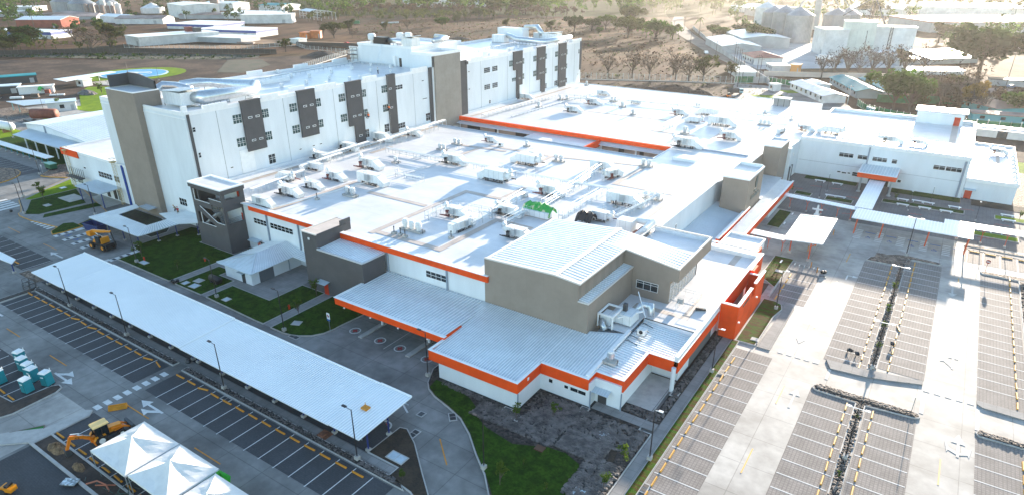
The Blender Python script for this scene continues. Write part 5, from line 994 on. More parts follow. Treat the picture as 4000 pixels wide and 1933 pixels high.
# tower-top ducts
def ductwork(label,paths,house,r=1.05):
    t=thing('tower_ductwork',label,'ductwork',(paths[0][0][0],paths[0][0][1],26)); 
    for p in paths: MB().tube(p,r,14).build('round_duct',mat('galvanised_duct',(.62,.66,.68),.28,.75,var=.08,vs=1.5,fine=.1,fs=2),t,True)
    x0,x1,y0,y1,z0,z1=house; MB().box(x0,x1,y0,y1,z0,z1).build('fan_house',PANEL,t); MB().slab([(x0-.3,y0-.3,z1+.0),(x1+.3,y0-.3,z1+.6),(x1+.3,y1+.3,z1+.6),(x0-.3,y1+.3,z1)],.12).ribs((x0-.3,y0-.3,z1),(x0-.3,y1+.3,z1),(x1+.3,y1+.3,z1+.6),(x1+.3,y0-.3,z1+.6),.5,.08,.05).build('fan_house_roof',RIBG,t)
    mb=MB(); [mb.box(x,x+.1,y,y+.1,z0-1.1,z0) for x in(x0,x1-.1) for y in(y0,y1-.1)]
    for p in paths:
        for k in range(len(p)-1):
            n=int((Vector(p[k+1])-Vector(p[k])).length/1.6); mb.bar((p[k][0],p[k][1]-.66,26.1),(p[k+1][0],p[k+1][1]-.66,26.1),.08,.08)
            for i in range(1,n): e=Vector(p[k]).lerp(Vector(p[k+1]),i/n); mb.box(e.x-.04,e.x+.04,e.y-.7,e.y-.62,26,e.z-.5)
    mb.build('supports',DKGREY,t)
ductwork('shiny round ducts looping round a ribbed fan house on the near tower roof',[[(-143.2,84.4,28.0),(-141.2,85.6,28.0),(-140.6,98.5,28.0),(-142.2,100.4,28.2),(-154.5,97.5,28.5),(-157.2,95,28.6),(-157.4,90.5,28.6)],[(-150.2,88.4,28.4),(-155,88.2,28.8),(-157.8,86.4,29.0),(-158.2,84.8,28.2),(-157.6,83.6,26.6)]],(-150,-142.8,81.5,86,26.5,29.3))
ductwork('white round ducts with green-lit fan casings on top of the machine room',[[(-156,161.5,33.2),(-149,161.0,33.2)],[(-143.8,170,33),(-144.6,177.5,33.2),(-150,178.5,33.4)]],(-147.6,-143.4,159.2,163,32.0,34.6),.8)
ductwork('large round ducts forming an L on the far ward block roof',[[(-160.5,237,28.8),(-157.5,236,28.4),(-153.5,234,27.8),(-139.5,232.5,27.7),(-137.8,235,27.9),(-138.2,251,28.1)],[(-163,255,30.5),(-156,254,31),(-151.5,250,29)]],(-150.5,-143,248.5,252.5,27,29.2))
simple_box('roof_house','roof house','white louvred roof house at the back of the far ward block',-166,250,26,(13,5,4.6),WHITE); simple_box('roof_house','roof house','lower white box beside the louvred roof house',-152,253,26,(9,3,3.0),WWALL)
simple_box('roof_house','roof house','white plant box where the far roof ducts begin',-163,236,26,(6,4,3),PANEL); simple_box('screened_unit','plant unit','black-netted plant unit at the machine room roof edge',-157.4,160.5,31.65,(5,2.6,2.6),BLACK)
for i,(x,y) in enumerate([(-160.8,159.6),(-155.2,166.8),(-153.2,168.6)]):
    t=thing('roof_turbine','%s round roof turbine on the machine room, from the left'%nth(i),'roof turbine',(x,y,31.6),'roof turbines on the machine room'); MB().lathe(x,y,[(.5,31.6),(.5,33.2),(1.25,33.4),(1.3,34.8),(.9,35.2)],14).build('turbine_head',DUCT,t); MB().box(x-.8,x+.8,y-.8,y+.8,31.6,32.2).build('base',KERB,t)
vk=None
def make_vent():
    t=thing('roof_vent','x','roof vent'); MB().box(-.32,.32,-.32,.32,0,.9).build('cowl',DUCT,t); MB().box(-.4,.4,-.4,.4,.9,1.0).build('cap',TRIM,t); return t
vk=Kit(make_vent())
V_=[(-147.9,112.5),(-141,113.4),(-147,119.9),(-140.5,121.2),(-147.7,128.7),(-155.8,136.9),(-155.2,128),(-156.1,145.4),(-156.8,154.2),(-148.3,145.6),(-148.6,154.4),(-141.2,146.8),(-141,130),(-159.6,125.1),(-168.9,127.9),(-168.4,144.4)]
for i,(x,y) in enumerate(V_): vk.put((x,y,25.97),0,'square white vent cowl, %s on the near ward roof counting away'%nth(i),'vent cowls on the ward roofs')
for i,(x,y) in enumerate([(-142,184),(-149,190),(-141,197),(-150,203),(-142,212),(-152,215),(-160,200),(-145,222),(-158,222)]): vk.put((x,y,25.97),0,'square white vent cowl, %s on the far ward roof counting away'%nth(i),'vent cowls on the ward roofs')
def rrail(label,pts,z=26.7):
    t=thing('roof_pipe_run',label,'pipe run',(pts[0][0],pts[0][1],26)); MB().tube([(x,y,z) for x,y in pts],.16,6).build('pipe',PIPE,t); mb=MB()
    for k in range(len(pts)-1):
        a=Vector((*pts[k],0));b=Vector((*pts[k+1],0)); mb.tube([a+Vector((0,0,z-.2)),b+Vector((0,0,z-.2))],.04,4); n=int((b-a).length/1.8)
        for i in range(n+1): e=a.lerp(b,i/n); mb.box(e.x-.05,e.x+.05,e.y-.05,e.y+.05,25.97,z)
    mb.build('stands',STEEL,t)
rrail('pipe on low stands down the middle of the near ward roof',[(-160,104),(-162,120),(-164.4,157),(-150,157.2)]); rrail('pipe on low stands on the far ward roof',[(-151.4,186),(-152.5,232)])
t=thing('scaffold','small steel scaffold tower against the machine room wall','scaffold',(-168,157,26)); mb=MB()
for x in(-169,-166.3):
    for y in(156,157.8): mb.tube([(x,y,26),(x,y,30.8)],.06,5)
for z in(27.4,28.6,29.8,30.8):
    for y in(156,157.8): mb.tube([(-169,y,z),(-166.3,y,z)],.05,5)
    for x in(-169,-166.3): mb.tube([(x,156,z),(x,157.8,z)],.05,5)
mb.tube([(-169,156,26),(-166.3,156,28.6)],.04,5); mb.build('frame',DKGREY,t); MB().box(-169,-166.3,156,157.8,28.5,28.58).build('platform',DKGREY,t)
def ladder(label,p,q,w=.45,n=16,m=STEEL):
    t=thing('ladder',label,'ladder',tuple(p)); p=Vector(p);q=Vector(q); d=(q-p).normalized(); u=d.cross(Vector((0,0,1)));
    if u.length<.1: u=Vector((1,0,0))
    u.normalize(); u*=w/2; mb=MB(); mb.tube([p-u,q-u],.04,4).tube([p+u,q+u],.04,4)
    for i in range(1,n): e=p.lerp(q,i/n); mb.tube([e-u,e+u],.03,4)
    mb.build('rails_and_rungs',m,t)
ladder('tall ladder leaning on the machine room wall',(-155.4,155.2,26),(-154.9,158.0,32.4),.6); ladder('ladder leaning on the crosswise rooftop unit',(-62.4,131.6,10),(-63.6,133,13),.5,9)
# abseiling workers in orange
def person(label,x,y,z,pose,mats,rz=0,s=1.):
    """one continuous skinned body with clothing painted by separate skinned garments"""
    o=thing('person',label,'person',(x,y,z))
    J={'pel':(0,0,.95),'che':(0,.0,1.32),'nek':(0,0,1.5),'hd':(0,.02,1.62),'hd2':(0,.03,1.74)}
    P={'stand':dict(lk=(-.1,.04,.5),lf=(-.11,0,.06),lt=(-.11,.2,.03),rk=(.1,.04,.5),rf=(.12,0,.06),rt=(.12,.2,.03),le=(-.27,0,1.15),lh=(-.29,.15,.95),re=(.27,0,1.15),rh=(.29,.15,.95)),
       'hang':dict(lk=(-.16,.42,.85),lf=(-.18,.55,.45),lt=(-.18,.7,.48),rk=(.16,.36,.70),rf=(.2,.55,.30),rt=(.2,.7,.33),le=(-.27,.2,1.3),lh=(-.1,.32,1.55),re=(.27,.2,1.25),rh=(.12,.3,1.1)),
       'kneel':dict(lk=(-.12,.38,.1),lf=(-.12,-.05,.08),lt=(-.12,-.2,.1),rk=(.14,.4,.48),rf=(.14,.38,.06),rt=(.14,.55,.03),le=(-.26,.3,1.0),lh=(-.16,.55,.7),re=(.26,.3,1.0),rh=(.16,.55,.7))}[pose]
    if pose=='kneel':
        for k in J: a=J[k]; J[k]=(a[0],a[1]+(a[2]-.95)*.5,a[2]-.42)
        J['pel']=(0,0,.53)
    pel=J['pel'];che=J['che']
    def sk(name,ed,rad,m,lv=1):
        vs=[];ix={};es=[]
        for a,b in ed:
            for q in(a,b):
                if q not in ix: ix[q]=len(vs); vs.append(q)
            es.append((ix[a],ix[b]))
        me=bpy.data.meshes.new(name); me.from_pydata([Vector(v)*s for v in vs],es,[]); ob=bpy.data.objects.new(name,me); COL.objects.link(ob); ob.parent=o; me.materials.append(m)
        sm=ob.modifiers.new('s','SKIN'); 
        for v,k in ix.items(): me.skin_vertices[0].data[k].radius=(rad(v)*s,)*2; 
        me.skin_vertices[0].data[0].use_root=True; sb=ob.modifiers.new('b','SUBSURF'); sb.levels=lv; sb.render_levels=lv; return ob
    ls=(-.19,che[1],che[2]+.08);rs=(.19,che[1],che[2]+.08);lhp=(-.1,pel[1],pel[2]-.06);rhp=(.1,pel[1],pel[2]-.06)
    R_={pel:.13,che:.155,J['nek']:.055,J['hd']:.085,J['hd2']:.08,ls:.075,rs:.075,lhp:.095,rhp:.095,P['lk']:.062,P['rk']:.062,P['lf']:.045,P['rf']:.045,P['lt']:.035,P['rt']:.035,P['le']:.045,P['re']:.045,P['lh']:.034,P['rh']:.034}
    sk('body',[(pel,che),(che,J['nek']),(J['nek'],J['hd']),(J['hd'],J['hd2']),(che,ls),(ls,P['le']),(P['le'],P['lh']),(che,rs),(rs,P['re']),(P['re'],P['rh']),(pel,lhp),(lhp,P['lk']),(P['lk'],P['lf']),(P['lf'],P['lt']),(pel,rhp),(rhp,P['rk']),(P['rk'],P['rf']),(P['rf'],P['rt'])],lambda v:R_[v],SKIN)
    sk('shirt',[(pel,che),(che,ls),(ls,P['le']),(che,rs),(rs,P['re'])],lambda v:R_[v]+.02,mats[0])
    sk('trousers',[(pel,lhp),(lhp,P['lk']),(P['lk'],P['lf']),(pel,rhp),(rhp,P['rk']),(P['rk'],P['rf'])],lambda v:R_[v]+.018,mats[1])
    hh=J['hd2']; h=MB().lathe(hh[0]*s,hh[1]*s,[(.12*s,(hh[2]-.02)*s),(.115*s,(hh[2]+.05)*s),(.07*s,(hh[2]+.11)*s),(.01*s,(hh[2]+.12)*s)],12).build('helmet',mats[2]); h.parent=o
    o.rotation_euler=(0,0,rz); return o
person('worker in orange hanging on a rope below the third charcoal panel\'s window',-134.2,129.4,15.8,'hang',(HIVIS,DENIM,YEL),PI/2,1.25)
person('worker in orange hanging on a rope beside the fourth charcoal panel',-134.2,137.7,16.6,'hang',(HIVIS,DENIM,WPLAS),PI/2,1.25)
person('worker in white standing on the near ward roof',-143,143.2,26,'stand',(WPLAS,DENIM,WPLAS),0,1.1)
person('worker kneeling on the covered walkway roof, farther from the stair tower',-144.4,75.6,3.15,'kneel',(mat('khaki_cloth',(.2,.16,.1),.8),DENIM,YEL),2.2,1.1)
person('worker in red kneeling on the covered walkway roof nearest the stair tower',-142.6,75.0,3.15,'kneel',(REDC,mat('khaki_cloth',(.2,.16,.1),.8),REDC),1.1,1.1)
for y,x,l in((129.4,-134.2,'rope of the orange-clad worker below the third charcoal panel'),(137.7,-134.2,'rope of the orange-clad worker beside the fourth charcoal panel')):
    t=thing('climbing_rope',l,'rope',(x,y,10)); MB().tube([(x+.1,y,12 if y<130 else 11),(x+.1,y,27.2)],.025,4).build('rope_line',mat('rope',(.5,.5,.48),.8),t)
t=thing('roof_railing','thin white guard railing crossing the pavilion terrace','railing',(-28,95,5.1)); mb=MB()
for a,b in(((-31,97),(-27,97)),((-27,97),(-27.5,93)),((-27.5,93),(-23.8,93)),((-31,93.5),(-29,93.5)),((-29,93.5),(-29,90.5))):
    for z in(5.6,6.1): mb.tube([(*a,z),(*b,z)],.035,4)
    for i in range(4): e=Vector((*a,0)).lerp(Vector((*b,0)),i/3); mb.tube([(e.x,e.y,5.1),(e.x,e.y,6.15)],.03,4)
mb.build('rails',TRIM,t)
simple_box('meter_cabinet','cabinet','grey meter cabinet on legs on the pavilion terrace',-28.9,92.4,5.7,(.9,.5,.8),GWALL); simple_box('tool_pile','tool pile','black roofing rolls lying on the terrace near the orange wall',-25.6,92.8,5.12,(1.6,.5,.4),BLACK,.5)
# plant well machines below auditorium
t=thing('plant_unit','plant unit with curved silver duct in the well below the auditorium','plant unit',(-34,84,5)); MB().box(-35.4,-32.6,81.4,84.4,5.4,7.0).build('casing',PANEL,t); MB().tube([(-33.4,84.3,6.4),(-32.8,85.8,7.2),(-31.6,86.4,7.0),(-31.0,85.6,5.8)],.55,12).build('curved_duct',STEEL,t,True); MB().bar((-34.6,80.8,6.6),(-32.0,84.4,6.9),.3,.2).bar((-33.9,86.6,8.8),(-31.2,83.6,6.4),.12,.12).build('tray',TRIM,t)
t=thing('plant_unit','plant unit framed by white cable trays beside the taupe wall','plant unit',(-36,80,5)); MB().box(-37,-35.4,79.8,82.2,5.4,6.8).build('casing',PANEL,t); MB().ring(-37.2,-34.6,79.2,83,.25,7.2,7.45).box(-37.2,-37,79.2,79.4,5.2,7.2).box(-34.8,-34.6,79.2,79.4,5.2,7.2).build('tray',TRIM,t); MB().box(-34.6,-34,82.6,83.2,5.1,8.2).build('riser',DKGREY,t); MB().tube([(-36.6,79.6,6.2),(-36,78.6,6),(-35.4,78.4,5.4)],.4,10).build('curved_duct',STEEL,t,True)
for i in range(5): tag(MB().tube([(-31.9+.0*i,78.4+1.5*i,4.75),(-31.6,78.4+1.5*i,4.9),(-31.0,78.3+1.5*i,4.8),(-30.0,78.0+1.5*i,4.75)],.06,5).build('cable_conduit',DKGREY),'%s thin grey conduit bent over the broad ribbed roof, from the near side'%nth(i),'conduit','conduits on the pavilion roof')
# ---------------- covered walkways and car ports ----------------
def canopy(name,label,cat,quads,posts,pm,rm,pitch=.6,fas=None,th=.14,group=None,ph=None,slant=True):
    q0=quads[0]; t=thing(name,label,cat,(q0[0][0],q0[0][1],0),group)
    for q in quads:
        MB().slab(q,th).ribs(q[0],q[1],q[2],q[3],pitch,pitch*.3,.06).build('roof_panel',rm,t)
    if fas: 
        mb=MB()
        for a,b in fas: mb.bar(a,b,.16,.28)
        mb.build('gutter',TRIM,t)
    for (x,y,z) in posts:
        MB().tube([(x,y,-.05),(x,y,z)],ph or .11,8).build('post',pm,t); MB().box(x-.28,x+.28,y-.28,y+.28,-.05,.35).build('post_base',KERB,t)
    return t
# long car port in three lifts
za,zb=2.75,3.25
segs=[(-136.8,-125.6,0),(-125.6,-88.2,.12),(-88.2,-55.8,0),(-55.8,-50.3,.12)]
lb=['nearest-left end section of the long white car port','second and longest section of the long white car port','third section of the long white car port before the end','short end section of the long white car port with an amber box on it']
for (x0,x1,dz),l in zip(segs,lb):
    q=[(x0,41.9,za+dz),(x1,41.9,za+dz),(x1,51.5,zb+dz),(x0,51.5,zb+dz)]
    ps=[(x,y,za+dz-.1) for x in ([x0+1.5+6*i for i in range(int((x1-x0)/6)+1)] if x1-x0>6 else [x1-.3]) for y in (43.5,47.2)]
    c=canopy('car_port',l,'car port',[q],ps,BLUEC,CARP,.42,[((x0,51.55,zb+dz+.05),(x1,51.55,zb+dz+.05))],.12,'sections of the long car port')
    mb=MB(); 
    for i in range(int((x1-x0)/3)): mb.bar((x0+1.5+3*i,42.2,za+dz-.25),(x0+1.5+3*i,51.2,zb+dz-.25),.1,.18)
    for y in (42.6,47,51): mb.bar((x0+.2,y,za-.4),(x1-.2,y,za-.4),.1,.14)
    mb.build('roof_beams',STEEL,c)
tag(MB().box(-54.3,-53.3,46.2,47.0,3.15,3.4).tube([(-53.8,46.6,3.4),(-53.8,46.6,4.1)],.05,6).build('amber_box',YELD),'amber box with a short pin left on the end section roof','box')
canopy('car_port','small car port corner at the left edge of the photo','car port',[[(-160,42,2.5),(-145.2,42,2.5),(-146,42.9,2.6),(-160,48,2.8)][:0] or [(-165,40.5,2.5),(-145,41.8,2.5),(-146.2,43.0,2.7),(-165,43.0,2.7)]],[(-146.5,42.2,2.4)],BLUEC,CARP,.5)
canopy('car_port','slim white walkway roof beside the dark lawn at far left','covered walkway',[[(-262,80.9,2.5),(-222.6,81.2,2.5),(-221.8,83.3,2.7),(-262,83,2.7)]],[(-224-4.2*i,82.2,2.4) for i in range(9)],TEAL,CARP,.6)
t=canopy('covered_walkway','U-shaped pale ribbed walkway roof wrapped round the lift tower foot','covered walkway',[
 [(-157.6,62.4,3.0),(-137,62.4,3.0),(-141.3,66.7,3.15),(-153.6,66.9,3.15)],[(-157.8,62.5,3.02),(-153.6,66.9,3.14),(-154.4,72.2,3.14),(-157.4,73.2,3.0)],[(-136.9,62.5,3.02),(-136.7,71.4,3.0),(-141.2,71.4,3.15),(-141.2,66.7,3.14)]],
 [(-156.8,63.4,2.9),(-151,63.2,2.9),(-145,63.2,2.9),(-139,63.2,2.9),(-138,67,2.9),(-137.5,71,2.9),(-156.6,69,2.9)],BLUEC,RIB,.6)
canopy('covered_walkway','pale ribbed walkway roof section where two workers kneel','covered walkway',[[(-141.3,71.4,3.2),(-136.6,71.4,3.05),(-133.4,74.2,3.05),(-133.4,76.6,3.2),(-142,77,3.3)][:4],[(-146,72.4,3.2),(-141.4,71.5,3.2),(-133.4,76.6,3.2),(-142.2,77.0,3.3)]],[(-134,74,2.9),(-137,76,2.9)],BLUEC,RIB,.6)
OR=mat('orange_steel',(.62,.10,.03),.5)
def ypost(t,x,y,h,s=.07):
    mb=MB(); mb.tube([(x,y,0),(x,y,h*.62)],s,6).tube([(x,y,h*.62),(x-.55,y,h)],s*.8,6).tube([(x,y,h*.62),(x+.55,y,h)],s*.8,6); mb.build('branched_post',OR,t); MB().box(x-.22,x+.22,y-.22,y+.22,-.05,.3).build('post_base',KERB,t)
def walk(label,q,posts,m=CARP,th=.14):
    t=thing('covered_walkway',label,'covered walkway',(q[0][0],q[0][1],0)); MB().slab(q,th).ribs(q[0],q[1],q[2],q[3],.7,.07,.04).build('roof_panel',m,t)
    for p in posts: ypost(t,*p)
    return t
walk('slim white walkway roof with orange posts from the gallery to the wide canopy',[(-29.7,165.9,3.25),(-12.6,164.3,3.25),(-12.6,166.3,3.35),(-29.2,168.0,3.35)],[(-27.6,166.6,3.1),(-23.6,166.4,3.1),(-20.2,166.1,3.1),(-16.6,165.7,3.1),(-13.6,165.4,3.1)])
walk('short white walkway roof from the gallery to the square canopy',[(-29.6,135.6,3.3),(-22.2,135.6,3.3),(-22.0,138.0,3.4),(-29.4,138.4,3.4)],[(-28.6,136.9,3.1),(-25.5,136.9,3.1),(-22.6,136.9,3.1)])
walk('white walkway roof running straight from the wide canopy to the east entrance',[(-13.2,165.5,3.6),(-9.5,165.5,3.6),(-9.5,191,3.6),(-13.2,191,3.6)],[(-11.3,170,3.4),(-11.3,177,3.4),(-11.3,184,3.4)])
walk('slim white walkway roof stretching right from the wide canopy',[(4.9,164.0,3.6),(40,165.6,3.6),(40,169.2,3.7),(4.9,167.4,3.7)],[(8+4.4*i,165.9+.2*i,3.5) for i in range(7)])
t=thing('square_canopy','square ribbed white canopy on orange braced posts at the entrance drop-off','canopy',(-18,142,0)); q=[(-22.0,133.6,4.3),(-14.9,135.0,4.3),(-14.9,151.2,4.5),(-22.1,149.8,4.5)]
MB().slab(q,.16).ribs(q[0],q[1],q[2],q[3],.42,.12,.07).build('roof_panel',RIB,t); mb=MB(); [mb.bar(a,b,.18,.3) for a,b in((q[0],q[1]),(q[1],q[2]),(q[2],q[3]),(q[3],q[0]))]; mb.build('edge_trim',TRIM,t)
for x,y in((-21.2,137.9),(-21.2,146.5),(-17.0,135.5),(-17.4,147.5)): MB().tube([(x,y,0),(x,y,4.2)],.13,8).tube([(x,y,3.0),(x+1.2,y,4.1)],.09,6).build('braced_post',OR,t); MB().box(x-.35,x+.35,y-.35,y+.35,-.05,.45).build('post_base',KERB,t)
t=thing('wide_canopy','widest flat white drop-off canopy glaring in the sun, on paired orange posts','canopy',(-1,160,0)); q=[(-12.6,156.7,3.75),(10.4,156.7,3.75),(10.4,163.3,3.95),(-12.5,163.8,3.95)]
MB().slab(q,.18).ribs(q[0],q[1],q[2],q[3],.6,.1,.05).build('roof_panel',CARP,t)
for x in(-11.6,-6.4,2.4,9.6):
    for dy in (0,1.1): MB().tube([(x,157.2+dy,0),(x+.2,157.2+dy,3.7)],.13,8).build('paired_post',OR,t)
# ---------------- street lamps ----------------
def lamp_kit(kind):
    t=thing('street_lamp','x','street lamp'); h=7.5
    MB().box(-.28,.28,-.28,.28,0,.55).build('concrete_base',KERB,t); MB().tube([(0,0,.55),(0,0,h)],[.085,.06],8).build('pole',BLACK,t)
    mb=MB()
    if kind=='one': mb.tube([(0,0,h-.1),(-.9,0,h)],.04,6).box(-1.5,-.85,-.16,.16,h-.02,h+.1)
    elif kind=='white': mb.tube([(0,0,h-.1),(.5,0,h)],.04,6).box(.45,1.0,-.15,.15,h-.02,h+.1)
    elif kind=='two': mb.tube([(-.8,0,h),(.8,0,h)],.04,6).box(-1.3,-.75,-.15,.15,h,h+.1).box(.75,1.3,-.15,.15,h,h+.1)
    else: mb.lathe(0,0,[(.05,h-.1),(.35,h),(.36,h+.06),(.05,h+.16)],12)
    mb.build('lamp_head',BLACK if kind=='one' else TRIM,t); return t
lk={k:Kit(lamp_kit(k)) for k in('one','white','two','disc')}
W_='street lamps on the grounds'
for k,x,y,a,l,s in [('one',-112.9+-9.3,41.4,0,'first black lamp post along the long car port, from the left',1),('one',-103.7,41.6,0,'second black lamp post along the long car port',1),('one',-77.2,41.4,0,'third black lamp post along the long car port, in front of its middle',1),('one',-50.5,41.5,0,'black lamp post in front of the car port\'s end section',1),
 ('one',-36.6,48.8,0,'black lamp post on the grass right of the curving road',1),('one',-55.0,60.1,0,'black lamp post at the pavilion\'s left corner',1),('white',-20.6,61.4,0,'black lamp post on the grass strip nearest the bottom edge',1),('white',-20.4,84.4,0,'black lamp post on the grass strip beside the pavilion\'s far end',1),('white',-17.3,110.1,0,'black lamp post on the round-ended lawn below the orange wall',1),
 ('one',-83.4,56.9,0,'black lamp post at the kerb of the lawn by the ambulance canopy',1),('one',-103.6,58.0,0,'black lamp post in front of the pump house',1),('one',-131.2,58.3,0,'black lamp post at the corner of the large dark lawn',1),('one',-182.2,58.5,0,'black lamp post on the dark far-left lawn',1),('one',-196.6,64.1,0,'black lamp post on the bright far-left lawn edge',1),('one',-215.4,76.0,0,'black lamp post on the tip of the far-left cobbled island',1),
 ('one',-166.8,67.7,0,'black lamp post beside the west wing porch',1),('two',-.65,74.9,0,'twin-armed lamp post in the nearest cobbled median',1),('two',-.55,98.7,0,'twin-armed lamp post at the near end of the far median',1.05),('two',-.6,122.0,0,'twin-armed lamp post half way along the far median',1.05),('two',-.4,149.3,0,'twin-armed lamp post on the rounded cobbled island',1.1),
 ('disc',-22.9,178.8,0,'disc-topped plaza lamp nearest the gallery, short',.62),('disc',-22.3,185.6,0,'disc-topped plaza lamp behind the nearest one, near the white wall',.66),('disc',-2.7,180.7,0,'disc-topped plaza lamp in the middle of the plaza benches',.66),('disc',11.3,181.6,0,'disc-topped plaza lamp at the right of the plaza',.62),('disc',1.5,189.5,0,'disc-topped plaza lamp between two white benches by the wall',.6),
 ('one',-272,91.5,0,'lamp post beside the white gas tank at far left',1),('one',-301.4,114.5,0,'lamp post on the far road behind the service hall',1),('one',-330,132,0,'lamp post by the far left container yard',1),('one',-320,150,0,'lamp post on the lawn left of the helipad path',1),('one',-350,190,0,'lamp post near the right side of the helipad',1)]:
    lk[k].put((x,y,.1),a,l,W_,s)
# ---------------- wheel stops ----------------
def stop_kit(m):
    t=thing('wheel_stop','x','wheel stop'); mb=MB(); mb.add([(-.92,-.12,0),(.92,-.12,0),(.92,.12,0),(-.92,.12,0),(-.9,-.07,.17),(.9,-.07,.17),(.9,.07,.17),(-.9,.07,.17)],[(4,5,6,7),(0,1,5,4),(1,2,6,5),(2,3,7,6),(3,0,4,7)]); mb.build('bar',m,t); return t
sy=Kit(stop_kit(YEL)); sa=Kit(stop_kit(YELD))
def row(k,n,x,y,dx,dy,a,desc,frm,skip=(),j=.0):
    r=random.Random(int(x*7+y))
    for i in range(n):
        if i in skip: continue
        an=a+(r.choice([.25,-.25,.3]) if r.random()<j else r.uniform(-.03,.03))
        k.put((x+dx*i,y+dy*i,.0),an,'%s %s wheel stop from the %s, %s'%(nth(i),'amber' if k is sa else 'yellow',frm,desc),'wheel stops '+desc)
row(sa,16,-133.7,39.7,P,0,0,'in the left lot by the car port','left',j=.12)
row(sa,14,-85.4,39.7,P,0,0,'in the stalls along the car port','crossing',j=.06)
row(sa,10,-85.8,23.45,P,0,0,'in the pocket by the backhoe','left')
row(sa,6,-114.5,23.5,P,0,0,'behind the portable toilets','left'); row(sa,4,-163.5,44.6,4.0,0,0,'at the left photo edge','left')
row(sy,13,-18.7,58.2-P,0,P,PI/2,'beside the cobbled pavilion bed','near end',j=0)
row(sy,5,-18.4,114.6,0,P,PI/2,'in the small shaded lot','near end')
row(sy,13,-2.25,86.4-12*P,0,P,PI/2,'left of the nearest median','near end'); row(sy,13,1.0,86.4-12*P,0,P,PI/2,'right of the nearest median','near end')
row(sy,16,-2.25,98.6,0,P,PI/2,'left of the far median','near end',j=.06); row(sy,17,1.5,100.2,0,P,PI/2,'right of the far median','near end',j=.2)
row(sy,18,17.4,99.6,0,P,PI/2,'in the far right lot','near end',j=.08); row(sy,10,17.6,60,0,P,PI/2,'in the near right lot','near end'); row(sy,6,11.5,159.9,2.85,0,0,'facing the wide canopy','left')
# ---------------- plaza furniture, bollards, signs ----------------
def bench_kit():
    t=thing('bench','x','bench'); MB().box(-1.4,1.4,-.3,.3,.38,.5).build('seat',TRIM,t)
    for x in(-1.0,1.0): MB().box(x-.12,x+.12,-.25,.25,0,.38).build('leg',WHITE,t)
    return t
bk=Kit(bench_kit())
for x,y,l in [(-25.5,194.2,'white bench on the plaza grass strip, first from the wall corner'),(-21,193.9,'white bench on the plaza grass strip, second from the wall corner'),(-18.4,182.0,'white bench on the middle plaza lawn bed'),(-20.6,181.9,'short view white bench left on the middle lawn bed'),(-4.2,184.3,'leftmost front bench along the long plaza lawn bed'),(.6,184.5,'second front bench along the long plaza lawn bed'),(5.2,184.7,'third front bench along the long plaza lawn bed'),(6.8,189.4,'back bench behind the third front bench'),(1.1,189.4,'back bench behind the second front bench'),(-4.6,188.8,'back bench behind the leftmost front bench'),(-1.2,189.6,'small back bench between two others on the plaza'),(17.7,189.4,'back bench at the right-hand sunny lawn bed'),(17.8,185.4,'front bench at the right-hand sunny lawn bed'),(11,175,'bench in the sun under the slim right walkway'),(15.4,174.6,'second bench in the sun under the slim right walkway')]: bk.put((x,y,0),0,l,'white benches on the plaza')
bk2=[(-25.9,162.4,'pale bench against the inner lawn below the slim walkway',.45),(-26.0,154.6,'pale double seat beside the inner lawn, nearer the square canopy',.5),(-21.4,131.6,'concrete bench at the tip of the round lawn',.55),(-25.0,121.8,'low concrete bench beside the patchy lawn',.8)]
for x,y,l,s in bk2: bk.put((x,y,0),PI/2,l,'pale benches near the entrance lawns',s)
t=thing('statue','small white cross-shaped sculpture on a stepped base in the plaza','sculpture',(-20.9,165,0)); MB().box(-21.5,-20.3,164.5,165.5,-.05,.3).build('base',TRIM,t); MB().add([(-21.3,164.8,.3),(-20.5,164.8,.3),(-20.5,165.2,.3),(-21.3,165.2,.3),(-21.05,164.9,2.6),(-20.75,164.9,2.6),(-20.75,165.1,2.6),(-21.05,165.1,2.6)],[(0,1,5,4),(1,2,6,5),(2,3,7,6),(3,0,4,7),(4,5,6,7)]).build('shaft',TRIM,t); MB().box(-22.1,-19.7,164.9,165.1,1.3,1.65).build('arms',TRIM,t)
def bol():
    t=thing('bollard','x','bollard'); MB().tube([(0,0,0),(0,0,.95)],.07,8).build('shaft',YELD,t); MB().cyl(0,0,.95,1.0,.07,.03,8).build('cap',BLACK,t); return t
bo=Kit(bol())
for i,(x,y,l) in enumerate([(-15.8,132.2,'amber bollard at the left of the bike stand kerb'),(-14.3,130.2,'amber bollard at the right of the bike stand kerb'),(-18,140.4,'near amber bollard under the square canopy\'s right side'),(-17.2,144.2,'far amber bollard under the square canopy\'s right side'),(-16.9,151.0,'left amber bollard behind the square canopy'),(-15.2,153.4,'right amber bollard behind the square canopy')]): bo.put((x,y,.05),0,l,'amber bollards by the drop-off',1.3)
t=thing('bike_rack','row of thin steel bike hoops on the shaded kerb','bike rack',(-17,130.6,0)); mb=MB()
for i in range(6): x=-18.6+.9*i; mb.tube([(x,130,.1),(x,130,.8),(x,130.9,.8),(x,130.9,.1)],.035,5)
mb.build('hoops',STEEL,t)
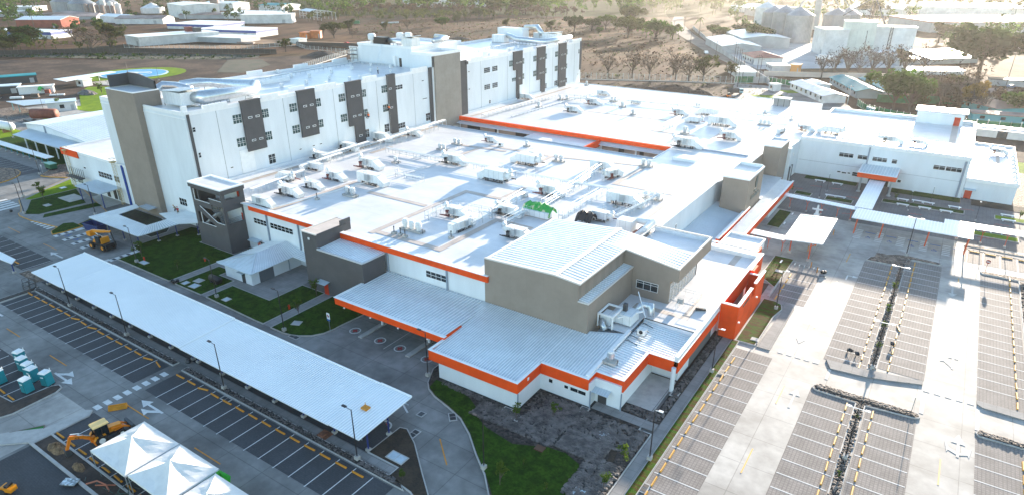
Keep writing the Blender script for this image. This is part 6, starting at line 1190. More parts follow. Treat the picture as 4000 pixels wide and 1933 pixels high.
def sign(label,x,y,h,kind):
    t=thing('road_sign',label,'sign',(x,y,0)); MB().tube([(x,y,-.05),(x,y,h)],.045,6).build('post',STEEL if kind!='stop' else REDP,t)
    if kind=='stop':
        mb=MB(); vs=[(x+.42*math.cos(PI/8+k*PI/4),y-.06,h-.1+.42*math.sin(PI/8+k*PI/4)) for k in range(8)]; vs2=[(a,b+.04,c) for a,b,c in vs]; mb.add(vs+vs2,[tuple(range(8))[::-1],tuple(8+k for k in range(8))]+[(k,(k+1)%8,8+(k+1)%8,8+k) for k in range(8)]); s=mb.build('sign_plate',REDP,t); MB().box(x-.3,x+.3,y-.08,y-.062,h-.18,h-.02).build('white_band',TRIM,s)
    if kind=='hosp':
        s=MB().box(x-.35,x+.35,y-.05,y-.01,h-1.1,h).build('sign_plate',TRIM,t); MB().box(x-.35,x+.35,y-.07,y-.051,h-1.45,h-1.11).build('blue_plate',BLUEP,t); MB().box(x-.08,x+.08,y-.07,y-.051,h-.85,h-.2).box(x-.25,x-.081,y-.07,y-.051,h-.6,h-.44).box(x+.081,x+.25,y-.07,y-.051,h-.6,h-.44).build('cross_mark',REDP,s)
    if kind=='yield': MB().add([(x-.5,y,h),(x+.5,y,h),(x,y,h-.9),(x-.5,y+.05,h),(x+.5,y+.05,h),(x,y+.05,h-.9)],[(0,2,1),(3,4,5),(0,1,4,3),(1,2,5,4),(2,0,3,5)]).build('sign_plate',TRIM,t)
sign('red octagonal stop sign on the right-hand cobbled island',13.4,149.1,2.4,'stop'); sign('thin sign post with small plate on the near cobbled island end',5.3,89.7,2.7,'post'); sign('white and blue red-cross ambulance sign on the dark lawn',-77,61.1,3.5,'hosp'); sign('white triangular give-way sign on the far-left cobbled island',-214.2,76.4,3.0,'yield')
def grate(label,x,y,wx,wy,z=.0,m=DKGREY,n=1,a=0):
    t=thing('drain_cover',label,'drain cover',(0,0,0)); MB().box(-wx/2-.15,wx/2+.15,-wy/2-.15,wy/2+.15,0,.05).build('surround',KERB,t); 
    for i in range(n): MB().box(-wx/2+wx*i/n+.05,-wx/2+wx*(i+1)/n-.05,-wy/2,wy/2,.051,.07).build('plate',m,t)
    t.location=(x,y,z); t.rotation_euler=(0,0,a)
PALE=mat('pale_blue_cover',(.42,.50,.55),.6,var=.1,vs=2)
for a in [('twin pale metal covers in the brown grass triangle',-46.6,44.4,2.4,1.2,.15,PALE,2,0),('twin dark drain grates on the inner road kerb',-48,49.1,1.4,.8,.0,BLACK,2,PI/2),('twin dark drain grates on the outer road kerb',-46,54.6,1.5,.8,.0,BLACK,2,R(135)),('twin dark drain grates in front of the ambulance lawn',-80.6,56.6,1.8,.7,.0,BLACK,2,0),('square dark cover in the cobbles left of the pavilion corner',-40.6,59.6,1.1,1.1,.18,DKGREY,1,0),('square dark cover beside the pavilion door path',-31.9,65.6,1.0,1.0,.18,DKGREY,1,0),
 ('pale blue square cover in the middle of the cobbles',-27.3,62.2,1.3,1.1,.19,PALE,1,0),('dark square cover near the round column',-22.9,75.9,.9,1.1,.16,DKGREY,1,0),('pale blue cover at the bottom edge of the cobbles',-25.1,51.6,1.2,1.1,.19,PALE,1,0),('grey concrete cover below the front pavilion corner',-38.6,59.0,1.0,1.0,.18,GWALL,1,0),('twin drain grates on the walkway near the first yellow wheel stops',-19.0,85.2,1.2,.8,.02,BLACK,2,PI/2),('twin drain grates at the bottom end of the yellow wheel stops',-19.3,56.6,1.4,.9,.02,BLACK,2,PI/2),
 ('grey round-edged manhole slab on the ambulance lawn',-83.7,59.7,1.3,1.1,.15,GWALL,1,.4),('pale cover on the lawn in front of the pump house',-111.2,58.4,1.6,1.3,.15,PALE,1,.1),('round-edged concrete cover behind the pale one on that lawn',-112.6,60.2,1.5,1.2,.15,GWALL,1,.1),('pale cover on the lawn right of the pump house lamp',-101.3,58.4,1.2,1.0,.15,PALE,1,0),('twin pale covers at the large lawn\'s lamp base',-129.6,58.9,2.0,.9,.15,PALE,2,0),('pale cover at the large lawn\'s front right corner',-113.8,58.2,1.0,1.0,.15,PALE,1,0),
 ('manhole cover on the curving road',-49.9,52.7,.8,.8,.0,DKGREY,1,0),('twin drain grates in the car port stalls',-74.9,40.1,1.5,.6,.01,BLACK,2,0),('framed cover in the middle of the patchy lawn by the small lot',-20.6,126.6,1.2,.9,.16,GWALL,1,0),('pale square cover on the lawn below the lettered orange wall',-17.5,97.4,1.0,.8,.16,GWALL,1,0),('white slab on the bright far-left lawn',-196,73.5,1.4,1.2,.18,TRIM,1,0),('grey slab on the dark far-left lawn',-184,64.4,1.8,1.1,.18,GWALL,1,0),('black twin drain grates by the bagged rubbish kerb',-13.1,129.0,1.2,.7,.0,BLACK,2,.2)]: grate(*a)
tag(MB().box(-58.3,-56.6,41.3,43.2,.07,.12).box(-57.9,-57.1,41.8,42.5,.121,.4).build('rusty_hatch',mat('rust_orange',(.22,.09,.05),.8,var=.3,vs=3)),'open rusty hatch frame on the path beside the car port','hatch')
tag(MB().box(-33.4,-32.2,55.0,56.0,.18,.32).build('wooden_pallet',mat('pallet_wood',(.10,.05,.03),.9)),'small brown wooden pallet at the edge of lawn and cobbles','pallet')
for i,(x,y,l) in enumerate([(-130.6,59.6,'red fire hydrant beside the twin pale covers'),(-119.9,66.3,'red fire hydrant at the far corner of the large dark lawn'),(-88.9,62.4,'red hydrant post on the lawn beside the straight path')]):
    t=thing('fire_hydrant',l,'hydrant',(x,y,.1)); MB().lathe(x,y,[(.2,.1),(.16,.2),(.15,.7),(.2,.75),(.12,.95),(.02,1.0)],10).build('barrel',REDDOOR,t); MB().tube([(x-.28,y,.6),(x+.28,y,.6)],.08,6).build('outlets',REDDOOR,t)
t=thing('fuel_tank','black fuel tank on saddles by the pump house wall','tank',(-109.2,60.7,0)); MB().tube([(-110.6,61.6,.9),(-107.8,61.6,.9)],.62,14).build('vessel',BLACK,t,True); [MB().box(a,a+.4,61,62.2,0,.6).build('saddle',DKGREY,t) for a in(-110.2,-108.6)]
def bags(label,x,y,z=0,n=3,m=BLACK,s=.4):
    t=thing('rubbish_bags',label,'rubbish bags',(x,y,z)); r=random.Random(int(x*3))
    for i in range(n): MB().lathe_s(x+r.uniform(-.6,.6),y+r.uniform(-.5,.5),z+s*.8,s,s*.85,s*.8,0,9,5).build('bag',m,t,True)
bags('black rubbish bags on the kerb by the bike rack',-13.0,130.6,.05); bags('black bag left on the road at the far-left kerb',-186.8,57.8,0,2); bags('dark heap of bags at the big lawn\'s corner by a white pipe',-116.0,57.4,.05,3); bags('dark clutter under the car port by the crossing',-87.6,42.6,.05,4,DKGREY,.35)
def chair(label,x,y,a):
    t=thing('wheelbarrow',label,'wheelbarrow',(x,y,0)); MB().add([(-.3,-.2,.45),(.3,-.2,.45),(.3,.4,.45),(-.3,.4,.45),(-.4,-.35,.8),(.4,-.35,.8),(.4,.75,.8),(-.4,.75,.8)],[(0,3,2,1),(0,1,5,4),(1,2,6,5),(2,3,7,6),(3,0,4,7)]).build('tray',DKGREY,t).location=(0,0,0)
    MB().tube([(-.3,-.9,.75),(-.25,.2,.4),(0,.7,.2)],.03,5).tube([(.3,-.9,.75),(.25,.2,.4),(0,.7,.2)],.03,5).tube([(-.25,-.3,.45),(-.28,-.4,0)],.03,5).tube([(.25,-.3,.45),(.28,-.4,0)],.03,5).build('frame',BLACK,t); w_=MB(); w_.tube([(-.06,.75,.2),(.06,.75,.2)],.2,12); w_.build('wheel',RUBBER,t)
    for c in t.children:                     # meshes were built about the thing's own origin
        for v in c.data.vertices: v.co+=Vector((x,y,0))
    t.rotation_euler=(0,0,a); t.scale=(.8,.8,.8)
chair('left dark wheelbarrow parked in the stalls near the far median',-3.95,101.6,.9); chair('right dark wheelbarrow parked in the stalls near the far median',-3.0,101.1,.3); chair('dark wheelbarrow right of the far median',1.2,107.4,.1)
# ---------------- portable toilets ----------------
def toilet():
    t=thing('portable_toilet','x','portable toilet'); MB().add([(-.58,-.58,.1),(.58,-.58,.1),(.58,.58,.1),(-.58,.58,.1),(-.55,-.55,2.05),(.55,-.55,2.05),(.55,.55,2.05),(-.55,.55,2.05)],[(0,1,5,4),(1,2,6,5),(2,3,7,6),(3,0,4,7),(0,3,2,1)]).build('cabin',TEAL,t)
    MB().add([(-.62,-.62,2.05),(.62,-.62,2.05),(.62,.62,2.05),(-.62,.62,2.05),(-.45,-.5,2.3),(.45,-.5,2.3),(.45,.5,2.3),(-.45,.5,2.3)],[(4,5,6,7),(0,1,5,4),(1,2,6,5),(2,3,7,6),(3,0,4,7),(0,3,2,1)]).build('roof',WPLAS,t)
    d=MB().box(-.4,.4,-.64,-.58,.2,1.9).build('door',mat('teal_door',(.01,.19,.22),.45),t); MB().box(-.2,.25,-.66,-.642,1.45,1.62).build('white_sticker',TRIM,t); MB().tube([(.5,.5,2.1),(.5,.5,2.6)],.05,6).build('vent_pipe',WPLAS,t); MB().box(-.62,.62,-.62,.62,0,.1).build('skid',BLACK,t); return t
tk=Kit(toilet())
for x,y,a,l in [(-100.1,25.6,.2,'nearest teal portable toilet at the cobbled island'),(-99.6,28.0,.35,'teal portable toilet at the right end beside the road arrow'),(-102.4,27.4,.2,'teal portable toilet third from the right end'),(-104.2,27.6,.25,'teal portable toilet fourth from the right end'),(-106.6,27.8,.2,'teal portable toilet fifth from the right end'),(-109.0,28.4,.25,'teal portable toilet farthest back in the row'),(-105.8,24.4,.1,'teal portable toilet at the left photo edge, front row')]: tk.put((x,y,-.02),a,l,'teal portable toilets by the parking island')
for x,y,l in((-28.2,308,'left teal toilet behind the rear roof fence'),(-27.0,306.4,'middle teal toilet behind the rear roof fence'),(-25.8,305,'right teal toilet behind the rear roof fence')): tk.put((x,y,-.02),0,l,'teal portable toilets behind the site')
# ---------------- tents ----------------
def tent(label,x0,x1,y0,y1,ze,za,legs=True):
    t=thing('marquee_tent',label,'tent',((x0+x1)/2,(y0+y1)/2,0)); mb=MB(); cx,cy=(x0+x1)/2,(y0+y1)/2; n=8; vs=[(cx,cy,za)]; C=[(x0,y0),(x1,y0),(x1,y1),(x0,y1)]; rings=6
    per=[]
    for k in range(4):
        a=Vector(C[k]);b=Vector(C[(k+1)%4])
        for i in range(n): per.append(a.lerp(b,i/n))
    m=len(per); 
    for r in range(1,rings+1):
        f=r/rings
        for i,p in enumerate(per):
            edge=abs((i%n)/n-.5)*2     # 1 at corners
            z=za+(ze-za)*(f**.8)-.22*f*(1-f)*4*(1-edge)+(.0 if r<rings else 0)+.04*mnoise.noise(Vector((i*.9,r,x0)))
            vs.append((cx+(p.x-cx)*f,cy+(p.y-cy)*f,z))
    fs=[(0,1+i,1+(i+1)%m) for i in range(m)]
    for r in range(1,rings):
        o=1+(r-1)*m
        for i in range(m): fs.append((o+i,o+m+i,o+m+(i+1)%m,o+(i+1)%m))
    o=1+(rings-1)*m; k0=len(vs)
    for i in range(m): p=vs[o+i]; vs.append((p[0],p[1],p[2]-.32))
    for i in range(m): fs.append((o+i,k0+i,k0+(i+1)%m,o+(i+1)%m))
    mb.add(vs,fs); mb.build('canopy_sheet',CANV,t)
    for p in C: MB().tube([(*p,0),(*p,ze)],.05,6).build('leg',STEEL,t)
    mb=MB(); [mb.tube([(*C[k],ze-.15),(*C[(k+1)%4],ze-.15)],.04,5) for k in range(4)]; mb.build('frame',STEEL,t); return t
tent('left white peaked tent next to the backhoe',-75.9,-68.2,23.0,29.6,2.6,4.3); tent('middle white peaked tent with a drooping front corner',-67.9,-60.3,23.2,29.6,2.65,4.4); tent('white tent cut off by the bottom edge',-60.0,-52.6,22.6,29.0,2.55,4.2)
t=thing('green_side_sheet','bright green sheet tied to the tent corner by the bottom edge','sheet',(-60,29,0)); mb=MB(); mb.add([(-60.2,29.6,2.5),(-58.6,29.9,2.2),(-57.6,28.6,.2),(-59.2,29.2,.1),(-59.6,26.4,.2),(-60.0,26.3,2.4)],[(0,3,2,1),(0,5,4,3)]); mb.build('sheet',mat('lime_sheet',(.03,.45,.03),.5,var=.2,vs=1),t)
t=thing('scaffold_pile','dark tangle of frames and timbers under the tents','scaffold',(-72,22.6,0)); mb=MB(); r=random.Random(5)
for i in range(46): x=r.uniform(-75,-60); y=r.uniform(21.2,25); mb.bar((x,y,.1+r.random()*.9),(x+r.uniform(-1.5,1.5),y+r.uniform(-1,1),.1+r.random()),.06,.06)
mb.build('poles',mat('dark_green_steel',(.03,.07,.06),.6),t)
tag(MB().bar((-72.5,21.3,.3),(-70.5,22.6,.35),.12,.12).tube([(-73.6,20.8,.3),(-72.8,21.7,.5),(-71.4,22.0,.4),(-70.2,21.7,.3)],.09,6).build('red_hose',mat('terracotta_pipe',(.40,.13,.07),.6)),'curved terracotta pipe lying on the bare soil by the tents','pipe')
t=thing('printed_box','open printed box or board leaning on the kerb at the bottom left','box',(-75.4,20.2,0)); MB().at(-75.4,19.9,0,.5).box(-.9,.9,-.55,.55,.35,.45).build('board',mat('printed_board',(.45,.5,.52),.5,var=.6,vs=3),t); MB().at(-75.4,19.9,0,.5).box(-.7,.7,-.4,.4,0,.34).build('crate',DKGREY,t)
t=thing('small_roller','small orange and yellow machine at the bottom left corner','machine',(-79.9,15.4,0)); MB().at(-79.9,15.4,0,.4).box(-.7,.7,-.45,.45,.35,.95).build('body',MYEL,t); MB().at(-79.9,15.4,0,.4).tube([(-.5,-.5,.35),(-.5,.5,.35)],.35,12).build('drum',DKGREY,t); MB().at(-79.9,15.4,0,.4).box(-.1,.3,-.4,.4,.95,1.25).build('seat',BLACK,t)
t=thing('traffic_barrier','long amber plastic barrier left lying beside the crossing','barrier',(-85.4,30.6,0)); MB().at(-85.4,30.6,0,R(52)).add([(-1.15,-.42,0),(1.15,-.42,0),(1.15,.42,0),(-1.15,.42,0),(-1.1,-.3,.55),(1.1,-.3,.55),(1.1,.3,.55),(-1.1,.3,.55)],[(4,5,6,7),(0,1,5,4),(1,2,6,5),(2,3,7,6),(3,0,4,7)]).box(-1.1,1.1,-.04,.04,.551,.7).build('shell',YELD,t)
t=thing('planting_tray','green turf panel in a low timber frame on the pale concrete','planter',(-90.2,21.2,0)); MB().at(-90,21.6,-.04,R(57)).box(-1.2,1.5,-.6,.6,.02,.12).build('turf',mat('vivid_turf',(.02,.16,.03),.9,var=.2,vs=3),t); MB().at(-90,21.6,-.04,R(57)).ring(-2.4,1.6,-.7,.7,.08,0,.18).build('timber_frame',mat('grey_timber',(.2,.17,.14),.9),t)
t=thing('trestle_frames','dark steel trestle frames at the left end of the car port','trestle',(-135.4,40.6,0)); 
for k,(x,y) in enumerate(((-137.4,41.2),(-135.2,40.4))):
    mb=MB().at(x,y,0,.2)
    for a in(-.9,.9):
        for b in(-.6,.6): mb.tube([(a,b,0),(a,b,1.5)],.05,5)
        mb.tube([(a,-.6,1.5),(a,.6,1.5)],.05,5).tube([(a,-.6,.7),(a,.6,.7)],.05,5)
    for b in(-.6,.6): mb.tube([(-.9,b,1.5),(.9,b,1.5)],.05,5).tube([(-.9,b,.2),(.9,b,1.4)],.04,5)
    mb.build('frame',DKGREY,t)
# ---------------- machines ----------------
def wheel(t,x,y,z,r,w,T,rim=YEL):
    mb=MB(); mb.T=T; mb.tube([(x,y-w/2,z),(x,y+w/2,z)],r,16); a=mb.build('wheel',RUBBER,t)
    m2=MB(); m2.T=T; m2.tube([(x,y-w/2-.02,z),(x,y+w/2+.02,z)],r*.52,12); m2.build('rim',rim,a)
def text_mesh(s,size,T,m,par,name='lettering'):
    cu=bpy.data.curves.new('t','FONT'); cu.body=s; cu.size=size; cu.extrude=.012; cu.align_x='CENTER'; ob=bpy.data.objects.new('t',cu); COL.objects.link(ob); dg=bpy.context.evaluated_depsgraph_get(); me=bpy.data.meshes.new_from_object(ob.evaluated_get(dg)); bpy.data.objects.remove(ob)
    l=Vector(LOC.get(par.name,(0,0,0)))
    for v in me.vertices: v.co=(T@v.co)-l
    me.materials.clear(); me.materials.append(m); o=bpy.data.objects.new(name,me); COL.objects.link(o); o.parent=par; return o
B=thing('backhoe_loader','yellow and orange backhoe loader digging at the edge of the pocket stalls','backhoe',(-80.2,26,0))
T=Matrix.Translation((-80.2,26.2,0))@Matrix.Rotation(R(84),4,'Z')      # +x = front (loader bucket)
def M_(): m=MB(); m.T=T; return m
M_().box(-.9,2.3,-.4,.4,.65,1.05).build('chassis',BLACK,B)
mb=M_(); mb.add([(.6,-.45,1.0),(2.3,-.42,1.0),(2.3,.42,1.0),(.6,.45,1.0),(.6,-.45,1.75),(2.2,-.38,1.55),(2.2,.38,1.55),(.6,.45,1.75)],[(4,5,6,7),(0,1,5,4),(1,2,6,5),(2,3,7,6),(3,0,4,7)]); mb.build('bonnet',MYEL,B)
cab=M_().box(-.85,.55,-.62,.62,1.0,2.55).build('cab_glass',GLASS,B); mb=M_()
for x in(-.88,-.15,.55):
    for y in(-.64,.64): mb.box(x-.05,x+.05,y-.05,y+.05,1.0,2.6)
mb.build('cab_frame',BLACK,B); M_().add([(-1.05,-.75,2.58),(.85,-.75,2.58),(.85,.75,2.58),(-1.05,.75,2.58),(-.95,-.65,2.75),(.75,-.65,2.75),(.75,.65,2.75),(-.95,.65,2.75)],[(0,3,2,1),(4,5,6,7),(0,1,5,4),(1,2,6,5),(2,3,7,6),(3,0,4,7)]).build('cab_roof',mat('cream_yellow',(.72,.50,.20),.6,var=.08,vs=2),B)
mb=M_()
for y in(-.85,.85): mb.bar((-1.0,y,1.35),(.1,y,1.35),.42,.07).bar((-1.25,y,1.0),(-1.0,y,1.35),.42,.07)
mb.build('rear_mudguard',MYEL,B)
for y in(-.85,.85): wheel(B,-.5,y,.72,.72,.42,T,TRIM); wheel(B,1.85,y,.48,.48,.32,T,TRIM)
mb=M_()
for y in(-.55,.55): mb.bar((.9,y,1.5),(2.2,y,1.25),.14,.2).bar((2.2,y,1.25),(3.1,y,.6),.14,.2); mb.bar((1.2,y,1.0),(2.6,y,1.1),.09,.09)
mb.bar((2.5,-.55,1.0),(2.5,.55,1.0),.1,.1)
mb.build('loader_arms',MORA,B); M_().add([(3.0,-1.15,.15),(3.0,1.15,.15),(3.0,1.15,1.05),(3.0,-1.15,1.05),(3.75,-1.15,.1),(3.75,1.15,.1),(3.3,1.15,1.1),(3.3,-1.15,1.1),(3.1,-1.15,.1),(3.1,1.15,.1)],[(0,1,2,3),(8,4,5,9),(0,8,9,1),(3,2,6,7),(0,3,7,8),(8,7,4),(1,9,6,2),(9,5,6)]).build('loader_bucket',DKGREY,B)
mb=M_(); mb.box(-1.5,-.9,-.25,.25,.6,1.3).bar((-1.3,0,1.1),(-2.2,0,1.9),.26,.42).bar((-2.1,0,1.85),(-3.5,0,2.5),.26,.44); bm_=mb.build('boom',MORA,B)
M_().bar((-3.4,0,2.55),(-4.1,0,1.0),.22,.34).build('dipper_arm',MORA,B); M_().add([(-4.4,-.35,1.1),(-3.8,-.35,1.0),(-3.7,-.35,.35),(-4.35,-.35,.2),(-4.4,.35,1.1),(-3.8,.35,1.0),(-3.7,.35,.35),(-4.35,.35,.2)],[(0,1,2,3),(7,6,5,4),(0,3,7,4),(2,1,5,6),(0,4,5,1)]).build('digging_bucket',DKGREY,B)
M_().tube([(-1.4,.0,1.6),(-2.6,0,2.35)],.07,8).tube([(-2.4,0,2.5),(-3.3,0,2.9)],.07,8).build('hydraulic_ram',STEEL,B); M_().box(-1.3,-1.15,-.9,.9,.3,1.0).build('stabiliser',MORA,B)
D=T@Matrix.Translation((-2.75,-.145,2.05))@Matrix.Rotation(R(26),4,'Y')@Matrix.Rotation(PI/2,4,'X'); text_mesh('JCB',.34,D@Matrix.Translation((0,-.1,0)),BLACK,bm_)
D=T@Matrix.Translation((1.4,-.47,1.2))@Matrix.Rotation(PI/2,4,'X'); text_mesh('JCB',.26,D,BLACK,B)
H=thing('telescopic_handler','big yellow telescopic handler parked in the disabled bays by the walkway','telehandler',(-144.6,58.6,0))
T=Matrix.Translation((-144.8,58.4,0))@Matrix.Rotation(R(8),4,'Z')
M_().box(-2.6,2.9,-1.0,1.0,.75,1.35).box(2.2,3.1,-1.15,1.15,.7,1.6).build('chassis',BLACK,H)
for x in(-1.7,1.9):
    for y in(-1.15,1.15): wheel(H,x,y,.7,.72,.5,T,MYEL)
M_().add([(-1.6,-.9,1.4),(1.6,-.9,1.4),(1.6,.9,1.4),(-1.6,.9,1.4),(-1.0,-.85,2.2),(1.5,-.85,2.7),(1.5,.85,2.7),(-1.0,.85,2.2)],[(4,5,6,7),(0,1,5,4),(1,2,6,5),(2,3,7,6),(3,0,4,7)]).build('turret',MYEL,H)
M_().box(-.2,1.2,-1.15,-.45,1.5,3.1).build('cab',GLASS,H); M_().bar((-2.6,.3,3.3),(1.6,.3,3.9),.45,.5).bar((1.5,.3,3.88),(3.6,.3,4.2),.34,.38).build('telescopic_boom',MYEL,H); M_().add([(-3.7,-.5,2.4),(-2.5,-.5,2.3),(-2.5,1.0,2.3),(-3.7,1.0,2.4),(-3.8,-.5,3.2),(-2.6,-.4,3.5),(-2.6,.9,3.5),(-3.8,1.0,3.2)],[(0,3,2,1),(4,5,6,7),(0,1,5,4),(1,2,6,5),(2,3,7,6),(3,0,4,7)]).build('boom_head',MYEL,H)
M_().tube([(-.5,.3,2.4),(-2.0,.3,3.2)],.1,8).build('lift_ram',STEEL,H); M_().tube([(3.6,.3,4.2),(4.2,.3,1.0)],.12,6).build('hook_cable',BLACK,H)
t=thing('skip_container','dark blue skip half hidden under the U-shaped walkway roof','skip',(-156.5,62.2,0)); MB().at(-156.2,62.6,0,R(8)).add([(-2.2,-1,.2),(2.2,-1,.2),(2.2,1,.2),(-2.2,1,.2),(-2.6,-1.15,1.7),(2.6,-1.15,1.7),(2.6,1.15,1.7),(-2.6,1.15,1.7)],[(0,1,5,4),(1,2,6,5),(2,3,7,6),(3,0,4,7),(0,3,2,1)]).build('shell',mat('navy_steel',(.01,.03,.13),.5),t); MB().at(-156.2,62.6,0,R(8)).ring(-2.7,2.7,-1.25,1.25,.12,1.7,1.82).build('rim',mat('navy_steel',(0,0,0)),t)
def mast(label,x,y,h,tilt=.0):
    t=thing('hoist_mast',label,'hoist mast',(x,y,0)); mb=MB(); w_=.28
    for a in(-w_,w_):
        for b in(-w_,w_): mb.tube([(x+a,y+b,0),(x+a+tilt,y+b,h)],.045,4)
    n=int(h/.7)
    for i in range(n):
        z=i*h/n;z2=(i+1)*h/n; o=tilt*i/n
        mb.bar((x-w_+o,y-w_,z),(x+w_+o,y-w_,z2),.04,.04).bar((x+w_+o,y-w_,z),(x+w_+o,y+w_,z2),.04,.04)
    mb.build('lattice',mat('faded_yellow_steel',(.5,.36,.15),.6),t); MB().box(x-.6+tilt,x+.6+tilt,y-.6,y+.6,h,h+.25).ring(x-.6+tilt,x+.6+tilt,y-.6,y+.6,.06,h+.9,h+.98).build('top_platform',MATS['faded_yellow_steel'],t)
mast('lattice hoist mast at the orange corner of the west wing',-194.6,76.0,10.2); mast('lattice hoist mast near the lift tower on the west wing',-168.9,75.6,11.0)
t=thing('suspended_platform','dark suspended work platform on the west wing wall above the porch','work platform',(-190,74.6,3.5)); mb=MB(); mb.box(-193.5,-185.8,74.0,75.4,3.9,4.1)
for i in range(8): mb.tube([(-193.3+1.05*i,74.1,3.6),(-193.3+1.05*i,74.1,5.6)],.05,4).tube([(-193.3+1.05*i,75.3,4),(-193.0+1.05*i,75.3,6.4)],.06,4)
mb.tube([(-193.5,74.1,5.2),(-185.8,74.1,5.2)],.05,4).bar((-193.5,74.7,3.9),(-190,74.7,2.6),.1,.1).bar((-190,74.7,2.6),(-185.8,74.7,3.9),.1,.1); mb.build('platform_frame',DKGREY,t)
t=thing('waste_container','green wheeled waste container on the far-left cobbled island','waste container',(-218.5,80.4,0)); MB().box(-220.4,-216.6,79.6,81.4,.5,1.8).build('body',mat('dark_green_plastic',(.01,.10,.05),.5),t); MB().box(-220.5,-216.5,79.5,81.5,1.81,2.0).build('lid',mat('pale_green_lid',(.2,.4,.3),.5),t); MB().tube([(-219.6,79.5,.3),(-219.6,81.5,.3)],.3,10).tube([(-217.4,79.5,.3),(-217.4,81.5,.3)],.3,10).build('wheels',RUBBER,t)
t=thing('gas_tank','white cylindrical gas tank in a fenced pen at the far left edge','gas tank',(-287,95,0)); MB().tube([(-294.5,93.5,2.2),(-293.8,93.6,2.2),(-281.5,95,2.2),(-280.8,95.1,2.2)],[.7,1.5,1.5,.7],16).build('vessel',WPLAS,t,True); [MB().box(a,a+1,93,95.5,0,1.2).build('saddle',mat('brown_saddle',(.3,.15,.08),.8),t) for a in(-292,-284.5)]
t=thing('brown_tank','rust-brown horizontal tank behind the service hall','tank',(-294,111,0)); MB().tube([(-298,109,2.6),(-290,114,2.6)],1.9,14).build('vessel',mat('rust_brown_steel',(.17,.05,.03),.7,var=.2,vs=1),t,True); MB().box(-300,-288,106,108.6,0,.7).build('plinth',DKGREY,t)
# ---------------- trees ----------------
def crown_mesh(kind,seed):
    r=random.Random(seed); mb=MB(); h=1.
    def leaf(c,s):
        a=Vector((r.gauss(0,1),r.gauss(0,1),r.gauss(0,1)+.5)).normalized(); u=a.orthogonal().normalized(); v=a.cross(u); k=r.uniform(.6,1.1); an=r.random()*6.3
        u,v=u*math.cos(an)+v*math.sin(an),v*math.cos(an)-u*math.sin(an); c=Vector(c)
        mb.v+=[tuple(c-u*s*.5),tuple(c+v*s*k*.45),tuple(c+u*s*.5),tuple(c-v*s*k*.45)]; n=len(mb.v); mb.f.append((n-4,n-3,n-2,n-1)); mb.mi.append(0)
    L=[]
    if kind=='round': L=[(r.gauss(0,.20),r.gauss(0,.20),r.uniform(.48,.82),r.uniform(.16,.25)) for _ in range(14)]; per,ls=150,.085
    if kind=='umbrella': L=[((d:=r.uniform(0,.50)**.8)*math.cos(a:=r.random()*6.3),d*math.sin(a),.86-.5*d*d+r.uniform(-.12,.05),r.uniform(.12,.21)) for _ in range(24)]; per,ls=105,.075
    if kind=='loose': L=[(r.gauss(0,.22),r.gauss(0,.22),r.uniform(.4,.92),r.uniform(.10,.17)) for _ in range(16)]; per,ls=75,.07
    if kind=='bare': L=[(r.gauss(0,.24),r.gauss(0,.24),r.uniform(.5,.98),r.uniform(.10,.2)) for _ in range(14)]; per,ls=16,.045
    if kind=='sapling': L=[(r.gauss(0,.08),r.gauss(0,.08),r.uniform(.4,.95),r.uniform(.07,.14)) for _ in range(8)]; per,ls=26,.075
    if kind=='bush': L=[(r.gauss(0,.3),r.gauss(0,.3),r.uniform(.3,.7),r.uniform(.2,.3)) for _ in range(9)]; per,ls=80,.10
    for (x,y,z,q) in L:
        for _ in range(per):
            d=Vector((r.gauss(0,1),r.gauss(0,1),r.gauss(0,.8))).normalized()*q*(r.random()**.35)
            leaf((x+d.x,y+d.y,z+d.z),ls*r.uniform(.6,1.5))
    return mb,L
def tree_kit(kind,lm,bm,seed,name='tree'):
    t=thing(name,'x','tree'); mb,L=crown_mesh(kind,seed); c=mb.build('crown',lm,t); r=random.Random(seed+1)
    tr=MB(); tr.tube([(0,0,-.03),(.01,0,.18),(.0,.01,.42)],[.035 if kind!='sapling' else .012,.026 if kind!='sapling' else .01,.018 if kind!='sapling' else .008],7)
    if kind!='bush':
        for (x,y,z,q) in L:
            b=r.uniform(.14,.38); tr.tube([(0,0,b),(x*.5,y*.5,b+(z-b)*.55),(x,y,z)],[.013,.009,.004],5,0,False)
            if kind in('bare','umbrella','loose'):
                for _ in range(7 if kind=='bare' else 2):
                    d=Vector((r.gauss(0,1),r.gauss(0,1),r.uniform(.2,1.4))).normalized()*q*1.15; p=Vector((x*.7,y*.7,b+(z-b)*.7)); tr.tube([p,p+d*.55+Vector((0,0,.02)),p+d*1.2],[.0055,.004,.002],4,0,False)
    tr.build('trunk',bm,t); return t
TK={'round_d':[Kit(tree_kit('round',LEAFD,BARK,s)) for s in(1,2)],'round_g':[Kit(tree_kit('round',LEAF,BARK,s)) for s in(3,4)],'umb_o':[Kit(tree_kit('umbrella',LEAFO,BARK,s)) for s in(5,6)],'umb_g':[Kit(tree_kit('umbrella',LEAF,BARK,s)) for s in(7,8)],
 'loose_o':[Kit(tree_kit('loose',LEAFO,BARK,s)) for s in(9,10)],'bare':[Kit(tree_kit('bare',LEAFB,BARKL,s)) for s in(11,12,13)],'yellow':[Kit(tree_kit('loose',LEAFY,BARK,14))],'sap':[Kit(tree_kit('sapling',LEAFL,BARKL,s,'young_tree')) for s in(15,16)]}
cnt={}
def tr(k,x,y,h,label,w=1.,group=None,z=0):
    i=cnt.get(k,0); cnt[k]=i+1; K=TK[k][i%len(TK[k])]; o=K.put((x,y,z-.1),rnd.random()*6.28,label,group,(h*w,h*w,h)); 
    if not k.startswith('sap') and not k.startswith('bush'): o['category']='tree'
    return o
FT='trees round the brown field'
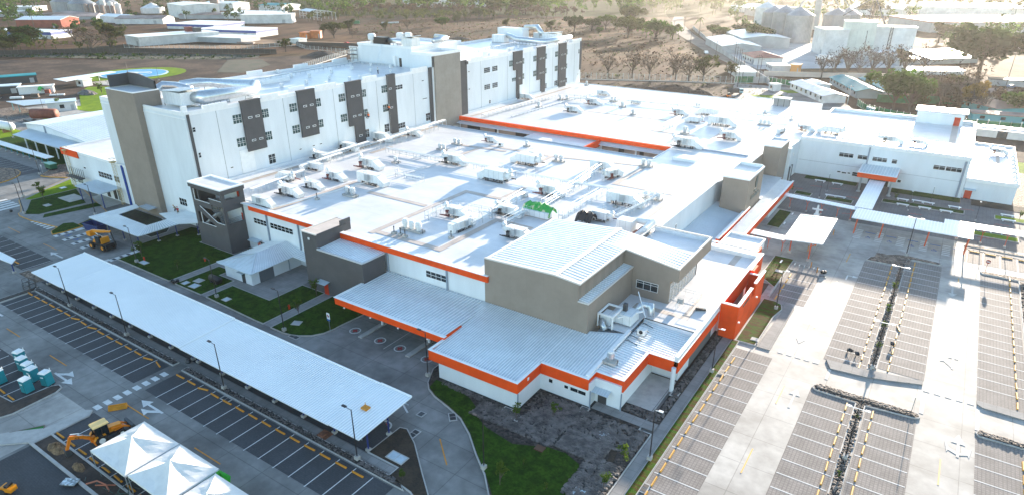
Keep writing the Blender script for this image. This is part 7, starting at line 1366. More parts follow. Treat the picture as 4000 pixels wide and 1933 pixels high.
# field and middle distance
for a in [('round_d',-305,561,14,'dark round green tree standing alone behind the far ward block',1.15),('round_d',-296,579,12,'dark tree at the left of the field clump',1.1),('umb_g',-290,596,13,'bright green spreading tree in the field clump',1.3),('round_d',-316,697,17,'dark green tree behind the field clump'),('umb_o',-290,660,18,'tall half-bare spreading tree at the back of the clump',1.3),
 ('umb_o',-250,560,15,'olive umbrella tree on the left of the right-hand clump',1.5),('umb_o',-240,536,15,'olive umbrella tree in front of the right-hand clump',1.4),('umb_g',-212,528,15,'bright green umbrella tree nearest the dusty road',1.6),('loose_o',-205,548,12,'olive tree leaning to the dusty road',1.2),('round_g',-276,553,6,'small low green tree in front of the field clump',1.2),
 ('loose_o',-322,548,10,'sparse grey tree left of the dark round tree',1.3),('loose_o',-380,560,9,'thin pinkish tree at the left of the field behind the tower',1.),
 ('bare',-159,333,13,'leafless tree behind the fence, first from the ward block',1.1),('bare',-148,340,16.5,'leafless tree behind the fence, second and tallest',1.),('bare',-139,342,13,'leafless tree behind the fence, third from the ward block',1.1),('bare',-126,347,12.5,'leafless tree behind the fence, fourth from the ward block',1.15),('bare',-118,345,14,'leafless tree behind the fence, fifth, forked low',1.2),('loose_o',-112,350,13,'thin olive tree at the right end behind the fence',1.1),('bare',-133,362,13,'leafless tree set back between the fourth and fifth',1.1),
 ('loose_o',-104,372,8,'dry bushy tree beside the road poles',1.1),
 ('umb_o',-444,397,12.5,'olive umbrella tree beside the orange containers',1.35),('bare',-434,408,9,'bare tree right of the orange containers',1.2),('loose_o',-400,312,9,'grey-green tree behind the fenced slope',1.1),('bare',-474,412,12,'bare tree behind the orange containers',1.1),('loose_o',-462,432,13,'grey tree above the orange containers',1.2),('loose_o',-455,470,8,'round grey bush tree left of the rubble tents',1.2),
 ('bare',-443,487,10,'small bare tree in the field, left of middle',1.3),('round_g',-426,518,10.5,'olive round tree in the field behind the machine room',1.4),('loose_o',-440,560,12,'olive tree behind the one above the machine room',1.2),('round_d',-473,642,12,'dark round tree in front of the big white far building',1.4),('bare',-470,590,9,'bare tree in the field below the big far building',1.3),
 ('umb_g',-640,752,16,'dark umbrella tree in front of the big white far building, left',1.8),('umb_g',-600,765,16,'dark umbrella tree in front of the big white far building, right',1.8),('round_g',-470,735,22,'large bright tree at the forest edge',1.5),('round_g',-500,710,20,'large green tree at the forest edge, second',1.5),
 ('bare',-506,233,17,'big half-bare tree in front of the dark fence, far left',1.5),('loose_o',-528,256,18,'large dense olive tree right of the big half-bare one',1.4),('bare',-570,252,15,'grey bare tree left of the big half-bare one',1.2),('round_d',-590,226,15,'dark spreading tree at far left behind the fence',1.4),('bare',-610,214,13,'brown tree at the far left edge',1.3),('loose_o',-640,228,13,'brownish tree at far left beyond the fence',1.2),('round_d',-560,205,13,'low dark tree mass left of the half-bare tree',1.5),('loose_o',-548,196,9,'small grey tree at the left photo edge by the slope',1.3),
 ('round_d',9,468,25,'largest dark spreading tree behind the low glaring roofs',1.45),('round_d',34,478,23,'second dark spreading tree beside the largest one',1.35),('round_g',-20,321,16.5,'big leafy tree in front of the teal-roofed sheds',1.15),('umb_g',-14,318,14,'leafy tree right behind the big leafy one',1.),('loose_o',-11,320,9,'smaller thin tree right of the big leafy one',1.1),
 ('bare',-57,402,15,'bare tree behind the boundary wall, first from the left',.9),('bare',-51,406,17,'bare tree behind the boundary wall, second from the left',.9),('bare',-46,409,15,'bare tree behind the boundary wall, third from the left',.9),('bare',-40,413,17,'bare tree behind the boundary wall, fourth from the left',.9),('bare',-62,396,13,'small bare tree at the left end of the boundary wall',.9),('bare',-33,420,16,'bare tree behind the boundary wall, fifth from the left',1.),('bare',-26,428,17,'bare tree behind the boundary wall, sixth from the left',1.),('bare',-17,436,16,'bare tree in front of the wavy white roofs',1.),
 ('yellow',8,343,11,'yellow-flowered tree beside the brown roofs at right',1.1),('round_g',24,338,9,'green tree over the brown roofs at the right edge',1.5),('bare',-4,338,14,'grey leafless tree left of the yellow one',1.2),('bare',2,348,15,'grey leafless tree behind the yellow one',1.2),('bare',-8,352,14,'grey leafless tree among the thicket, left',1.3),('bare',6,360,15,'grey leafless tree in the thicket, back',1.3),('loose_o',-2,356,12,'dusky brown tree in the thicket centre',1.3),('bare',12,334,9,'thin bare tree in front of the yellow one',1.1),
 ('umb_g',-138,545,14,'umbrella tree between the road and the white sheds',1.5),('umb_g',-168,560,10,'round green tree beside the palm by the road',1.4),('umb_o',-158,585,12,'grey-green tree behind the roadside palm',1.3),('round_g',-176,575,9,'small green tree left of the roadside round tree',1.2),('umb_o',-185,590,9,'hazy tree right behind the roadside palm',1.3),
 ('loose_o',-20,640,16,'yellow-green hazy tree before the long white warehouse',1.5),('loose_o',-5,650,15,'second hazy tree before the long white warehouse',1.4),('umb_o',-100,900,18,'hazy tree beside the far white roofs',1.5),('loose_o',-30,455,12,'olive tree behind the low glaring roof',1.2)]: tr(*a,group=FT)
YT='young planted trees'
for x,y,h,l in [(-23.1,59.3,2.9,'young staked tree in the cobbles, farther one near the walk'),(-23.1,53.8,2.6,'young staked tree in the cobbles, nearest the bottom edge'),(-34.6,61.8,2.6,'thin young tree in the cobbles below the pavilion notch'),(-88.9,68.6,3.6,'young tree beside the charcoal block\'s orange door'),(-85.8,61.9,3.2,'leaning young tree beside the straight lawn path'),(-38.4,58.6,2.8,'small lime tree at the cobble edge by the drain cover'),(-33.4,47.6,3.4,'bushy lime young tree at the bottom by the curving road'),(-43.3,41.8,1.7,'low lime seedling at the brown grass triangle bottom'),(-193.5,67,4.2,'thin young tree on the far-left lawn, first'),(-189.5,66,3.8,'thin young tree on the far-left lawn, second'),(-133,60.4,3.6,'young tree in front of the U-shaped walkway'),(-121,61,2.2,'small young tree in the middle of the large lawn'),(-203,80,4,'young tree at the west wing\'s orange corner'),
 (-.7,129,2.4,'lime shrub in the far median, farthest from camera'),(-.6,119,2.2,'lime shrub in the far median beside the middle lamp'),(-.5,112,2.0,'lime shrub in the far median, third from the far end'),(-.5,104.5,1.8,'lime shrub in the far median, nearest camera'),(-.7,84,1.0,'weed tuft in the nearest median, upper'),(-.7,71,1.1,'weed tuft in the nearest median, lower'),(20,188,2.5,'palm-like seedling in the sunny lawn bed'),(-30,181,1.5,'seedling in the first plaza lawn bed'),(-6,187,2.3,'young tree in the long plaza bed'),(-312,124,5,'young tree before the far left kiosk'),(-332,152,6,'thin tree left of the helipad kiosk'),(-28.5,50,1.2,'seedling on the lower dark lawn, centre'),(-33,52,1.0,'seedling on the lower dark lawn, left'),(-29,46,1.3,'yellow seedling on the lower dark lawn, bottom')]: tr('sap',x,y,h,l,1.2,YT,.12)
def palm(label,x,y,h):
    t=thing('palm_tree',label,'palm tree',(x,y,0)); MB().tube([(x,y,-.2),(x+.3,y,h*.5),(x,y,h)],[.35,.26,.22],8).build('trunk',BARKL,t); mb=MB(); r=random.Random(int(x))
    for i in range(18):
        a=r.random()*6.3; e=r.uniform(-.5,.9); l=h*.42; P=[]
        for k in range(5): f=k/4; P.append(Vector((x+math.cos(a)*l*f*math.cos(e*.6),y+math.sin(a)*l*f*math.cos(e*.6),h+l*(f*math.sin(e+.3)-.8*f*f))))
        for k in range(4):
            u=Vector((-math.sin(a),math.cos(a),0))*.45*(1-.6*k/4); mb.add([P[k]-u,P[k]+u,P[k+1]+u*.8,P[k+1]-u*.8],[(0,1,2,3)])
    mb.build('crown',LEAF,t)
palm('palm by the dusty road',-198,592,13); palm('palm in front of the red brick warehouse',-750,298,17); palm('hazy palm before the long white warehouse',18,700,18)
# far woods as one mass
r=random.Random(99)
def inpoly(x,y,p):
    c=False;n=len(p)
    for i in range(n):
        (x1,y1),(x2,y2)=p[i],p[i-1]
        if (y1>y)!=(y2>y) and x<(x2-x1)*(y-y1)/(y2-y1)+x1: c=not c
    return c
def wood(name,label,poly,n,h0,h1,m,seed,avoid=(),q=52):
    r=random.Random(seed); xs=[p[0] for p in poly];ys=[p[1] for p in poly]; mb=MB(); k=0;tries=0
    while k<n and tries<n*30:
        tries+=1; x=r.uniform(min(xs),max(xs));y=r.uniform(min(ys),max(ys))
        if not inpoly(x,y,poly) or any(a<x<b and c<y<d for a,b,c,d in avoid): continue
        k+=1; h=r.uniform(h0,h1); w_=h*r.uniform(.4,.62)
        lob=[(r.gauss(0,.35),r.gauss(0,.35),r.uniform(.45,.9)) for _ in range(5)]
        for _ in range(q):
            a=r.choice(lob); d=Vector((r.gauss(0,1),r.gauss(0,1),r.gauss(0,.7))).normalized()*.34*(r.random()**.4)
            c=Vector((x+(a[0]+d.x)*w_,y+(a[1]+d.y)*w_,h*(a[2]+d.z*.6))); s=h*.18*r.uniform(.6,1.4)
            nn=Vector((r.gauss(0,1),r.gauss(0,1),r.gauss(0,1)+.6)).normalized(); u=nn.orthogonal().normalized(); v=nn.cross(u)
            mb.v+=[tuple(c-u*s*.5),tuple(c+v*s*.4),tuple(c+u*s*.5),tuple(c-v*s*.4)]; b=len(mb.v); mb.f.append((b-4,b-3,b-2,b-1)); mb.mi.append(0)
        if h>6: mb.tube([(x,y,0),(x,y,h*.5)],[.3,.15],4)
    return stuff(mb,name,m,label,'woodland')
wood('forest','far hazy green wood filling the top centre of the view',[(-640,560),(-590,660),(-500,720),(-410,735),(-330,780),(-262,830),(-240,1000),(-200,1500),(-900,1700),(-1200,1000),(-900,720)],900,13,22,LEAF,31,[(-690,-590,770,870),(-830,-760,560,660)])
S([(-660,560),(-590,640),(-500,705),(-410,725),(-330,770),(-262,820),(-236,1000),(-190,1600),(-900,1800),(-1250,1000),(-920,720),(-700,600)],-.15,mat('forest_floor',(.045,.055,.018),.95,spec=.05,col2=(.03,.03,.012),vs=.05),'ground')
wood('forest','grey-brown scrub wood in front of the far green one',[(-620,530),(-560,640),(-430,700),(-400,690),(-470,600),(-520,540),(-600,500)],90,6,11,LEAFO,32,(),60)
wood('forest','brownish leafless woodland behind the field',[(-640,520),(-600,620),(-500,690),(-420,715),(-380,740),(-480,780),(-700,700)],170,7,12,LEAFB,33)
wood('forest','scattered dark trees between the far-left factories',[(-1500,560),(-900,250),(-640,230),(-660,330),(-720,440),(-640,500),(-760,700),(-1100,900)],260,8,14,LEAFD,34,[(-830,-690,280,400),(-830,-740,440,500),(-1000,-860,400,480)])
wood('forest','pale hazy trees along the top right horizon',[(-240,1000),(-120,1000),(-60,1060),(60,980),(160,1100),(120,1800),(-220,1800)],190,10,18,LEAFO,35,[(-140,-50,940,1010),(-90,60,780,830)])
wood('forest','hazy greenery beside the dusty road and silos',[(-230,690),(-170,640),(-140,760),(-60,860),(-60,980),(-240,1000)],50,8,13,LEAF,36)
wood('forest','dark thicket left of the green mesh fences at right',[(-24,333),(-4,326),(24,352),(30,372),(0,366),(-20,350)],40,4,8,LEAFB,37)
wood('forest','dense greenery along the far-left photo edge and among roofs',[(-1500,500),(-700,170),(-560,178),(-545,200),(-640,235),(-720,300),(-860,350),(-1000,380),(-1100,420),(-1400,700)],150,9,15,LEAF,38,[(-800,-600,190,345)])
wood('forest','dark shrubs lining the far-left fence and factory yards',[(-640,215),(-560,205),(-520,236),(-500,262),(-545,268),(-600,250)],26,5,9,LEAFO,39)
wood('forest','green trees between mill, warehouse and right photo edge',[(-40,600),(30,560),(120,600),(120,760),(20,740),(-30,700)],46,9,15,LEAF,45,[(5,110,600,650)])
wood('forest','greenery along the dusty road\'s left verge',[(-225,600),(-190,540),(-215,520),(-262,575),(-262,640)],18,7,11,LEAF,46)
def scrub(name,label,poly,n,m,seed,s0=.3,s1=1.1):
    r=random.Random(seed); xs=[p[0] for p in poly];ys=[p[1] for p in poly]; mb=MB(); k=0
    while k<n:
        x=r.uniform(min(xs),max(xs));y=r.uniform(min(ys),max(ys))
        if not inpoly(x,y,poly): continue
        k+=1; s=r.uniform(s0,s1)*(1 if r.random()<.9 else 2.2)
        for _ in range(7):
            c=Vector((x+r.gauss(0,s*.5),y+r.gauss(0,s*.5),s*r.uniform(.2,.8)-.25)); nn=Vector((r.gauss(0,1),r.gauss(0,1),r.gauss(0,1))).normalized(); u=nn.orthogonal().normalized()*s*.45;v=nn.cross(u)
            mb.v+=[tuple(c-u),tuple(c+v),tuple(c+u),tuple(c-v)]; b=len(mb.v); mb.f.append((b-4,b-3,b-2,b-1)); mb.mi.append(0)
    return stuff(mb,name,m,label,'scrub')
FP_=[(-165,325),(-96,356),(-150,460),(-225,600),(-270,640),(-420,690),(-560,560),(-480,450),(-380,370),(-340,330)]
scrub('dry_scrub','dry brown and olive scrub dotted over the bare field',FP_,1500,LEAFO,41,.25,.7); scrub('dry_scrub','rusty brown dry tufts over the bare field',FP_,1800,mat('rust_tufts',(.12,.05,.025),.95,col2=(.06,.03,.015),vs=.3),42,.25,.9)
scrub('roadside_scrub','low weeds along the boundary fence and spoil heaps',[(-170,300),(-94,352),(-60,330),(-80,296),(-130,290)],300,LEAFO,43,.2,.5); scrub('slope_scrub','weeds on the dark slope behind the left yard',[(-560,176),(-460,222),(-400,262),(-388,292),(-454,258),(-560,200)],500,LEAFD,44,.3,.8)
# ---------------- buildings beyond the site ----------------
def bld(name,label,M,dr,LM,MR,h,roof=WROOF,wall=WWALL,band=None,kind='flat',rise=1.2,over=.4,win=0,cat='warehouse'):
    """M = near corner, dr = heading of the front face (M towards its far end), sizes along front and side"""
    t=thing(name,label,cat,(M[0],M[1],0)); T=Matrix.Translation((M[0],M[1],-.3))@Matrix.Rotation(R(dr),4,'Z')
    def m(): b=MB(); b.T=T; return b
    H=h+.3; m().box(0,LM,0,MR,0,H).build('wall',wall,t); b=m()
    if kind=='flat': b.box(-over,LM+over,-over,MR+over,H,H+.35)
    elif kind=='gable':
        o=over; y0,y1=-o,MR+o; b.slab([(-o,y0,H),(LM+o,y0,H),(LM+o,MR/2,H+rise),(-o,MR/2,H+rise)],.2).slab([(LM+o,y1,H),(-o,y1,H),(-o,MR/2,H+rise),(LM+o,MR/2,H+rise)],.2)
        g=m(); g.add([(0,0,H-.1),(0,MR,H-.1),(0,MR/2,H+rise-.15)],[(0,2,1)]); g.add([(LM,0,H-.1),(LM,MR,H-.1),(LM,MR/2,H+rise-.15)],[(0,1,2)]); g.build('gable_end',wall,t)
    elif kind=='gable2':
        o=over; b.slab([(-o,-o,H),(LM/2,-o,H+rise),(LM/2,MR+o,H+rise),(-o,MR+o,H)],.2).slab([(LM+o,-o,H),(LM+o,MR+o,H),(LM/2,MR+o,H+rise),(LM/2,-o,H+rise)],.2)
        g=m(); g.add([(0,0,H-.1),(LM,0,H-.1),(LM/2,0,H+rise-.15)],[(0,1,2)]); g.add([(0,MR,H-.1),(LM,MR,H-.1),(LM/2,MR,H+rise-.15)],[(0,2,1)]); g.build('gable_end',wall,t)
    elif kind=='hip':
        o=over; c=min(LM,MR)/2; z=H; q=[(-o,-o,z),(LM+o,-o,z),(LM+o,MR+o,z),(-o,MR+o,z)]; r1=(c,MR/2,z+rise);r2=(max(LM-c,c+.1),MR/2,z+rise); b.slab([q[0],q[1],r2,r1],.15).slab([q[1],q[2],r2],.15).slab([q[2],q[3],r1,r2],.15).slab([q[3],q[0],r1],.15)
    b.build('roof',roof,t)
    if band: m().box(-.15,LM+.15,-.15,-.01,H-band[1],H+.1).box(-.15,-.01,0,MR,H-band[1],H+.1).box(LM+.01,LM+.15,0,MR,H-band[1],H+.1).build('coloured_band',band[0],t)
    for i in range(win):
        x=LM*(i+.5)/win; m().box(x-.8,x+.8,-.06,.02,1.4,min(H-.6,2.9)).build('window',GLASS,t)
    m().box(LM*.8,LM*.8+min(3,LM*.12),-.08,.02,0,min(3.5,H*.7)).build('door',GWALL,t)
    return t
bld('warehouse','long white warehouse with pale roof right of the big olive tree, far left',(-545,277),-8,26,62,6.0,WROOF,WWALL)
bld('warehouse','white factory hall with a blue roof band, upper left',(-649,372),17,54,45,4,WROOF,WWALL,(BLUEB,2.0)); bld('warehouse','white blue-banded hall with open canopied front, nearest of the pair',(-512,317),17,40,24,3.4,WROOF,GWALL); bld('warehouse','raised rear part of the blue-banded pair',(-560,345),17,62,30,5.2,WROOF,WWALL,(BLUEB,1.8))
bld('warehouse','very long low white roof with blue band at the left edge',(-790,196),23,170,22,5,WROOF,WWALL,(BLUEB,2.2)); bld('warehouse','red brick warehouse with white roof and palm',(-782,296),34,44,30,7,WROOF,BRICK,None,'gable',2.5)
bld('shed','long grey shed with rusty roof in the left factories',(-745,372),34,50,26,5,RUST,WWALL,None,'gable',2.5,cat='shed'); bld('shed','white gabled shed left of the rusty long one',(-785,377),5,40,20,6,WROOF,WWALL,None,'gable',2,cat='shed'); bld('factory_block','tall windowless white factory block, upper left',(-812,471),-16,63,40,14,WROOF,WWALL,None,'gable',1.5,cat='factory')
bld('shed','rusty low roofs left of the silos',(-900,352),40,70,30,3.5,RUST,RUST,None,'gable2',3,cat='shed'); bld('shed','grey-roofed shed in front of the far-left silos',(-860,360),50,46,34,3,RUST,GWALL,None,'gable',2.5,cat='shed'); bld('shed','white roofed shed at the far upper-left edge',(-1080,398),34,40,30,5,WROOF,WWALL,cat='shed'); bld('shed','second pale shed at the far upper-left edge',(-1000,330),30,60,26,5,WROOF,GWALL,cat='shed')
bld('shed','rusty brown long shed below the tall white block',(-757,450),38,70,26,4,RUST,GWALL,None,'gable',2,cat='shed'); bld('warehouse','white hall behind the blue-banded pair',(-720,480),20,60,40,6,WROOF,WWALL); bld('warehouse','white building with a dark open corner left of the steel frame',(-640,448),41,52,22,8.2,WROOF,WWALL); bld('shed','pale green shed at the top left wood edge',(-804,593),16,36,44,7,TEALR,WWALL,None,'gable',2,cat='shed'); bld('shed','pale shed left of the green one',(-880,560),16,50,34,9,WROOF,WWALL,None,'gable',2,cat='shed')
bld('office_building','big hazy white building with many windows at the top centre',(-765,834),-33,120,20,13,WROOF,WWALL,None,'flat',1,.4,16,'office building'); bld('office_building','right wing of the big hazy white building with tall windows',(-690,812),-2,88,30,13,WROOF,WWALL,None,'flat',1,.4,12,'office building')
bld('shed','small white hut beside the orange containers',(-442,350),8,9,9,3,WROOF,WWALL,None,'flat',cat='hut')
for M,dr,a,b,h,l in (((-468,381),6,9,8,4.2,'left orange shipping container stack behind the tower'),((-460,386),34,8,6,5.2,'right orange shipping container stack behind the tower')): bld('container_stack',l,M,dr,a,b,h,mat('orange_container',(.60,.16,.03),.6,var=.2,vs=.3),MATS['orange_container'],cat='containers')
bld('warehouse','nearest white shed behind the road wall, right',(-169,523),-61,60,26,5.0,WROOF,GWALL,None,'gable',2.0); bld('warehouse','white shed joined to the nearest roadside shed, farther back',(-166,560),-60,56,34,7.0,WROOF,GWALL,None,'gable',2.0)
bld('house','house with dark red tiled hip roof beside the road',(-119,446),-57,24,17,4.2,TILE,WWALL,None,'hip',2.4,.8,5,'house'); bld('house','white low building with panelled windows right of the red roof',(-96,414),-60,12,10,3,WROOF,WWALL,None,'flat',1,.4,4,'house'); bld('house','small bright orange building behind the roadside wall',(-80,403),0,4.5,6.5,4.4,mat('orange_wall_paint',(.62,.27,.06),.7),MATS['orange_wall_paint'],cat='building')
bld('house','white-roofed low building in front of the boundary wall',(-112,392),-62,26,10,2.8,WROOF,WWALL,cat='building')
bld('warehouse','hazy white roof left of the grain silos',(-279,953),-52,41,60,6,WROOF,WWALL,None,'gable',3); bld('warehouse','second hazy roof at the smoke plume\'s right',(-240,880),-52,46,70,8,WROOF,GWALL,None,'gable',3)
bld('factory_block','white mill block, lower left part',(-92,521),-62,24,15,16,WROOF,WWALL,cat='factory'); bld('factory_block','tall fluted pale green-white mill block in the centre',(-75,528),-78,20,19,21,WROOF,mat('mill_wall',(.55,.58,.52),.7,var=.1,vs=.2,mort=(4,60,.1,(.8,.8,.8),0)),cat='factory'); bld('factory_block','right-hand white mill block with small windows',(-56,532),-79,14,24,18,WROOF,WWALL,cat='factory')
bld('warehouse','huge hazy warehouse with long striped white roofs at right',(-73,799),-58,78,260,9,WROOF,GWALL,(mat('pale_red_band',(.45,.25,.2),.7),1.2)); bld('warehouse','hazy white roofs behind the right-hand chimneys',(-134,956),-4,60,63,8,WROOF,WWALL,None,'gable',4); bld('warehouse','far hazy roofs at the right horizon',(-60,1010),10,120,60,9,WROOF,WWALL,None,'gable',4); bld('warehouse','white roofs right of the big warehouse, hazy',(10,610),20,90,30,6,WROOF,GWALL,None,'gable',2)
bld('warehouse','wavy glaring white roofs before the dark umbrella trees, left bay',(-66,505),-42,45,20,3,WROOF,GWALL,None,'gable2',3); bld('warehouse','wavy glaring white roofs before the dark umbrella trees, right bay',(-50,519),-42,45,36,3,WROOF,GWALL,None,'gable2',3)
bld('shed','long low glaring roof behind the big leafy tree',(-24,434),30,30,16,2.2,WROOF,WWALL,None,'gable',1,cat='shed'); bld('house','L-shaped white bungalow with a grey ridged roof beside the rear road',(-68,349),-56,37,10,3.1,mat('bungalow_roof',(.50,.53,.56),.55,var=.12,vs=.3),WWALL,None,'gable',1.3,.9,7,'bungalow'); bld('house','small raised roof on the bungalow\'s back end',(-62,352),-56,14,6,4.3,MATS['bungalow_roof'],WWALL,None,'gable',.6,.5,cat='bungalow')
bld('shed','long teal-roofed open shed beside the bungalow',(-55,379),-65,42,11,2.9,TEALR,GWALL,None,'gable',1.6,.8,8,'shed'); bld('shed','second teal-roofed shed half hidden by the big tree',(-42,385),-65,36,9,2.9,TEALR,GWALL,None,'gable',1.3,.8,6,'shed'); bld('kiosk','tiny white gatehouse with louvred door at the site back gate',(-76,340),-44,4,4,3,WROOF,WWALL,None,'flat',1,.3,1,'gatehouse')
bld('house','brown-roofed house right of the yellow tree, back',(11,372),-12,15,12,2.8,BROWNR,WWALL,None,'hip',1.6,.8,3,'house'); bld('house','brown-roofed house with white ridge right of the thicket',(4,342),-50,18,14,3,BROWNR,mat('turquoise_wall',(.10,.35,.38),.7),None,'hip',1.6,.8,3,'house'); bld('shed','long brown roof with turquoise wall at the right edge',(8,312),10,34,7,2.8,BROWNR,MATS['turquoise_wall'],None,'flat',1,.5,5,'shed')
bld('house','low dark open shelter beside the parked car at right',(14,418),8,22,8,2.6,DKGREY,GWALL,cat='shelter')
bld('kiosk','small white kiosk at the helipad path with a long canopy',(-369,158),12,5,5,3,WROOF,WWALL,None,'flat',1,.3,1,'kiosk')
canopy('path_canopy','long thin canopy running from the kiosk to the helipad','canopy',[[(-378,152,3.4),(-365,152,3.4),(-376,182,3.4),(-381,182,3.4)]],[(-372,166,3.3),(-374.5,172,3.3)],TRIM,RIBG,1.2)
bld('kiosk','white gatehouse with wide grey canopy on the far left road',(-310,119.5),66,10,7,3.4,RIBG,WWALL,None,'flat',1,.5,1,'gatehouse'); canopy('gate_canopy','grey ribbed canopy attached to the far-left gatehouse','canopy',[[(-328,112,3.7),(-312,112,3.7),(-307,127,3.7),(-318,127,3.7)]],[(-326,113,3.6),(-319,112.6,3.6)],TEAL,RIBG,1.2)
# containers yard far left
bld('site_container','white site container with a green sheet, far left yard',(-366,131),60,14,4,3,WPLAS,WPLAS,cat='container'); bld('site_container','grey corrugated shelter at the far left yard edge',(-380,118),62,18,6,3.2,RIBG,DKGREY,cat='shelter'); bld('open_shelter','teal-topped open shelter behind the far left containers',(-405,138),70,16,8,3.4,TEALR,DKGREY,cat='shelter')
tarp('tarpaulin','small green sheet hung on the far left white container',-361.5,138.5,5,2,3.2,GREEN,3)
for i,(x,y,d,m,l) in enumerate([(-352,132,(3,2,1.6),BARKL,'timber stack in the far left yard'),(-356,126,(5,1.5,.8),WPLAS,'white panels stacked in the far left yard'),(-364,121,(3,2.5,1.4),BLACK,'dark bundle in the far left yard'),(-349,140,(6,1.2,.6),WPLAS,'long white sheets lying in the far left yard'),(-358,140,(2,2,1.8),BRICK,'brick-red pallet in the far left yard')]): simple_box('material_stack','stack',l,x,y,0,d,m,.9)
# steel frame under construction
t=thing('steel_frame','bare white steel frame of an unfinished hall at the field edge','steel frame',(-610,520,0)); mb=MB()
for i in range(7):
    x=-652+9*i; y=535-2.6*i
    for s in(0,1): mb.bar((x+s*8,y+s*14,0),(x+s*8,y+s*14,8),.35,.35)
    mb.bar((x,y,8),(x+4,y+7,10),.3,.3).bar((x+4,y+7,10),(x+8,y+14,8),.3,.3)
for z in(3,5.5,8): mb.bar((-652,535,z),(-598,519.4,z),.25,.25)
mb.build('frame',WWALL,t); MB().slab([(-652,535,8.2),(-625,527.2,8.2),(-621,534,10.2),(-648,542,10.2)],.2).build('roof_sheet',RIBG,t)
# silos, stacks, towers
def silo(label,x,y,r_,h,cone,m=SILO,name='grain_silo',cat='silo'):
    t=thing(name,label,cat,(x,y,0)); MB().lathe(x,y,[(r_,-.2),(r_,h)],22).build('drum',m,t); MB().lathe(x,y,[(r_+.2,h),(r_*.45,h+cone*.6),(.4,h+cone),(.3,h+cone+.6)],22).build('cone_roof',m,t)
for a in [('left grey grain silo of the right-hand group',-140,603,9,20,5),('second grey grain silo of the right-hand group',-129,592,9,21,5),('nearest wide grain silo of the right-hand group',-114,577,10.5,20,5.5),('pale silo at the smoke edge, left of the group',-162,668,10,20,5,WWALL),('squat silo right of the elevator tower',-112,735,12,12,6),('farther squat silo right of the elevator tower',-104,748,12,12,6),('silo half hidden behind the elevator tower',-128,640,9,18,5)]: silo(*a)
for i,a in enumerate([(-960,425,17,14,10),(-915,422,15,13,9),(-890,440,12,14,7)]): silo('%s broad blue-grey silo in the far-left factories'%nth(i),*a[:2],*a[2:])
for i in range(6): silo('%s slim rusty storage tube beside the far-left silos'%nth(i),-884+5.4*i,412+3.4*i,2.2,13-.3*i,1,RUST,'storage_tube','silo')
for i in range(3): silo('%s slim white storage tube in the far-left factories'%nth(i),-876+7*i,428+5*i,3,17-2*i,1.4,WWALL,'storage_tube','silo')
silo('white dome-topped tank behind the slim tubes',-880,490,14,6,6,WWALL,'dome_tank','tank'); silo('tall pale silo pair at the upper left, left one',-905,600,9,22,2,GWALL); silo('tall rust-streaked tank at the upper left',-860,566,6,19,2,RUST)
def lattice(label,x,y,h,w_=1.6,m=DKGREY,name='elevator_tower',cat='tower'):
    t=thing(name,label,cat,(x,y,0)); mb=MB()
    for a in(-w_,w_):
        for b in(-w_,w_): mb.bar((x+a,y+b,0),(x+a*.7,y+b*.7,h),.3,.3)
    n=int(h/3)
    for i in range(n):
        k=1-.3*i/n; mb.bar((x-w_*k,y-w_*k,i*h/n),(x+w_*k,y-w_*k,(i+1)*h/n),.18,.18).bar((x+w_*k,y-w_*k,i*h/n),(x+w_*k,y+w_*k,(i+1)*h/n),.18,.18)
    mb.build('lattice',m,t); return t
t=lattice('tall grain elevator tower rising past the top edge at right',-125,706,50,2.2,GWALL); MB().bar((-125,706,46),(-112,735,20),.8,.8).bar((-125,706,46),(-128,640,24),.8,.8).bar((-125,706,46),(-104,748,19),.8,.8).build('feed_pipe',GWALL,t); MB().box(-127.6,-122.4,704,708,0,44).build('leg_casing',GWALL,t)
t=lattice('dark conveyor gantry tower right of the elevator',-78,700,34,1.5); MB().bar((-78,700,30),(-62,660,10),.8,.8).bar((-78,700,30),(-100,690,14),.8,.8).build('chute',DKGREY,t)
lattice('slim dark chute mast on the white mill blocks, left',-58,512,16,.9); lattice('slim dark chute mast on the white mill blocks, right',-44,520,18,.9)
bld('tower_block','narrow dark red tower beside the white warehouse',(-534,320),-7,5.4,5,9.5,mat('dark_red_panel',(.16,.03,.025),.7),MATS['dark_red_panel'],cat='tower'); bld('tower_block','narrow black tower right of the dark red one',(-526,322),-7,5,5,9.2,DKGREY,DKGREY,cat='tower')
# ---------------- fences, walls, poles ----------------
def fence(name,label,pts,h,m,post=None,step=3.,th=.12,cat='fence',see=False,base=None):
    t=thing(name,label,cat,(pts[0][0],pts[0][1],0)); mb=MB(); pb=MB()
    for k in range(len(pts)-1):
        a=Vector((*pts[k],0));b=Vector((*pts[k+1],0))
        if not see: mb.bar(a+Vector((0,0,h/2-.1)),b+Vector((0,0,h/2-.1)),th,h+.2)
        else:
            for z in(.1,.35,.6,.8,1.): mb.bar(a+Vector((0,0,h*z)),b+Vector((0,0,h*z)),.05,.05)
        n=max(1,int((b-a).length/step))
        for i in range(n+1): e=a.lerp(b,i/n); pb.box(e.x-.1,e.x+.1,e.y-.1,e.y+.1,-.3,h+(.35 if post else .0))
    mb.build('panels' if not see else 'wires',m,t)
    if post:
        for k in range(len(pts)-1): pb.bar((*pts[k],.15),(*pts[k+1],.15),.16,.2)
        pb.build('posts',post,t)
    if base:
        bb=MB()
        for k in range(len(pts)-1): bb.bar((*pts[k],.1),(*pts[k+1],.1),.3,.6)
        bb.build('plinth',base,t)
fence('sheet_fence','long black sheet fence behind the helipad yard',[(-600,140),(-560,176),(-497,240),(-454,266),(-406,294),(-395,300)],3.0,BLACK,DKGREY,4); fence('sheet_fence','black fence round the container yard left of the machine room',[(-425,342),(-377,361),(-360,375),(-385,392)],2.6,BLACK,None)
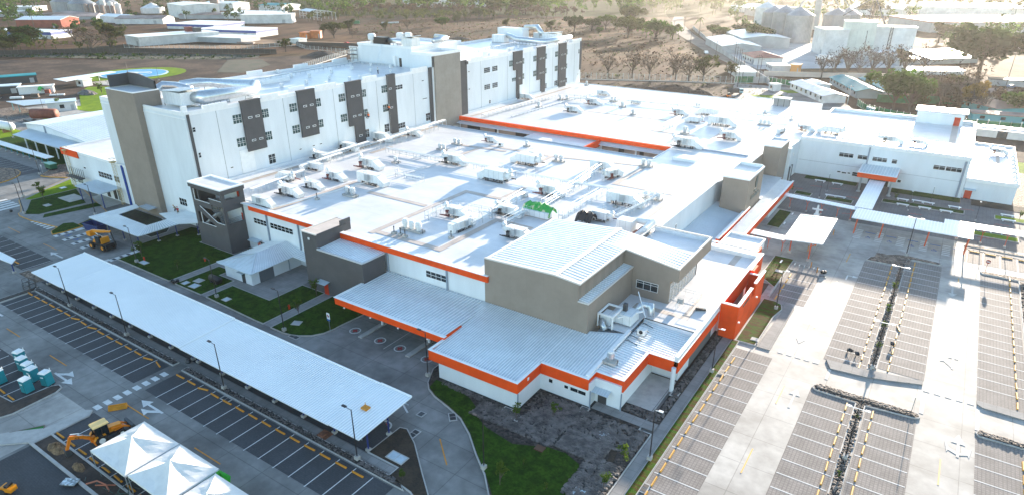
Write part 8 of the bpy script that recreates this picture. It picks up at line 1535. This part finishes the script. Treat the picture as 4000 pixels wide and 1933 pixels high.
fence('post_fence','white post fence climbing behind the near ward roof',[(-395,300),(-323,263),(-353,330),(-345,352)][1:],3.0,WWALL,WWALL,2.6,.1,'fence',True); fence('post_fence','wire fence on white posts across the back of the dirt yard',[(-178,313),(-150,326),(-120,340),(-94,349)],3.2,STEEL,STEEL,2.7,.1,'fence',True,KERB); fence('post_fence','wire fence between the slope and the ochre ground',[(-520,262),(-440,300),(-425,342),(-400,330),(-353,332)],2.2,STEEL,STEEL,4,.1,'fence',True)
fence('boundary_wall','long grey concrete wall along the dusty road',[(-224,650),(-196,590),(-149,489),(-110,415),(-80,357)],2.6,GWALL,None,4,.3,'wall'); fence('boundary_wall','long pale wall behind the bungalow and teal sheds',[(-90,386),(-60,398),(-34,412),(-20,420)],2.4,mat('cream_wall',(.62,.5,.42),.8,var=.1,vs=.2),None,4,.3,'wall')
fence('mesh_fence','green mesh fence at the site back gate, left',[(-96,352),(-88,357)],3.2,GREENM,STEEL,2.6); fence('mesh_fence','grey sheet gate in the green fence',[(-88,357),(-82,362)],3,GWALL,STEEL,2); fence('mesh_fence','green mesh fence at the site back gate, right',[(-82,362),(-70,358),(-66,352)],2.6,GREENM,STEEL,2.4); fence('mesh_fence','slanting green mesh fence behind the rear roof edge',[(-34,322),(-30,312),(-22,306),(-10,299),(4,293)],2.4,GREENM,STEEL,2.4)
fence('mesh_fence','dark green screen behind the big leafy tree',[(-28,335),(-16,340),(2,349)],3.2,GREENM,None); fence('mesh_fence','green mesh screen below the turquoise wall at right',[(6,296),(20,298),(50,300)],3.2,GREENM,STEEL,3.); fence('boundary_wall','low pale wall at the right edge behind the annex',[(9,292),(50,294)],1.2,KERB,None,4,.3,'wall')
fence('low_wall','low rail along the left road verge behind the gas tank',[(-340,108),(-300,102)],1.,DKGREY,None,3,.1,'fence',True)
def pole(label,x,y,h,arms=1,m=BARKL):
    t=thing('utility_pole',label,'utility pole',(x,y,0)); MB().tube([(x,y,-.3),(x,y,h)],[.18,.12],7).build('mast',m,t); mb=MB()
    for i in range(arms): z=h-.6-.9*i; mb.bar((x-1.1,y-.5,z),(x+1.1,y+.5,z),.12,.12); [mb.cyl(x+k,y+k*.45,z+.05,z+.3,.09,.07,6) for k in(-1,0,1)]
    mb.build('crossarm',DKGREY,t)
PL=[(-219,586,11),(-226,632,11),(-178,515,12),(-132,432,12),(-118,425,13),(-99,370,15),(-95,362,14),(-89,366,13),(-84,352,14),(-106,392,13),(-112,408,12),(-91,340,12)]
for i,(x,y,h) in enumerate(sorted(PL,key=lambda p:-p[1])): pole('%s utility pole along the dusty road, counted from the smoke'%nth(i),x,y,h,1 if i%2 else 2)
pole('grey leaning utility pole beside the parked blue car',20.6,412,17,1); pole('thin mast with dish at the bungalow corner',-38,323,8,1,STEEL)
for i in range(4):
    a=Vector((-219+30*i*1.0,586-52*i,10.5)); b=Vector((-219+30*(i+1),586-52*(i+1),11)); 
    tag(MB().tube([a,a.lerp(b,.5)-Vector((0,0,.9)),b],.04,4).build('overhead_cable',BLACK),'%s span of overhead cable along the dusty road, from the far end'%nth(i),'cable')
# ---------------- vehicles in the distance ----------------
def car(name,label,x,y,a,m,kind='car',s=1.):
    t=thing(name,label,'car' if kind=='car' else kind,(0,0,0)); L_,W,Hh=(4.6,1.8,1.5)
    if kind=='car':
        b=MB(); pr=[(-2.3,.35),(-2.3,.85),(-1.5,.95),(-1.0,1.45),(.6,1.45),(1.2,.98),(2.2,.85),(2.3,.35)]; n=len(pr); b.add([(p,-.88,z) for p,z in pr]+[(p,.88,z) for p,z in pr],[tuple(range(n))[::-1],tuple(n+i for i in range(n))]+[(i,(i+1)%n,n+(i+1)%n,n+i) for i in range(n)]); b.build('body',m,t)
        MB().box(-.98,.58,-.89,.89,.98,1.36).build('windows',GLASS,t)
        for px in(-1.4,1.4): MB().tube([(px,-.92,.33),(px,.92,.33)],.33,12).build('wheel',RUBBER,t)
    else:
        MB().box(1.8,3.4,-1.1,1.1,.8,2.6).build('cab',m,t); MB().box(1.9,3.43,-1.12,1.12,1.7,2.3).build('windscreen',GLASS,t)
        bd=MB(); 
        if kind=='dump truck': bd.add([(-3.6,-1.15,1.1),(1.5,-1.15,1.1),(1.5,1.15,1.1),(-3.6,1.15,1.1),(-3.8,-1.3,2.4),(1.6,-1.3,2.4),(1.6,1.3,2.4),(-3.8,1.3,2.4)],[(0,1,5,4),(1,2,6,5),(2,3,7,6),(3,0,4,7),(0,3,2,1)])
        else: bd.box(-9.5,1.5,-1.25,1.25,1.1,3.9)
        bd.build('load_body',DKGREY if kind=='dump truck' else WPLAS,t); MB().box(-3.6 if kind=='dump truck' else -9.3,3.2,-.5,.5,.6,1.05).build('chassis',BLACK,t)
        for px in((2.4,-1.6,-2.8) if kind=='dump truck' else (2.4,-7,-8.3)): MB().tube([(px,-1.2,.5),(px,1.2,.5)],.5,12).build('wheel',RUBBER,t)
    t.location=(x,y,0); t.rotation_euler=(0,0,a); t.scale=(s,s,s); return t
car('white_van','small white car driving down the dusty road',-148.8,464.5,R(-62),WPLAS,'car',1.25); car('parked_car','blue-grey car parked under the trees at far right',23,411,R(20),mat('car_blue',(.06,.12,.22),.4),'car',1.2)
car('dump_truck','pale blue-cabbed dump truck on the dirt yard behind the roofs',-86,319,R(28),mat('truck_blue',(.25,.45,.5),.5),'dump truck'); car('box_truck','white articulated truck parked beside the mill',-76,470,R(150),WPLAS,'box truck')
car('parked_car','dark red car in the yard left of the machine room',-398,368,R(10),REDC,'car',1.2)
t=thing('mini_loader','small dirty orange loader parked before the dump truck','loader',(0,0,0)); MB().box(-1.2,.8,-.6,.6,.5,1.2).build('body',MORA,t); MB().box(-.6,.3,-.55,.55,1.2,2.2).build('cab',GLASS,t); MB().box(.8,1.7,-.8,.8,.2,.9).build('bucket',BARK,t); [MB().tube([(px,-.75,.4),(px,.75,.4)],.4,10).build('wheel',RUBBER,t) for px in(-.8,.5)]; t.location=(-85.7,308,0); t.rotation_euler=(0,0,R(-40))
# rubble and stalls in the field
simple_box('market_stall','stall','green and white roofed stall in the field beside rubble',-538,512,-.1,(9,4,3),GREENM,.7); simple_box('rubble_pile','rubble','pale rubble strip right of the green field stall',-515,540,-.3,(18,3,1.2),WWALL,.8); simple_box('rubble_pile','rubble','rusty rubble beside the yard left of the containers',-470,330,-.1,(14,3,1),RUST,.4)
# ---------------- dust and haze ----------------
def vol(name,label,cat,mb,dens,col,aniso,noise=None):
    m=bpy.data.materials.new(name+'_air'); m.use_nodes=True; n=m.node_tree.nodes; l=m.node_tree.links; n.remove(n['Principled BSDF']); v=n.new('ShaderNodeVolumePrincipled'); v.inputs['Density'].default_value=dens; v.inputs['Color'].default_value=(*col,1); v.inputs['Anisotropy'].default_value=aniso
    l.new(v.outputs[0],n['Material Output'].inputs['Volume'])
    if noise:
        tc=n.new('ShaderNodeTexCoord'); t=n.new('ShaderNodeTexNoise'); t.inputs['Scale'].default_value=noise; t.inputs['Detail'].default_value=3; l.new(tc.outputs['Object'],t.inputs[0])
        mr=n.new('ShaderNodeMapRange'); mr.inputs['From Min'].default_value=.42; mr.inputs['From Max'].default_value=.68; mr.inputs['To Min'].default_value=0; mr.inputs['To Max'].default_value=dens; l.new(t.outputs[0],mr.inputs[0]); l.new(mr.outputs[0],v.inputs['Density'])
    o=mb.build(name,m); tag(o,label,cat,None,'stuff'); return o
HAZE=.000055
vol('haze','pale warm haze over the whole site and town','haze',MB().box(-2600,1500,-300,3400,-1.5,75),HAZE,(.95,.93,.90),.55)
mb=MB()
for (x,y,z,a,b,c) in [(-240,650,8,34,60,16),(-262,760,16,60,80,26),(-215,800,22,70,90,32),(-175,730,12,40,60,20)]: mb.lathe_s(x,y,z,a,b,c,0,14,9)
vol('dust_cloud','pale brown dust plume blowing across the road near the silos','dust',mb,.0011,(.72,.64,.55),.1)
sc.cycles.volume_step_rate=4; sc.cycles.volume_max_steps=64

# a thing whose Empty holds a single mesh becomes that mesh
for o in [o for o in sc.objects if o.type=='EMPTY' and o.parent is None]:
    ch=list(o.children)
    if len(ch)==1 and not ch[0].children and ch[0].type=='MESH' and not ch[0].modifiers:
        c=ch[0]; c.parent=None; c.location=o.location; c.rotation_euler=o.rotation_euler; c.scale=o.scale; nm=o.name
        for k in('label','category','group'):
            if o.get(k): c[k]=o[k]
        bpy.data.objects.remove(o); c.name=nm
